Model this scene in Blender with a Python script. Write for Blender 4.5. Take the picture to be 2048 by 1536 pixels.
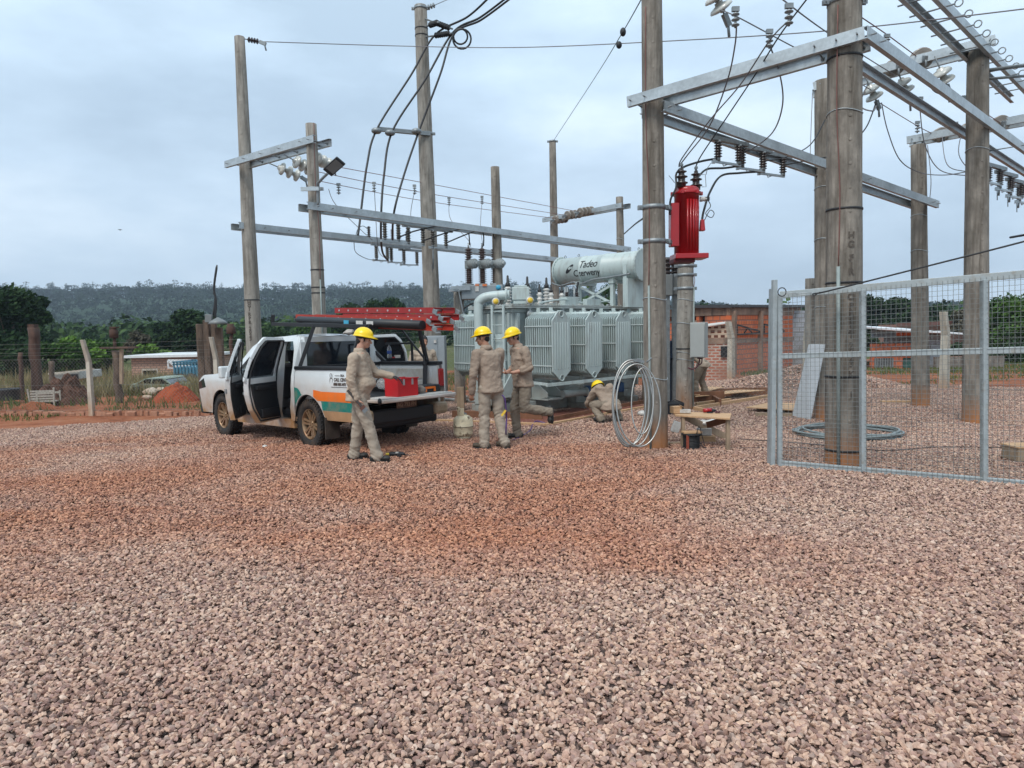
import bpy, bmesh, math, random
import numpy as np
from mathutils import Vector, Matrix, noise
for _o in list(bpy.data.objects): bpy.data.objects.remove(_o)
S = bpy.context.scene
R = math.radians
# ---------------------------------------------------------------- camera
CAM_H, FPX = 1.75, 1421.0
PITCH, ROLL = math.atan(113/FPX), R(1.03)
Fv = Vector((0, math.cos(PITCH), -math.sin(PITCH)))
_r0 = Vector((1,0,0)); _u0 = Vector((0, math.sin(PITCH), math.cos(PITCH)))
Rv = _r0*math.cos(ROLL) - _u0*math.sin(ROLL)
Uv = _r0*math.sin(ROLL) + _u0*math.cos(ROLL)
CP = Vector((0,0,CAM_H))
cd = bpy.data.cameras.new('camera'); cam = bpy.data.objects.new('camera', cd)
S.collection.objects.link(cam); S.camera = cam
cam.matrix_world = Matrix(((Rv.x,Uv.x,-Fv.x,CP.x),(Rv.y,Uv.y,-Fv.y,CP.y),(Rv.z,Uv.z,-Fv.z,CP.z),(0,0,0,1)))
cd.sensor_fit = 'HORIZONTAL'; cd.sensor_width = 36; cd.lens = 36*FPX/2048
cd.clip_start = .05; cd.clip_end = 6000
# ---------------------------------------------------------------- sky, sun, exposure
SUN_EL, SUN_AZ = R(52), R(-35)          # azimuth measured from +Y towards +X
W = bpy.data.worlds.new('World'); S.world = W; W.use_nodes = True
nt = W.node_tree; nt.nodes.clear()
def N(t, typ, **k):
    n = t.nodes.new(typ)
    for a, v in k.items(): setattr(n, a, v)
    return n
out = N(nt,'ShaderNodeOutputWorld'); bg = N(nt,'ShaderNodeBackground'); bg.inputs['Strength'].default_value = .1
sky = N(nt,'ShaderNodeTexSky', sky_type='NISHITA', sun_disc=False, sun_elevation=SUN_EL, sun_rotation=SUN_AZ)
tc = N(nt,'ShaderNodeTexCoord'); mp = N(nt,'ShaderNodeMapping'); mp.inputs['Scale'].default_value = (1,1,2.6)
mp.inputs['Location'].default_value = (3.1,.4,.2)
n1 = N(nt,'ShaderNodeTexNoise'); n1.inputs['Scale'].default_value = 1.5; n1.inputs['Detail'].default_value = 7; n1.inputs['Roughness'].default_value=.55
cr = N(nt,'ShaderNodeValToRGB')
cr.color_ramp.elements[0].position=.36; cr.color_ramp.elements[0].color=(.37,.475,.575,1)
cr.color_ramp.elements[1].position=.64; cr.color_ramp.elements[1].color=(.70,.81,.89,1)
e=cr.color_ramp.elements.new(.5); e.color=(.50,.625,.735,1)
sc = N(nt,'ShaderNodeVectorMath', operation='SCALE'); sc.inputs['Scale'].default_value = 13.0
mx = N(nt,'ShaderNodeMix', data_type='RGBA'); mx.inputs['Factor'].default_value = .93
sep = N(nt,'ShaderNodeSeparateXYZ')
zr = N(nt,'ShaderNodeValToRGB')          # brighter high up, greyer band lower, as overcast skies are
zr.color_ramp.elements[0].position=0; zr.color_ramp.elements[0].color=(.93,.91,.91,1)
zr.color_ramp.elements[1].position=.6; zr.color_ramp.elements[1].color=(1.16,1.15,1.12,1)
e=zr.color_ramp.elements.new(.18); e.color=(.86,.86,.88,1)
e=zr.color_ramp.elements.new(.33); e.color=(.97,.98,1.0,1)
mul = N(nt,'ShaderNodeMix', data_type='RGBA', blend_type='MULTIPLY'); mul.inputs['Factor'].default_value=1
L = nt.links.new
L(tc.outputs['Generated'],mp.inputs[0]); L(mp.outputs[0],n1.inputs['Vector']); L(n1.outputs['Fac'],cr.inputs[0])
L(tc.outputs['Generated'],sep.inputs[0]); L(sep.outputs['Z'],zr.inputs[0])
L(cr.outputs[0],mul.inputs['A']); L(zr.outputs[0],mul.inputs['B']); L(mul.outputs['Result'],sc.inputs[0])
L(sky.outputs[0],mx.inputs['A']); L(sc.outputs[0],mx.inputs['B']); L(mx.outputs['Result'],bg.inputs[0]); L(bg.outputs[0],out.inputs[0])
sl = bpy.data.lights.new('sun','SUN'); sl.energy = 1.9; sl.angle = R(22); sl.color=(1,.96,.9)
so = bpy.data.objects.new('sun', sl); S.collection.objects.link(so)
_sd = Vector((math.sin(SUN_AZ)*math.cos(SUN_EL), math.cos(SUN_AZ)*math.cos(SUN_EL), math.sin(SUN_EL)))
_sd = Vector((-.45*math.cos(SUN_EL), -.89*math.cos(SUN_EL), math.sin(SUN_EL))).normalized()
sky.sun_rotation = math.atan2(_sd.x,_sd.y)
so.rotation_euler = _sd.to_track_quat('Z','Y').to_euler()
S.view_settings.view_transform='Standard'; S.view_settings.look='None'; S.view_settings.exposure=0.30; S.view_settings.gamma=1
S.render.resolution_x, S.render.resolution_y = 1024, 768
# ---------------------------------------------------------------- geometry helpers
def gz(x, y):
    q = -.727*(x+3)+.687*(y-10.6)
    return -.03*min(max(q,0),9)
def ray(px,py): return Fv*FPX + Rv*(px-1024) + Uv*(768-py)
def at(px,py,Y):
    d = ray(px,py); return CP + d*(Y/d.y)
def gp(px,py,z0=0):
    d = ray(px,py); z = 0
    for _ in range(12):
        t = (z+z0-CAM_H)/d.z; p = CP + d*t; z = gz(p.x,p.y)
    return Vector((p.x,p.y,z+z0))
def V(*a): return Vector(a)
class MB:
    def __init__(s): s.v=[]; s.f=[]; s.sm=[]; s.mi=[]; s.m=0
    def add(s, vs, fs, smooth=False):
        o=len(s.v); s.v+= [tuple(v) for v in vs]
        for f in fs: s.f.append([i+o for i in f]); s.sm.append(smooth); s.mi.append(s.m)
        return s
    def box(s,c,d,M=None,taper=1):
        c=Vector(c); x,y,z=[a/2 for a in d]; vs=[]
        for k in (-1,1):
            t = taper if k==1 else 1
            for (i,j) in ((-1,-1),(1,-1),(1,1),(-1,1)):
                p=Vector((i*x*t,j*y*t,k*z))
                if M is not None: p=M@p
                vs.append(c+p)
        return s.add(vs,[(3,2,1,0),(4,5,6,7),(0,1,5,4),(1,2,6,5),(2,3,7,6),(3,0,4,7)])
    def bb(s,x0,x1,y0,y1,z0,z1): return s.box(((x0+x1)/2,(y0+y1)/2,(z0+z1)/2),(x1-x0,y1-y0,z1-z0))
    def beam(s,a,b,w,h,up=(0,0,1)):
        a=Vector(a);b=Vector(b);d=(b-a);l=d.length;d.normalize();up=Vector(up)
        if abs(d.dot(up))>.98: up=Vector((0,1,0))
        y=up.cross(d).normalized(); z=d.cross(y)
        return s.box((a+b)/2,(l,w,h),Matrix((d,y,z)).transposed())
    def prism(s,pts,vec,smooth=False):
        pts=[Vector(p) for p in pts]; n=len(pts); vec=Vector(vec)
        vs=pts+[p+vec for p in pts]
        return s.add(vs,[tuple(range(n))[::-1],tuple(range(n,2*n))]+[(i,(i+1)%n,(i+1)%n+n,i+n) for i in range(n)],smooth)
    def tube(s,pts,r,n=8,smooth=True,closed=False):
        pts=[Vector(p) for p in pts]; m=len(pts); rs=r if isinstance(r,(list,tuple)) else [r]*m
        vs=[]; prev=None
        for i,p in enumerate(pts):
            if closed: t=pts[(i+1)%m]-pts[i-1]
            else: t=(pts[min(i+1,m-1)]-pts[max(i-1,0)])
            if t.length<1e-9: t=Vector((0,0,1))
            t.normalize()
            if prev is None: u=t.orthogonal().normalized()
            else:
                u=prev-t*prev.dot(t)
                u = u.normalized() if u.length>1e-6 else t.orthogonal().normalized()
            prev=u; w=t.cross(u)
            for k in range(n):
                a=2*math.pi*k/n; vs.append(p+(u*math.cos(a)+w*math.sin(a))*rs[i])
        fs=[]
        for i in range(m if closed else m-1):
            j=(i+1)%m
            for k in range(n): fs.append((i*n+k,i*n+(k+1)%n,j*n+(k+1)%n,j*n+k))
        s.add(vs,fs,smooth)
        if not closed:
            o=len(s.v)-m*n
            s.f.append([o+k for k in range(n)][::-1]); s.sm.append(False); s.mi.append(s.m)
            s.f.append([o+(m-1)*n+k for k in range(n)]); s.sm.append(False); s.mi.append(s.m)
        return s
    def lathe(s,prof,o=(0,0,0),ax=(0,0,1),n=16,smooth=True,caps=True):
        o=Vector(o);ax=Vector(ax).normalized();u=ax.orthogonal().normalized();w=ax.cross(u)
        vs=[];m=len(prof)
        for (r,z) in prof:
            for k in range(n):
                a=2*math.pi*k/n; vs.append(o+ax*z+(u*math.cos(a)+w*math.sin(a))*max(r,1e-4))
        fs=[(i*n+k,i*n+(k+1)%n,(i+1)*n+(k+1)%n,(i+1)*n+k) for i in range(m-1) for k in range(n)]
        if caps: fs.append(tuple(range(n))[::-1]); fs.append(tuple((m-1)*n+k for k in range(n)))
        return s.add(vs,fs,smooth)
    def ell(s,c,r,M=None,n=14,m=9):
        c=Vector(c); vs=[];
        if not isinstance(r,(tuple,list)): r=(r,r,r)
        for i in range(m+1):
            th=math.pi*i/m
            for k in range(n):
                a=2*math.pi*k/n
                p=Vector((r[0]*max(math.sin(th),.001)*math.cos(a),r[1]*max(math.sin(th),.001)*math.sin(a),-r[2]*math.cos(th)))
                if M is not None: p=M@p
                vs.append(c+p)
        fs=[(i*n+k,i*n+(k+1)%n,(i+1)*n+(k+1)%n,(i+1)*n+k) for i in range(m) for k in range(n)]
        fs.append(tuple(range(n))[::-1]); fs.append(tuple(m*n+k for k in range(n)))
        return s.add(vs,fs,True)
    def cap(s,a,b,ra,rb,n=12):
        a=Vector(a);b=Vector(b)
        s.ell(a,ra,n=n,m=8); s.ell(b,rb,n=n,m=8)
        return s.tube([a,(a+b)/2,b],[ra,(ra+rb)/2,rb],n=n)
    def grid(s,P,smooth=True,closed_u=False):
        nu=len(P); nv=len(P[0]); vs=[p for row in P for p in row]; fs=[]
        for i in range(nu if closed_u else nu-1):
            for j in range(nv-1): fs.append((i*nv+j,((i+1)%nu)*nv+j,((i+1)%nu)*nv+j+1,i*nv+j+1))
        return s.add(vs,fs,smooth)
    def loft(s,rings,n=18):      # rings: (center, rx, ry, tilt-matrix)
        vs=[]
        for (c,rx,ry) in rings:
            c=Vector(c)
            for k in range(n):
                a=2*math.pi*k/n; ca,sa=math.cos(a),math.sin(a)
                e=.85
                vs.append(c+Vector((rx*math.copysign(abs(ca)**e,ca),ry*math.copysign(abs(sa)**e,sa),0)))
        m=len(rings)
        fs=[(i*n+k,i*n+(k+1)%n,(i+1)*n+(k+1)%n,(i+1)*n+k) for i in range(m-1) for k in range(n)]
        fs.append(tuple(range(n))[::-1]); fs.append(tuple((m-1)*n+k for k in range(n)))
        return s.add(vs,fs,True)
    def mesh(s,name,inv=None):
        me=bpy.data.meshes.new(name)
        vs=s.v if inv is None else [tuple(inv@Vector(v)) for v in s.v]
        me.from_pydata(vs,[],s.f); me.polygons.foreach_set('use_smooth',s.sm); me.polygons.foreach_set('material_index',s.mi)
        me.update(); return me
def catmull(P,k=8,closed=False):
    P=[Vector(p) for p in P]; o=[]; n=len(P)
    for i in range(n if closed else n-1):
        if closed: a,b,c,d=P[i-1],P[i],P[(i+1)%n],P[(i+2)%n]
        else: a=P[max(i-1,0)];b=P[i];c=P[i+1];d=P[min(i+2,n-1)]
        for j in range(k):
            t=j/k; o.append(.5*((2*b)+(c-a)*t+(2*a-5*b+4*c-d)*t*t+(3*b-a-3*c+d)*t**3))
    if not closed: o.append(P[-1])
    return o
def setp(o,label=None,cat=None,group=None,kind=None):
    if label: o['label']=label
    if cat: o['category']=cat
    if group: o['group']=group
    if kind: o['kind']=kind
def thing(name,label,cat,loc=(0,0,0),rz=0,group=None):
    o=bpy.data.objects.new(name,None); S.collection.objects.link(o); o.empty_display_size=.1
    o.location=loc; o.rotation_euler=(0,0,rz); setp(o,label,cat,group); return o
def tmat(o): return Matrix.Translation(o.location)@o.rotation_euler.to_matrix().to_4x4()@Matrix.Diagonal((*o.scale,1))
def part(t,name,mb,m,label=None,world=True,bevel=0,parent=None):
    """child mesh; world=True: mb is in world coords, else in t's local coords. parent: sub-part's parent (its frame equals t's)"""
    inv = tmat(t).inverted() if world else None
    me=mb if isinstance(mb,bpy.types.Mesh) else mb.mesh(name,inv)
    ms=m if isinstance(m,(list,tuple)) else [m]
    me.materials.clear() if isinstance(mb,bpy.types.Mesh) and not mb.materials else None
    for x in ms: me.materials.append(x)
    o=bpy.data.objects.new(name,me); S.collection.objects.link(o); o.parent=parent or t
    if label: o['label']=label
    if bevel:
        b=o.modifiers.new('bevel','BEVEL'); b.width=bevel; b.segments=2; b.limit_method='ANGLE'; b.angle_limit=R(40)
    return o
def solo(name,mb,m,label,cat,base=None,group=None,kind=None,bevel=0):
    base=Vector(base) if base is not None else Vector((0,0,0))
    me=mb.mesh(name,Matrix.Translation(-base))
    for x in (m if isinstance(m,(list,tuple)) else [m]): me.materials.append(x)
    o=bpy.data.objects.new(name,me); S.collection.objects.link(o); o.location=base
    setp(o,label,cat,group,kind)
    if bevel:
        b=o.modifiers.new('bevel','BEVEL'); b.width=bevel; b.segments=2; b.limit_method='ANGLE'; b.angle_limit=R(40)
    return o
def dup(root,loc=None,rz=None,label=None,sub=True):
    r=root.copy(); S.collection.objects.link(r)
    if loc is not None: r.location=loc
    if rz is not None: r.rotation_euler=(0,0,rz)
    if label: r['label']=label
    for ch in list(root.children):
        c=ch.copy(); S.collection.objects.link(c); c.parent=r
        for g in list(ch.children):
            d=g.copy(); S.collection.objects.link(d); d.parent=c
    return r
def evalmesh(mb,mods,name='tmp'):
    me=mb.mesh(name); o=bpy.data.objects.new(name,me); S.collection.objects.link(o)
    for typ,kw in mods:
        m=o.modifiers.new(typ,typ)
        for k,v in kw.items(): setattr(m,k,v)
    dg=bpy.context.evaluated_depsgraph_get(); r=bpy.data.meshes.new_from_object(o.evaluated_get(dg))
    bpy.data.objects.remove(o); bpy.data.meshes.remove(me); return r
def textgeo(txt,size=1,ext=.0,align='LEFT',shear=0,spacing=1,weight=0,slices=0):
    c=bpy.data.curves.new('t','FONT'); c.body=txt; c.size=size; c.extrude=ext; c.align_x=align; c.shear=shear; c.space_character=spacing; c.offset=weight
    c.resolution_u=3
    o=bpy.data.objects.new('t',c); S.collection.objects.link(o)
    dg=bpy.context.evaluated_depsgraph_get(); me=bpy.data.meshes.new_from_object(o.evaluated_get(dg))
    if slices:
        bm=bmesh.new(); bm.from_mesh(me); z=-1.0*size
        while z<1.2*size:
            bmesh.ops.bisect_plane(bm,geom=bm.verts[:]+bm.edges[:]+bm.faces[:],plane_co=(0,z,0),plane_no=(0,1,0)); z+=slices
        bm.to_mesh(me); bm.free()
    vs=[v.co.copy() for v in me.vertices]; fs=[tuple(p.vertices) for p in me.polygons]
    bpy.data.objects.remove(o); bpy.data.meshes.remove(me); bpy.data.curves.remove(c); return vs,fs
# ---------------------------------------------------------------- materials
MC={}
def mat(name,col,rough=.6,metal=0,var=.12,scale=6,bump=.0,bscale=40,spec=None,dirt=None,streak=None,alpha=None,trans=0,coat=0,stretch=(1,1,1)):
    if name in MC: return MC[name]
    m=bpy.data.materials.new(name); m.use_nodes=True; t=m.node_tree; b=t.nodes['Principled BSDF']; l=t.links.new
    b.inputs['Roughness'].default_value=rough; b.inputs['Metallic'].default_value=metal
    if spec is not None: b.inputs['Specular IOR Level'].default_value=spec
    if trans: b.inputs['Transmission Weight'].default_value=trans
    if alpha: b.inputs['Alpha'].default_value=alpha
    if coat: b.inputs['Coat Weight'].default_value=coat
    tcn=N(t,'ShaderNodeTexCoord'); mpn=N(t,'ShaderNodeMapping'); mpn.inputs['Scale'].default_value=stretch
    l(tcn.outputs['Object'],mpn.inputs[0])
    cur=None
    nz=N(t,'ShaderNodeTexNoise'); nz.inputs['Scale'].default_value=scale; nz.inputs['Detail'].default_value=6; nz.inputs['Roughness'].default_value=.62
    l(mpn.outputs[0],nz.inputs['Vector'])
    rp=N(t,'ShaderNodeValToRGB'); rp.color_ramp.elements[0].position=.3; rp.color_ramp.elements[1].position=.7
    rp.color_ramp.elements[0].color=tuple(c*(1-var) for c in col)+(1,); rp.color_ramp.elements[1].color=tuple(min(1,c*(1+var)) for c in col)+(1,)
    l(nz.outputs['Fac'],rp.inputs[0]); cur=rp.outputs[0]
    for dd in (dirt,streak):
        if dd:   # (colour, noise scale, threshold lo, hi, stretch, zlo, zhi)
            dc,ds,lo,hi,st=dd[:5]
            mp2=N(t,'ShaderNodeMapping'); mp2.inputs['Scale'].default_value=st; mp2.inputs['Location'].default_value=(3.3,1.7,.6)
            l(tcn.outputs['Object'],mp2.inputs[0]); n2=N(t,'ShaderNodeTexNoise'); n2.inputs['Scale'].default_value=ds; n2.inputs['Detail'].default_value=7; n2.inputs['Roughness'].default_value=.65
            l(mp2.outputs[0],n2.inputs['Vector']); mr=N(t,'ShaderNodeMapRange'); mr.inputs['From Min'].default_value=lo; mr.inputs['From Max'].default_value=hi
            l(n2.outputs['Fac'],mr.inputs['Value']); fac=mr.outputs[0]
            if len(dd)>5:
                sp=N(t,'ShaderNodeSeparateXYZ'); l(tcn.outputs['Object'],sp.inputs[0]); m2=N(t,'ShaderNodeMapRange')
                m2.inputs['From Min'].default_value=dd[6]; m2.inputs['From Max'].default_value=dd[5]; l(sp.outputs['Z'],m2.inputs['Value'])
                ad=N(t,'ShaderNodeMath',operation='MULTIPLY'); mm=N(t,'ShaderNodeMath',operation='MULTIPLY_ADD'); mm.inputs[1].default_value=.75; mm.inputs[2].default_value=.25
                l(fac,mm.inputs[0]); l(mm.outputs[0],ad.inputs[0]); l(m2.outputs[0],ad.inputs[1]); fac=ad.outputs[0]
            mixn=N(t,'ShaderNodeMix',data_type='RGBA'); l(fac,mixn.inputs['Factor']); l(cur,mixn.inputs['A']); mixn.inputs['B'].default_value=tuple(dc)+(1,); cur=mixn.outputs['Result']
    l(cur,b.inputs['Base Color'])
    if bump:
        n3=N(t,'ShaderNodeTexNoise'); n3.inputs['Scale'].default_value=bscale; n3.inputs['Detail'].default_value=4; l(mpn.outputs[0],n3.inputs['Vector'])
        bp=N(t,'ShaderNodeBump'); bp.inputs['Strength'].default_value=bump; bp.inputs['Distance'].default_value=.02; l(n3.outputs['Fac'],bp.inputs['Height']); l(bp.outputs[0],b.inputs['Normal'])
    MC[name]=m; return m
M_cond_=None
def brickmat(name,c1,c2,mortar,bw=.25,bh=.12,ms=.012,ax='X',dirtc=(.12,.10,.08),dlo=.5,dhi=.75):
    if name in MC: return MC[name]
    m=bpy.data.materials.new(name); m.use_nodes=True; t=m.node_tree; b=t.nodes['Principled BSDF']; l=t.links.new; b.inputs['Roughness'].default_value=.9
    tcn=N(t,'ShaderNodeTexCoord'); sp=N(t,'ShaderNodeSeparateXYZ'); cb=N(t,'ShaderNodeCombineXYZ'); l(tcn.outputs['Object'],sp.inputs[0])
    sm=N(t,'ShaderNodeMath',operation='ADD'); l(sp.outputs['X'],sm.inputs[0]); l(sp.outputs['Y'],sm.inputs[1])
    l(sm.outputs[0],cb.inputs['X']); l(sp.outputs['Z'],cb.inputs['Y'])
    br=N(t,'ShaderNodeTexBrick'); br.inputs['Scale'].default_value=1; br.inputs['Brick Width'].default_value=bw; br.inputs['Row Height'].default_value=bh; br.inputs['Mortar Size'].default_value=ms
    br.inputs['Color1'].default_value=c1+(1,); br.inputs['Color2'].default_value=c2+(1,); br.inputs['Mortar'].default_value=mortar+(1,); l(cb.outputs[0],br.inputs['Vector'])
    nz=N(t,'ShaderNodeTexNoise'); nz.inputs['Scale'].default_value=.8; nz.inputs['Detail'].default_value=8; l(tcn.outputs['Object'],nz.inputs['Vector'])
    mr=N(t,'ShaderNodeMapRange'); mr.inputs['From Min'].default_value=dlo; mr.inputs['From Max'].default_value=dhi; l(nz.outputs['Fac'],mr.inputs['Value'])
    mx=N(t,'ShaderNodeMix',data_type='RGBA'); l(mr.outputs[0],mx.inputs['Factor']); l(br.outputs['Color'],mx.inputs['A']); mx.inputs['B'].default_value=dirtc+(1,)
    l(mx.outputs['Result'],b.inputs['Base Color'])
    bp=N(t,'ShaderNodeBump'); bp.inputs['Strength'].default_value=.5; bp.inputs['Distance'].default_value=.01; bp.invert=True; l(br.outputs['Fac'],bp.inputs['Height']); l(bp.outputs[0],b.inputs['Normal'])
    MC[name]=m; return m
M_conc=mat('weathered_concrete',(.20,.176,.150),.9,var=.32,scale=7,bump=.7,bscale=22,dirt=((.085,.07,.058),3,.45,.66,(4,4,.35)),streak=((.36,.33,.29),6,.55,.8,(2,2,.6)),stretch=(1,1,.5))
M_concp=mat('pale_concrete',(.28,.257,.225),.9,var=.26,scale=7,bump=.6,bscale=22,dirt=((.13,.11,.09),3,.46,.68,(4,4,.35)),streak=((.30,.14,.06),2,.35,.6,(3,3,1),0,.75),stretch=(1,1,.5))
M_concb=mat('pole_concrete_with_muddy_foot',(.225,.198,.168),.9,var=.32,scale=7,bump=.7,bscale=22,dirt=((.105,.088,.07),3,.44,.66,(4,4,.3)),streak=((.40,.16,.055),3,.2,.6,(3,3,1),0.05,.50),stretch=(1,1,.5))
M_galv=mat('galvanised_steel',(.45,.49,.51),.42,.55,var=.13,scale=22,bump=.03,bscale=60,dirt=((.27,.29,.30),2.5,.45,.8,(1,1,1)))
M_galvd=mat('dull_galvanised_steel',(.24,.26,.27),.5,.5,var=.2,scale=14)
M_gate=mat('gate_galvanised_tube',(.36,.40,.41),.55,.25,var=.15,scale=12,dirt=((.30,.26,.2),8,.55,.8,(1,1,1)))
M_blk=mat('black_rubber',(.018,.018,.02),.6,var=.2)
M_wire=mat('black_cable',(.02,.02,.022),.5,var=.1)
M_alw=mat('aluminium_conductor',(.19,.18,.19),.5,.4,var=.1)
M_cu=mat('copper_conductor',(.20,.085,.07),.5,.3,var=.1)
M_ins=mat('dark_porcelain',(.045,.032,.03),.25,var=.15,coat=.3)
M_insg=mat('grey_silicone',(.17,.18,.18),.45,var=.1)
M_insw=mat('white_porcelain',(.55,.53,.50),.25,var=.08,coat=.3,dirt=((.3,.27,.23),9,.5,.8,(1,1,1)))
M_insp=mat('pale_glass_disc',(.52,.52,.48),.22,var=.15,coat=.4)
M_tr=mat('pale_grey_enamel',(.43,.50,.49),.40,var=.06,scale=2,dirt=((.27,.27,.25),4,.52,.8,(2,2,.35)))
M_trd=mat('grey_enamel_dusty',(.36,.415,.405),.42,var=.08,scale=2,dirt=((.20,.13,.085),4,.35,.7,(1,1,1),-0.05,.75))
M_red=mat('red_enamel',(.36,.006,.010),.32,var=.12,scale=4,coat=.3)
M_wood=mat('raw_pine',(.50,.31,.17),.8,var=.22,scale=5,bump=.15,bscale=20,stretch=(1,6,6))
M_woodd=mat('damp_brown_timber',(.19,.085,.045),.8,var=.3,scale=5,bump=.15,bscale=20)
M_woodg=mat('weathered_timber',(.30,.22,.15),.85,var=.3,scale=5,bump=.2,bscale=20,stretch=(3,3,.6))
M_paint=mat('white_car_paint',(.62,.65,.66),.3,var=.04,scale=3,coat=.5,dirt=((.42,.22,.09),2.6,.30,.60,(1,1,1),.50,1.12))
M_paintd=mat('dusty_white_bed',(.52,.52,.49),.55,var=.1,scale=5,dirt=((.36,.27,.19),4,.5,.8,(1,1,1)))
M_dark=mat('black_plastic',(.012,.013,.016),.5,var=.2)
M_mesh=mat('galvanised_mesh_wire',(.20,.215,.21),.5,.3,var=.1)
M_glass=mat('dark_tinted_glass',(.012,.016,.022),.07,var=.1,coat=.5)
M_skin=mat('skin',(.46,.245,.17),.55,var=.1,scale=20)
M_skin2=mat('tanned_skin',(.38,.19,.12),.55,var=.1,scale=20)
M_hair=mat('black_hair',(.012,.01,.01),.7,var=.3,scale=60,bump=.4,bscale=200)
M_shirt=mat('khaki_work_shirt',(.40,.315,.24),.9,var=.13,scale=6,bump=.8,bscale=18)
M_shirt2=mat('brownish_work_shirt',(.31,.235,.18),.9,var=.13,scale=6,bump=.8,bscale=18)
M_trou=mat('grey_khaki_trousers',(.33,.272,.215),.9,var=.13,scale=5,bump=.8,bscale=16)
M_trou2=mat('olive_khaki_trousers',(.225,.182,.138),.9,var=.15,scale=5,bump=.8,bscale=16)
M_boot=mat('black_leather_boot',(.022,.02,.018),.6,var=.3,scale=30)
M_bootb=mat('brown_dusty_boot',(.06,.045,.03),.75,var=.3,scale=30)
M_helm=mat('yellow_helmet_plastic',(.90,.60,.0),.32,var=.02,coat=.2)
# ---------------------------------------------------------------- ground, gravel yard, hill
rnd=random.Random(7)
def sheet(name,x0,x1,y0,y1,nx,ny,dz,m,mask=None,extra=None):
    mb=MB(); idx={}
    for j in range(ny+1):
        for i in range(nx+1):
            x=x0+(x1-x0)*i/nx; y=y0+(y1-y0)*j/ny
            idx[i,j]=len(mb.v); mb.v.append((x,y,gz(x,y)+dz+(extra(x,y) if extra else 0)))
    for j in range(ny):
        for i in range(nx):
            if mask is None or mask((x0+(x1-x0)*(i+.5)/nx),(y0+(y1-y0)*(j+.5)/ny)):
                mb.f.append([idx[i,j],idx[i+1,j],idx[i+1,j+1],idx[i,j+1]]); mb.sm.append(True); mb.mi.append(0)
    return solo(name,mb,m,None,None,kind='structure')
# field ground with grass and red earth patches
def gmat(name,cols,scale,bump=.6,detail=8):
    m=bpy.data.materials.new(name); m.use_nodes=True; t=m.node_tree; b=t.nodes['Principled BSDF']; l=t.links.new; b.inputs['Roughness'].default_value=.95; b.inputs['Specular IOR Level'].default_value=.2
    g=N(t,'ShaderNodeNewGeometry'); nz=N(t,'ShaderNodeTexNoise'); nz.inputs['Scale'].default_value=scale; nz.inputs['Detail'].default_value=detail; nz.inputs['Roughness'].default_value=.7
    l(g.outputs['Position'],nz.inputs['Vector']); rp=N(t,'ShaderNodeValToRGB'); l(nz.outputs['Fac'],rp.inputs[0])
    el=rp.color_ramp.elements; el[0].position=cols[0][0]; el[0].color=cols[0][1]+(1,); el[1].position=cols[-1][0]; el[1].color=cols[-1][1]+(1,)
    for p,c in cols[1:-1]: q=el.new(p); q.color=c+(1,)
    l(rp.outputs[0],b.inputs['Base Color'])
    n2=N(t,'ShaderNodeTexNoise'); n2.inputs['Scale'].default_value=9; n2.inputs['Detail'].default_value=8; l(g.outputs['Position'],n2.inputs['Vector'])
    bp=N(t,'ShaderNodeBump'); bp.inputs['Strength'].default_value=bump; bp.inputs['Distance'].default_value=.12; l(n2.outputs['Fac'],bp.inputs['Height']); l(bp.outputs[0],b.inputs['Normal'])
    return m
M_field=gmat('meadow_soil',[(.3,(.10,.10,.035)),(.5,(.07,.085,.025)),(.7,(.16,.13,.06))],.35)
M_red_e=gmat('red_earth',[(.34,(.15,.045,.02)),(.52,(.27,.095,.045)),(.72,(.33,.15,.08))],1.1)
sheet('ground',-1500,1500,-60,2600,60,60,-.35,M_field)
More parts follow.
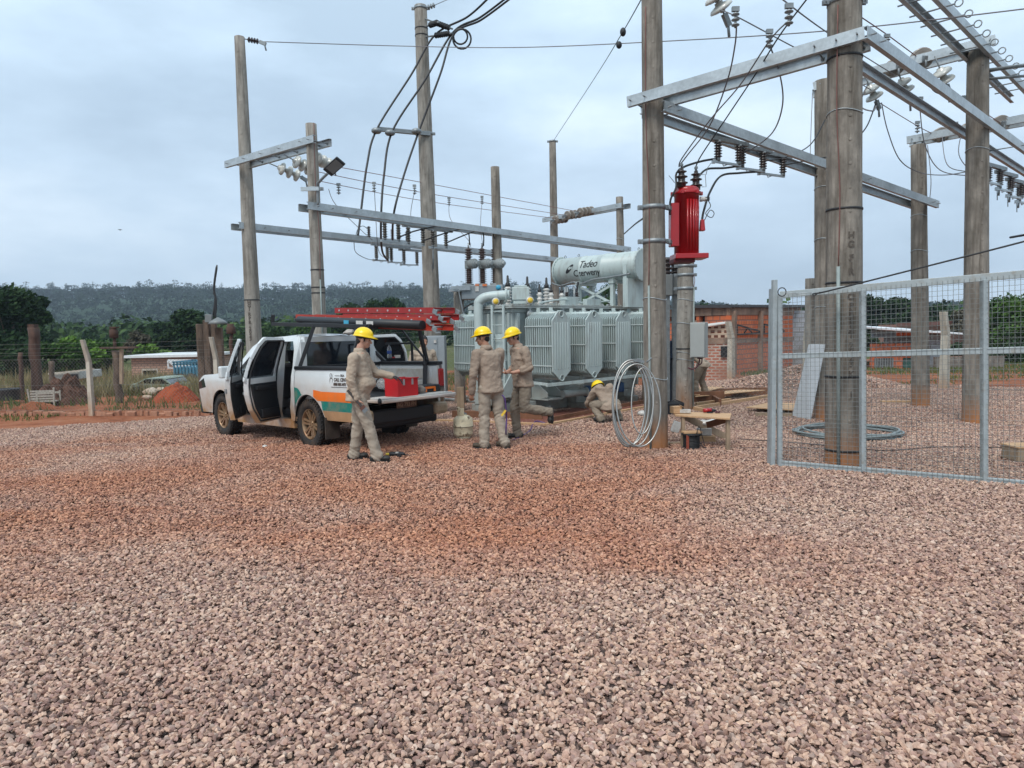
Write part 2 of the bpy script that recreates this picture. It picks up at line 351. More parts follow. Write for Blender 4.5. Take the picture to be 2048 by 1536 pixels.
# line of the perimeter fence: gravel ends a little inside it
FA=V(-9.62,16.35,0); FB=V(7.2,23.2,0); FC=V(16.5,15.2,0)
def side(a,b,x,y): return (b.x-a.x)*(y-a.y)-(b.y-a.y)*(x-a.x)
def inside(x,y,m=.0):
    L1=(FB-FA).length; L2=(FC-FB).length
    return side(FA,FB,x,y)/L1 < -m and side(FB,FC,x,y)/L2 < -m
sheet('red_earth_verge',-34,34,10,36,34,26,-.10,M_red_e,lambda x,y:not inside(x,y,1.2))
def stone_ground():
    m=bpy.data.materials.new('gravel_bed'); m.use_nodes=True; t=m.node_tree; b=t.nodes['Principled BSDF']; l=t.links.new; b.inputs['Roughness'].default_value=.9
    g=N(t,'ShaderNodeNewGeometry'); vo=N(t,'ShaderNodeTexVoronoi'); vo.inputs['Scale'].default_value=24; l(g.outputs['Position'],vo.inputs['Vector'])
    rp=N(t,'ShaderNodeValToRGB'); sx=N(t,'ShaderNodeSeparateColor'); l(vo.outputs['Color'],sx.inputs[0]); l(sx.outputs[0],rp.inputs[0])
    el=rp.color_ramp.elements; el[0].color=(.06,.04,.035,1); el[1].color=(.26,.18,.15,1); q=el.new(.5); q.color=(.14,.095,.08,1)
    dk=N(t,'ShaderNodeMapRange'); dk.inputs['From Min'].default_value=.0; dk.inputs['From Max'].default_value=.03
    v2=N(t,'ShaderNodeTexVoronoi',feature='DISTANCE_TO_EDGE'); v2.inputs['Scale'].default_value=24; l(g.outputs['Position'],v2.inputs['Vector'])
    l(v2.outputs['Distance'],dk.inputs['Value'])
    l(orange(t,rp.outputs[0],g),b.inputs['Base Color'])
    bp=N(t,'ShaderNodeBump'); bp.inputs['Strength'].default_value=1; bp.inputs['Distance'].default_value=.03; l(dk.outputs[0],bp.inputs['Height'])
    b2=N(t,'ShaderNodeBump'); b2.inputs['Strength'].default_value=.8; b2.inputs['Distance'].default_value=.02; l(sx.outputs[1],b2.inputs['Height']); l(bp.outputs[0],b2.inputs['Normal']); l(b2.outputs[0],b.inputs['Normal'])
    return m
def orange(t,col,g):
    """red earth worked into the gravel in patches, and mauve/paler loads"""
    l=t.links.new
    n=N(t,'ShaderNodeTexNoise'); n.inputs['Scale'].default_value=.34; n.inputs['Detail'].default_value=9; n.inputs['Roughness'].default_value=.68; n.inputs['Distortion'].default_value=.4
    mp=N(t,'ShaderNodeMapping'); mp.inputs['Location'].default_value=(4.2,1.15,0); mp.inputs['Scale'].default_value=(.8,1.5,1); l(g.outputs['Position'],mp.inputs[0]); l(mp.outputs[0],n.inputs['Vector'])
    # tyre-worn band 5-8.5 m out
    sp=N(t,'ShaderNodeSeparateXYZ'); l(g.outputs['Position'],sp.inputs[0])
    c1=N(t,'ShaderNodeMapRange',interpolation_type='SMOOTHSTEP'); c1.inputs['From Min'].default_value=3.6; c1.inputs['From Max'].default_value=6.6; l(sp.outputs['Y'],c1.inputs['Value'])
    c2=N(t,'ShaderNodeMapRange',interpolation_type='SMOOTHSTEP'); c2.inputs['From Min'].default_value=16.5; c2.inputs['From Max'].default_value=9.0; l(sp.outputs['Y'],c2.inputs['Value'])
    c3=N(t,'ShaderNodeMapRange',interpolation_type='SMOOTHSTEP'); c3.inputs['From Min'].default_value=4.5; c3.inputs['From Max'].default_value=.5; l(sp.outputs['X'],c3.inputs['Value'])
    m1=N(t,'ShaderNodeMath',operation='MULTIPLY'); l(c1.outputs[0],m1.inputs[0]); l(c2.outputs[0],m1.inputs[1])
    m2=N(t,'ShaderNodeMath',operation='MULTIPLY'); l(m1.outputs[0],m2.inputs[0]); l(c3.outputs[0],m2.inputs[1])
    m3=N(t,'ShaderNodeMath',operation='MULTIPLY_ADD'); l(m2.outputs[0],m3.inputs[0]); m3.inputs[1].default_value=.30; l(n.outputs['Fac'],m3.inputs[2])
    mr=N(t,'ShaderNodeMapRange',interpolation_type='SMOOTHSTEP'); mr.inputs['From Min'].default_value=.50; mr.inputs['From Max'].default_value=.93; mr.inputs['To Max'].default_value=.95; l(m3.outputs[0],mr.inputs['Value'])
    mx=N(t,'ShaderNodeMix',data_type='RGBA',blend_type='MULTIPLY'); l(mr.outputs[0],mx.inputs['Factor']); l(col,mx.inputs['A']); mx.inputs['B'].default_value=(.93,.63,.48,1)
    n5=N(t,'ShaderNodeTexNoise'); n5.inputs['Scale'].default_value=.5; n5.inputs['Detail'].default_value=3; l(mp.outputs[0],n5.inputs['Vector'])
    mr2=N(t,'ShaderNodeMapRange'); mr2.inputs['From Min'].default_value=.35; mr2.inputs['From Max'].default_value=.65; l(n5.outputs['Fac'],mr2.inputs['Value'])
    mx2=N(t,'ShaderNodeMix',data_type='RGBA',blend_type='MULTIPLY'); l(mr2.outputs[0],mx2.inputs['Factor']); l(mx.outputs['Result'],mx2.inputs['A']); mx2.inputs['B'].default_value=(.92,.89,.90,1)
    return mx2.outputs['Result']
M_gbed=stone_ground()
def edgewob(x,y): return .25*math.sin(x*1.3)+.2*math.sin(x*3.1+y)
sheet('gravel_yard',-24,24,-12,27,120,98,-.012,M_gbed,lambda x,y: inside(x,y,.35+edgewob(x,y)*.5))
# loose stones: instanced, nobody could count them
def stone_mat():
    m=bpy.data.materials.new('crushed_stone'); m.use_nodes=True; t=m.node_tree; b=t.nodes['Principled BSDF']; l=t.links.new; b.inputs['Roughness'].default_value=.85; b.inputs['Specular IOR Level'].default_value=.3
    oi=N(t,'ShaderNodeObjectInfo'); rp=N(t,'ShaderNodeValToRGB'); l(oi.outputs['Random'],rp.inputs[0])
    el=rp.color_ramp.elements
    cols=[(0,(.48,.30,.225)),(.12,(.31,.195,.165)),(.26,(.60,.405,.30)),(.4,(.21,.13,.11)),(.52,(.51,.33,.245)),(.66,(.66,.465,.345)),(.78,(.38,.235,.20)),(.9,(.69,.52,.41)),(1,(.15,.095,.088))]
    el[0].position,el[0].color=0,cols[0][1]+(1,); el[1].position,el[1].color=1,cols[-1][1]+(1,)
    for p,c in cols[1:-1]: q=el.new(p); q.color=c+(1,)
    g=N(t,'ShaderNodeNewGeometry'); tcn=N(t,'ShaderNodeTexCoord'); nz=N(t,'ShaderNodeTexNoise'); nz.inputs['Scale'].default_value=1.6; nz.inputs['Detail'].default_value=6; l(tcn.outputs['Object'],nz.inputs['Vector'])
    mr=N(t,'ShaderNodeMapRange'); mr.inputs['From Min'].default_value=.3; mr.inputs['From Max'].default_value=.7; mr.inputs['To Min'].default_value=.74; mr.inputs['To Max'].default_value=1.14; l(nz.outputs['Fac'],mr.inputs['Value'])
    ms=N(t,'ShaderNodeVectorMath',operation='SCALE'); l(rp.outputs[0],ms.inputs[0]); l(mr.outputs[0],ms.inputs['Scale'])
    l(orange(t,ms.outputs[0],g),b.inputs['Base Color']); return m
M_stone=stone_mat()
def gravel_variants():
    col=bpy.data.collections.new('stone_variants')
    for i in range(9):
        bm=bmesh.new(); bmesh.ops.create_icosphere(bm,subdivisions=2,radius=1)
        r=random.Random(i*13+5)
        # chop with random planes for crushed facets
        for v in bm.verts: v.co=Vector((v.co.x*1.08*r.uniform(.97,1.03),v.co.y*.82,v.co.z*r.choice((.36,.45,.56))))
        for k in range(11):
            nrm=Vector((r.gauss(0,1),r.gauss(0,1),r.gauss(0,1))).normalized(); d=r.uniform(.22,.60)
            for v in bm.verts:
                e=v.co.dot(nrm)-d
                if e>0: v.co-=nrm*e
        bmesh.ops.dissolve_limit(bm,angle_limit=R(6),verts=bm.verts,edges=bm.edges)
        bmesh.ops.triangulate(bm,faces=bm.faces)
        me=bpy.data.meshes.new('stone'); bm.to_mesh(me); bm.free(); me.materials.append(M_stone)
        o=bpy.data.objects.new('stone',me); col.objects.link(o)
    return col
GCOL=gravel_variants()
def gravel_group(name,dens,smin,smax,lift):
    g=bpy.data.node_groups.new(name,'GeometryNodeTree')
    g.interface.new_socket('Geometry',in_out='INPUT',socket_type='NodeSocketGeometry'); g.interface.new_socket('Geometry',in_out='OUTPUT',socket_type='NodeSocketGeometry')
    gi=g.nodes.new('NodeGroupInput'); go=g.nodes.new('NodeGroupOutput'); d=g.nodes.new('GeometryNodeDistributePointsOnFaces'); d.inputs['Density'].default_value=dens
    ip=g.nodes.new('GeometryNodeInstanceOnPoints'); ci=g.nodes.new('GeometryNodeCollectionInfo'); ci.inputs['Collection'].default_value=GCOL; ci.inputs['Separate Children'].default_value=True; ci.inputs['Reset Children'].default_value=True
    rv=g.nodes.new('FunctionNodeRandomValue'); rv.data_type='FLOAT_VECTOR'; rv.inputs['Min'].default_value=(-.7,-.7,0); rv.inputs['Max'].default_value=(.7,.7,6.283)
    rs=g.nodes.new('FunctionNodeRandomValue'); rs.data_type='FLOAT'; rs.inputs[2].default_value=smin; rs.inputs[3].default_value=smax; rs.inputs['Seed'].default_value=3
    ro=g.nodes.new('FunctionNodeRandomValue'); ro.data_type='FLOAT_VECTOR'; ro.inputs['Min'].default_value=(0,0,lift[0]); ro.inputs['Max'].default_value=(0,0,lift[1]); ro.inputs['Seed'].default_value=9
    sp=g.nodes.new('GeometryNodeSetPosition'); l=g.links.new
    l(gi.outputs[0],d.inputs['Mesh']); l(d.outputs['Points'],sp.inputs['Geometry']); l(ro.outputs[0],sp.inputs['Offset']); l(sp.outputs[0],ip.inputs['Points'])
    l(ci.outputs[0],ip.inputs['Instance']); ip.inputs['Pick Instance'].default_value=True; l(rv.outputs[0],ip.inputs['Rotation']); l(rs.outputs[1],ip.inputs['Scale']); l(ip.outputs[0],go.inputs[0]); return g
def gravel_patch(y0,y1,dens,smin,smax,lift,nm,mask=lambda x,y:True,marg=3.6):
    mb=MB(); n=max(2,int((y1-y0)/.25))
    for j in range(n):
        ya=y0+(y1-y0)*j/n; yb=y0+(y1-y0)*(j+1)/n; h=yb*.74+marg; k=int(2*h/.3)
        for i in range(k):
            xa=-h+2*h*i/k; xb=-h+2*h*(i+1)/k; xm,ym=(xa+xb)/2,(ya+yb)/2
            if not inside(xm,ym,.35+edgewob(xm,ym)*.5) or not mask(xm,ym): continue
            mb.add([(xa,ya,gz(xa,ya)),(xb,ya,gz(xb,ya)),(xb,yb,gz(xb,yb)),(xa,yb,gz(xa,yb))],[(0,1,2,3)])
    o=solo(nm,mb,M_gbed,'loose crushed stone gravel in pink and tan covering the whole yard','gravel',kind='stuff')
    md=o.modifiers.new('scatter','NODES'); md.node_group=gravel_group(nm+'_scatter',dens,smin,smax,lift)
    return o
gravel_patch(1.9,6.2,3300,.011,.029,(-.006,.016),'gravel')
gravel_patch(6.2,11.5,2200,.011,.029,(-.006,.014),'gravel')
gravel_patch(11.5,23,1100,.013,.030,(-.004,.013),'gravel')
# heap of gravel in front of the brick workshop
def heap(cx,cy,rx,ry,h):
    mb=MB(); P=[]
    for i in range(41):
        row=[]
        for j in range(31):
            x=-1+2*i/40; y=-1+2*j/30; r=math.hypot(x,y)
            z=h*max(0,(1-r))**.9*(1+.25*noise.noise(Vector((x*3,y*3,1))))-.03 if r<1 else -.06
            row.append((cx+x*rx,cy+y*ry,z))
        P.append(row)
    mb.grid(P); return mb
hb=heap(8.2,19.6,2.6,1.5,.62)
o=solo('gravel_heap',hb,M_gbed,'low heap of loose grey gravel in front of the brick workshop','gravel heap',base=(8.2,19.6,0),kind='stuff')
md=o.modifiers.new('scatter','NODES')
g2=gravel_group('heap_scatter',500,.03,.05,(-.005,.015)); md.node_group=g2
# ---------------------------------------------------------------- haze
def haze():
    mb=MB().bb(-1400,1400,-60,1650,-60,140)
    m=bpy.data.materials.new('haze_air'); m.use_nodes=True; t=m.node_tree; t.nodes.clear(); o=N(t,'ShaderNodeOutputMaterial'); v=N(t,'ShaderNodeVolumePrincipled')
    v.inputs['Color'].default_value=(.72,.84,1,1); v.inputs['Density'].default_value=.00036; v.inputs['Anisotropy'].default_value=.2; t.links.new(v.outputs[0],o.inputs['Volume'])
    ob=solo('haze',mb,m,None,None,kind='stuff'); return ob
haze()
# ---------------------------------------------------------------- forested hill
def hillz(x,y):
    d=(y-430)/420
    if d<=0: return -2
    s=1-(1-min(d,1))**2
    xx=x/y
    prof=1.0 if xx<-.35 else (1.0+(xx+.35)*-.45 if xx<.0 else max(.22,.84-xx*1.7))
    prof+=.05*math.sin(xx*9+1)+.03*math.sin(xx*23)
    return -2+43*s*prof
def hill():
    mb=MB(); P=[]
    for i in range(80):
        x=-1300+2600*i/79; P.append([(x,y,hillz(x,y)) for y in np.linspace(425,1300,26)])
    mb.grid(P); return mb
M_hill=gmat('wooded_hillside',[(.3,(.012,.03,.012)),(.55,(.02,.045,.018)),(.75,(.035,.06,.025))],.05)
solo('hills',hill(),M_hill,None,None,kind='structure')
def crownmat(name,c0,c1,c2,sc=.6):
    m=bpy.data.materials.new(name); m.use_nodes=True; t=m.node_tree; b=t.nodes['Principled BSDF']; l=t.links.new; b.inputs['Roughness'].default_value=.8; b.inputs['Specular IOR Level'].default_value=.15
    g=N(t,'ShaderNodeNewGeometry'); nz=N(t,'ShaderNodeTexNoise'); nz.inputs['Scale'].default_value=sc; nz.inputs['Detail'].default_value=4; l(g.outputs['Position'],nz.inputs['Vector'])
    ad=N(t,'ShaderNodeMath',operation='MULTIPLY_ADD'); ad.inputs[1].default_value=.35; l(g.outputs['Random Per Island'],ad.inputs[0]); l(nz.outputs['Fac'],ad.inputs[2])
    rp=N(t,'ShaderNodeValToRGB'); l(ad.outputs[0],rp.inputs[0]); el=rp.color_ramp.elements; el[0].position=.42;el[0].color=c0+(1,); el[1].position=.95; el[1].color=c2+(1,); q=el.new(.68); q.color=c1+(1,)
    l(rp.outputs[0],b.inputs['Base Color']); return m
M_far=crownmat('far_forest_canopy',(.005,.016,.009),(.011,.028,.014),(.026,.045,.024),.05)
def forest():
    mb=MB(); r=random.Random(3)
    def clump(c,rr,n):
        for k in range(n):
            d=Vector((r.gauss(0,1),r.gauss(0,1),abs(r.gauss(0,.8))-.2)).normalized(); p=Vector(c)+Vector((d.x*rr[0],d.y*rr[0],d.z*rr[1]))*r.uniform(.6,1)
            s=r.uniform(.4,1.0)*rr[0]*.26; a=Vector((r.gauss(0,1),r.gauss(0,1),r.gauss(0,1))).normalized(); b=a.orthogonal().normalized()
            w=d.lerp(a,.4).normalized(); u=w.orthogonal().normalized(); v=w.cross(u)
            mb.add([p+u*s,p+v*s*.8,p-u*s,p-v*s*.8],[(0,1,2,3)])
    for i in range(5200):
        y=430+430*r.random()**1.2; x=r.uniform(-.80,.80)*y; z=hillz(x,y)
        h=r.uniform(7,12); rr=r.uniform(3,6); clump((x,y,z+h-rr*.5),(rr,rr*.8),22)
    for i in range(1500):
        y=r.uniform(770,880); x=r.uniform(-.8,.72)*y; z=hillz(x,y); clump((x,y,z+r.uniform(2,6)),(r.uniform(4,7),r.uniform(3.5,5)),22)
    for i in range(480):   # eucalyptus ridge: tall, thin-trunked, seen against the sky
        y=r.uniform(800,870); x=r.uniform(-.8,.12)*y; z=hillz(x,y); h=r.uniform(11,19)
        mb.tube([(x,y,z),(x+r.uniform(-1,1),y,z+h)],[.35,.2],4)
        for k in range(r.randint(3,6)): clump((x+r.uniform(-2.6,2.6),y+r.uniform(-2,2),z+h-r.uniform(-1,6)),(r.uniform(1.6,3.6),r.uniform(1.4,2.8)),18)
    return mb
def midwood():
    mb=MB(); r=random.Random(8)
    for i in range(1500):
        y=95+330*r.random()**1.3; x=r.uniform(-.82,.82)*y; z=-1.5; h=r.uniform(3,7.5)*(.75+.25*y/200); rr=r.uniform(1.8,4)
        if abs(x/y)<.05: h*=.8
        for k in range(70 if y<200 else 40):
            d=Vector((r.gauss(0,1),r.gauss(0,1),abs(r.gauss(0,.9))-.3)).normalized(); p=Vector((x,y,z+h*.55))+Vector((d.x*rr,d.y*rr,d.z*h*.48))*r.uniform(.6,1.05)
            s=r.uniform(.3,.65); q=(d+Vector((r.gauss(0,.5),r.gauss(0,.5),r.gauss(0,.5)))).normalized(); u=q.orthogonal().normalized(); v=q.cross(u)
            mb.add([p+u*s,p+v*s*.7,p-u*s,p-v*s*.7],[(0,1,2,3)])
    return mb
M_mid=crownmat('mid_distance_woodland',(.014,.036,.012),(.03,.06,.018),(.07,.115,.03),.06)
solo('mid_woodland',midwood(),M_mid,'band of mixed green bush and woodland at the foot of the hill','woodland',kind='stuff')
solo('far_forest',forest(),M_far,'dense dark eucalyptus forest covering the hill on the horizon','forest',kind='stuff')
# ---------------------------------------------------------------- trees
M_bark=mat('bark',(.09,.065,.05),.9,var=.3,scale=3)
M_leafd=crownmat('dark_conifer_leaves',(.009,.026,.010),(.02,.045,.015),(.045,.075,.025),.5)
M_leafm=crownmat('mid_green_leaves',(.02,.05,.012),(.045,.095,.02),(.09,.15,.03),.4)
M_leafl=crownmat('light_green_leaves',(.05,.11,.02),(.11,.20,.035),(.18,.29,.06),.5)
M_leafb=crownmat('brownish_bare_twigs',(.06,.055,.035),(.10,.085,.06),(.15,.13,.09),.6)
def tree(x,y,h,w,m,label,leaf=.35,n=2600,trunk=.45,name='tree',cat='tree',group=None,seed=1,z0=-.5,lobes=14,top=.5,grp=None):
    leaf*=.42; n=int(n*2.9); r=random.Random(seed); t=thing(name,label,cat,(x,y,z0),group=group)
    tr=MB(); pts=[(0,0,0),(r.uniform(-.1,.1)*w,0,h*trunk),(r.uniform(-.1,.1)*w,r.uniform(-.1,.1)*w,h*.8)]
    tr.tube(catmull(pts,4),[h*.035*(1-.09*i) for i in range(9)],7)
    cr=MB(); L=[]
    for i in range(lobes):
        zz=trunk+(1-trunk)*r.random(); ww=w*.5*(1-.55*abs(zz-top)/max(top,1-top)) if top<1 else w*.5*(1.05-zz)
        a=r.uniform(0,6.283); q=r.random()**.6*ww
        c=Vector((q*math.cos(a),q*math.sin(a),h*zz)); L.append((c,w*r.uniform(.12,.24)))
        tr.tube([(pts[1][0],pts[1][1],h*trunk*.9),c*.5+Vector((0,0,h*trunk*.5)),c],[h*.016,h*.01,h*.004],5)
    for c,s in L:
        k=int(n/lobes)
        for _ in range(k):
            d=Vector((r.gauss(0,1),r.gauss(0,1),r.gauss(0,.85))).normalized()*s*r.uniform(.35,1.12)
            p=c+Vector((d.x,d.y,d.z*.8)); q=Vector((r.gauss(0,1),r.gauss(0,1),r.gauss(0,1)+.8)).normalized(); u=q.orthogonal().normalized(); v=q.cross(u); e=leaf*r.uniform(.5,1.2)
            cr.add([p+u*e,p+v*e*.55,p-u*e,p-v*e*.55],[(0,1,2,3)])
    part(t,'trunk',tr,M_bark,world=False); part(t,'crown',cr,m,world=False); return t
def px2x(px,y): return (px-1024)/FPX*y
def T(px,y,ptop,w_px,m,label,zb=-.5,**k):
    p=at(px,ptop,y); h=p.z-zb; return tree(p.x,y,h,w_px/FPX*y,m,label,z0=zb,**k)
# ---------------------------------------------------------------- trees left
T(14,46,594,150,M_leafd,'tallest dark conifer at the left edge of the photo',leaf=.42,n=5200,seed=2,trunk=.15,top=.45,lobes=26,name='conifer_tree',cat='tree')
T(62,52,602,80,M_leafd,'pointed dark conifer just right of the tallest one at the left edge',leaf=.42,n=3000,seed=3,trunk=.15,top=.4,lobes=20,name='conifer_tree')
T(372,62,632,110,M_leafd,'broad dark tree behind the stump tower with the antenna',leaf=.5,n=3800,seed=5,trunk=.15,lobes=22,name='broadleaf_tree')
T(330,70,652,80,M_leafd,'smaller dark tree left of the broad one behind the brick shed',leaf=.5,n=2400,seed=15,trunk=.15,lobes=16,name='broadleaf_tree')
T(150,42,682,90,M_leafl,'light green bushy tree between the conifers and the white fence post',leaf=.35,n=2400,seed=7,trunk=.12,lobes=14,name='broadleaf_tree')
T(120,38,700,110,M_leafm,'mid green bush low behind the chain-link fence, left of the white post',leaf=.3,n=2600,seed=8,trunk=.1,lobes=14,name='bush',cat='bush')
T(205,44,690,90,M_leafm,'mid green bush right behind the white concrete fence post',leaf=.3,n=2400,seed=9,trunk=.1,lobes=14,name='bush',cat='bush')
T(270,58,668,60,M_leafb,'brownish thin tree above the brick shed roof',leaf=.3,n=1400,seed=10,trunk=.2,lobes=12,name='broadleaf_tree')
T(300,54,684,60,M_leafl,'light green tree rising just behind the brick shed',leaf=.3,n=1500,seed=11,trunk=.15,lobes=12,name='broadleaf_tree')
T(40,36,705,90,M_leafd,'dark bush at the far left behind the rusty stumps',leaf=.3,n=2200,seed=12,trunk=.1,lobes=14,name='bush',cat='bush')
T(545,60,664,90,M_leafd,'dark round tree seen over the pickup cab',leaf=.4,n=2500,seed=13,trunk=.15,lobes=14,name='broadleaf_tree')
T(610,75,655,110,M_leafm,'mid green tree behind the pickup ladder rack',leaf=.45,n=2400,seed=14,trunk=.15,lobes=14,name='broadleaf_tree')
T(700,80,618,80,M_leafd,'dark tree whose top shows above the red ladders, left one',leaf=.5,n=2400,seed=16,trunk=.2,lobes=14,name='broadleaf_tree')
T(792,80,602,70,M_leafd,'dark rounded tree top right of the red ladders, left of the tall pole',leaf=.5,n=2400,seed=17,trunk=.2,lobes=14,name='broadleaf_tree')
T(745,85,610,90,M_leafd,'dark spreading tree top over the middle of the red ladders',leaf=.5,n=2600,seed=18,trunk=.2,lobes=14,name='broadleaf_tree')
T(1175,70,556,70,M_leafm,'feathery tree seen between the conservator tank legs',leaf=.25,n=1500,seed=19,trunk=.3,lobes=16,name='broadleaf_tree')
T(1215,66,572,60,M_leafm,'sparse tree right of the feathery one under the conservator tank',leaf=.25,n=1100,seed=20,trunk=.3,lobes=14,name='broadleaf_tree')
# trees right
T(1745,75,600,80,M_leafd,'dark tree above the left end of the metal-roofed house',leaf=.45,n=3000,seed=21,trunk=.2,lobes=18,name='broadleaf_tree')
T(1800,72,605,70,M_leafd,'dark rounded tree over the middle of the metal-roofed house',leaf=.45,n=2600,seed=22,trunk=.2,lobes=16,name='broadleaf_tree')
T(1880,70,612,80,M_leafd,'dark round-topped tree behind the orange-topped fence post',leaf=.45,n=2800,seed=23,trunk=.2,lobes=16,name='broadleaf_tree')
T(1938,64,622,60,M_leafb,'pale thin palm-like tree left of the big green tree',leaf=.4,n=900,seed=24,trunk=.4,lobes=10,name='broadleaf_tree')
T(2015,40,610,150,M_leafm,'big bushy green tree at the right edge behind the wire gate',leaf=.3,n=5200,seed=25,trunk=.1,lobes=30,name='broadleaf_tree')
T(2120,36,600,160,M_leafm,'second green tree cut by the right edge of the photo',leaf=.3,n=4000,seed=26,trunk=.1,lobes=26,name='broadleaf_tree')
T(1925,38,690,70,M_leafd,'dark bush behind the white vehicle through the gate',leaf=.25,n=2200,seed=27,trunk=.1,lobes=16,name='bush',cat='bush')
T(1735,50,668,60,M_leafd,'dark bush at the left wall of the metal-roofed house',leaf=.3,n=1600,seed=28,trunk=.1,lobes=12,name='bush',cat='bush')
T(2050,30,700,140,M_leafd,'low dark hedge-like bush under the big green tree',leaf=.22,n=3600,seed=29,trunk=.05,lobes=24,name='bush',cat='bush')
# ---------------------------------------------------------------- weeds and dry grass beyond the fence (stuff)
M_dry=crownmat('dry_grass_blades',(.13,.115,.05),(.24,.20,.10),(.34,.29,.17),1.5)
M_grn=crownmat('green_grass_blades',(.05,.075,.02),(.09,.12,.035),(.16,.18,.07),1.5)
def grass(name,m,label,areas,seed,thr=-.05):
    r=random.Random(seed); mb=MB()
    for (xa,xb,ya,yb,n,hh) in areas:
        for _ in range(n):
            x=r.uniform(xa,xb); y=r.uniform(ya,yb)
            if inside(x,y,-.15): continue
            if noise.noise(Vector((x*.45+seed,y*.45,0)))<thr: continue
            h=hh*r.uniform(.4,1.1)*(0.55+.9*abs(noise.noise(Vector((x*.6,y*.6,seed))))); a=r.uniform(0,6.28); lx,ly=r.gauss(0,.25)*h,r.gauss(0,.25)*h; w=.011*r.uniform(.6,1.6)
            z=gz(x,y)-.1; c,s=math.cos(a)*w,math.sin(a)*w
            mb.add([(x-c,y-s,z),(x+c,y+s,z),(x+lx*.5+c*.7,y+ly*.5+s*.7,z+h*.6),(x+lx,y+ly,z+h),(x+lx*.5-c*.7,y+ly*.5-s*.7,z+h*.6)],[(0,1,2,4),(4,2,3)])
    return solo(name,mb,m,label,'grass',kind='stuff')
grass('dry_grass',M_dry,'tall dry straw-coloured grass behind the chain-link fence on the left',[(-24,-7,22.6,28,24000,.70),(-28,-6,25,36,14000,.8)],4,-.02)
grass('green_grass',M_grn,'patches of low green grass around the yard edge',[(-13,-5.5,18.6,20.6,1500,.14),(-22,-12,17.6,19.0,1600,.13),(-24,-6,20,32,7000,.5),(4.5,22,24.5,33,14000,.16),(9,24,20,30,9000,.14),(-6,4,24,34,8000,.35)],5,-.15)
# ---------------------------------------------------------------- perimeter fence
M_post=mat('whitish_precast_concrete',(.47,.43,.36),.9,var=.15,scale=4,bump=.2,dirt=((.30,.24,.18),4,.45,.75,(2,2,.5)),streak=((.40,.22,.12),3,.3,.6,(2,2,1),0,.35))
M_fw=mat('fence_wire',(.17,.165,.155),.6,.3,var=.1)
def fpost(p,h,label,dirv,w=.125):
    mb=MB(); d=Vector(dirv).normalized(); e=Vector((-d.y,d.x,0))
    # upright then inward-leaning top arm
    prof=[(0,-.3),(0,h*.70),(-.09*h,h)]
    for i in range(2):
        (a,za),(b,zb)=prof[i],prof[i+1]
        A=p+e*a; B=p+e*b; wa=w*(1-.15*i); wb=w*(.85-.1*i)
        vs=[]
        for (C,z,ww) in ((A,za,wa),(B,zb,wb)):
            for sx,sy in ((-1,-1),(1,-1),(1,1),(-1,1)): vs.append(Vector((C.x,C.y,p.z+z))+d*sx*ww/2+e*sy*ww/2)
        mb.add(vs,[(3,2,1,0),(4,5,6,7),(0,1,5,4),(1,2,6,5),(2,3,7,6),(3,0,4,7)])
    return solo('fence_post',mb,M_post,label,'fence post',base=p,group='precast concrete posts of the perimeter fence',bevel=.008)
def chainlink(name,pts,zt,label,cell=.10,wr=.0022,wires=()):
    t=thing(name,label,'fence',pts[0]); mb=MB(); wb=MB(); bw=MB()
    for a,b in zip(pts[:-1],pts[1:]):
        d=Vector((b.x-a.x,b.y-a.y,0)); Ln=d.length; d.normalize(); nrm=Vector((-d.y,d.x,0))
        def P(s,z):
            q=a+d*s; return Vector((q.x,q.y,gz(q.x,q.y)+z+.02))
        k=int(Ln/cell)
        for i in range(-int(zt/cell),k):
            for sg in (1,-1):
                s0=i*cell; s1=s0+zt; z0,z1=(0,zt) if sg==1 else (zt,0)
                if s0<0: f=(0-s0)/zt; z0=z0+(z1-z0)*f; s0=0
                if s1>Ln: f=(Ln-s0)/(s1-s0); z1=z0+(z1-z0)*f; s1=Ln
                if s1-s0<.02: continue
                A=P(s0,z0);B=P(s1,z1); mb.tube([A,B],wr,3,smooth=False)
        for z in (0.03,zt/2,zt): wb.tube([P(0,z),P(Ln,z)],.004,4)
        for (z,off) in wires:
            A=P(0,z)-nrm*0+nrm*off; B=P(Ln,z)+nrm*off; n=int(Ln/.6)
            bw.tube([A.lerp(B,i/max(n,1))-Vector((0,0,.015*math.sin(math.pi*i/max(n,1)))) for i in range(n+1)],.0035,4)
    part(t,'chain_link_mesh',mb,M_fw); part(t,'tension_wire',wb,M_fw)
    if bw.v: part(t,'barbed_wire',bw,M_fw)
    return t
fd=(FB-FA).normalized(); pl=[]
A0=FA-fd*8.0
labs=['white concrete fence post left of the pickup, standing alone','white concrete fence post just in front of the stump tower, beside the pickup mirror','white concrete fence post hidden behind the pickup','white concrete fence post seen through the pickup rack','white concrete fence post behind the recloser','white concrete fence post behind the transformer']
p185=gp(184,824); p427=at(431,700,18.1); p427.z=gz(p427.x,p427.y)
dd=(p427-p185); dd.z=0; stepv=dd/1.0
posts=[p185+stepv*k for k in range(-2,6)]
for q in posts: q.z=gz(q.x,q.y)
for k,q in enumerate(posts):
    if k<2: lab='white concrete fence post beyond the left edge of the photo, number %s out'%['two','one'][k]
    else: lab=labs[k-2]
    if k>=2 : fpost(q,1.9,lab,dd)
chainlink('chain_link_fence',posts,1.38,'rusty chain-link fence with four barbed wires along the left rear of the yard',wires=[(1.50,-.02),(1.57,-.06),(1.68,-.09),(1.80,-.12)])
g1=gp(1462,757); g2=gp(1888,777); g3=g2+(g2-g1)*.9; 
gs=[posts[-1],g1,g1.lerp(g2,.5),g2,g3]
for q in gs: q.z=gz(q.x,q.y)
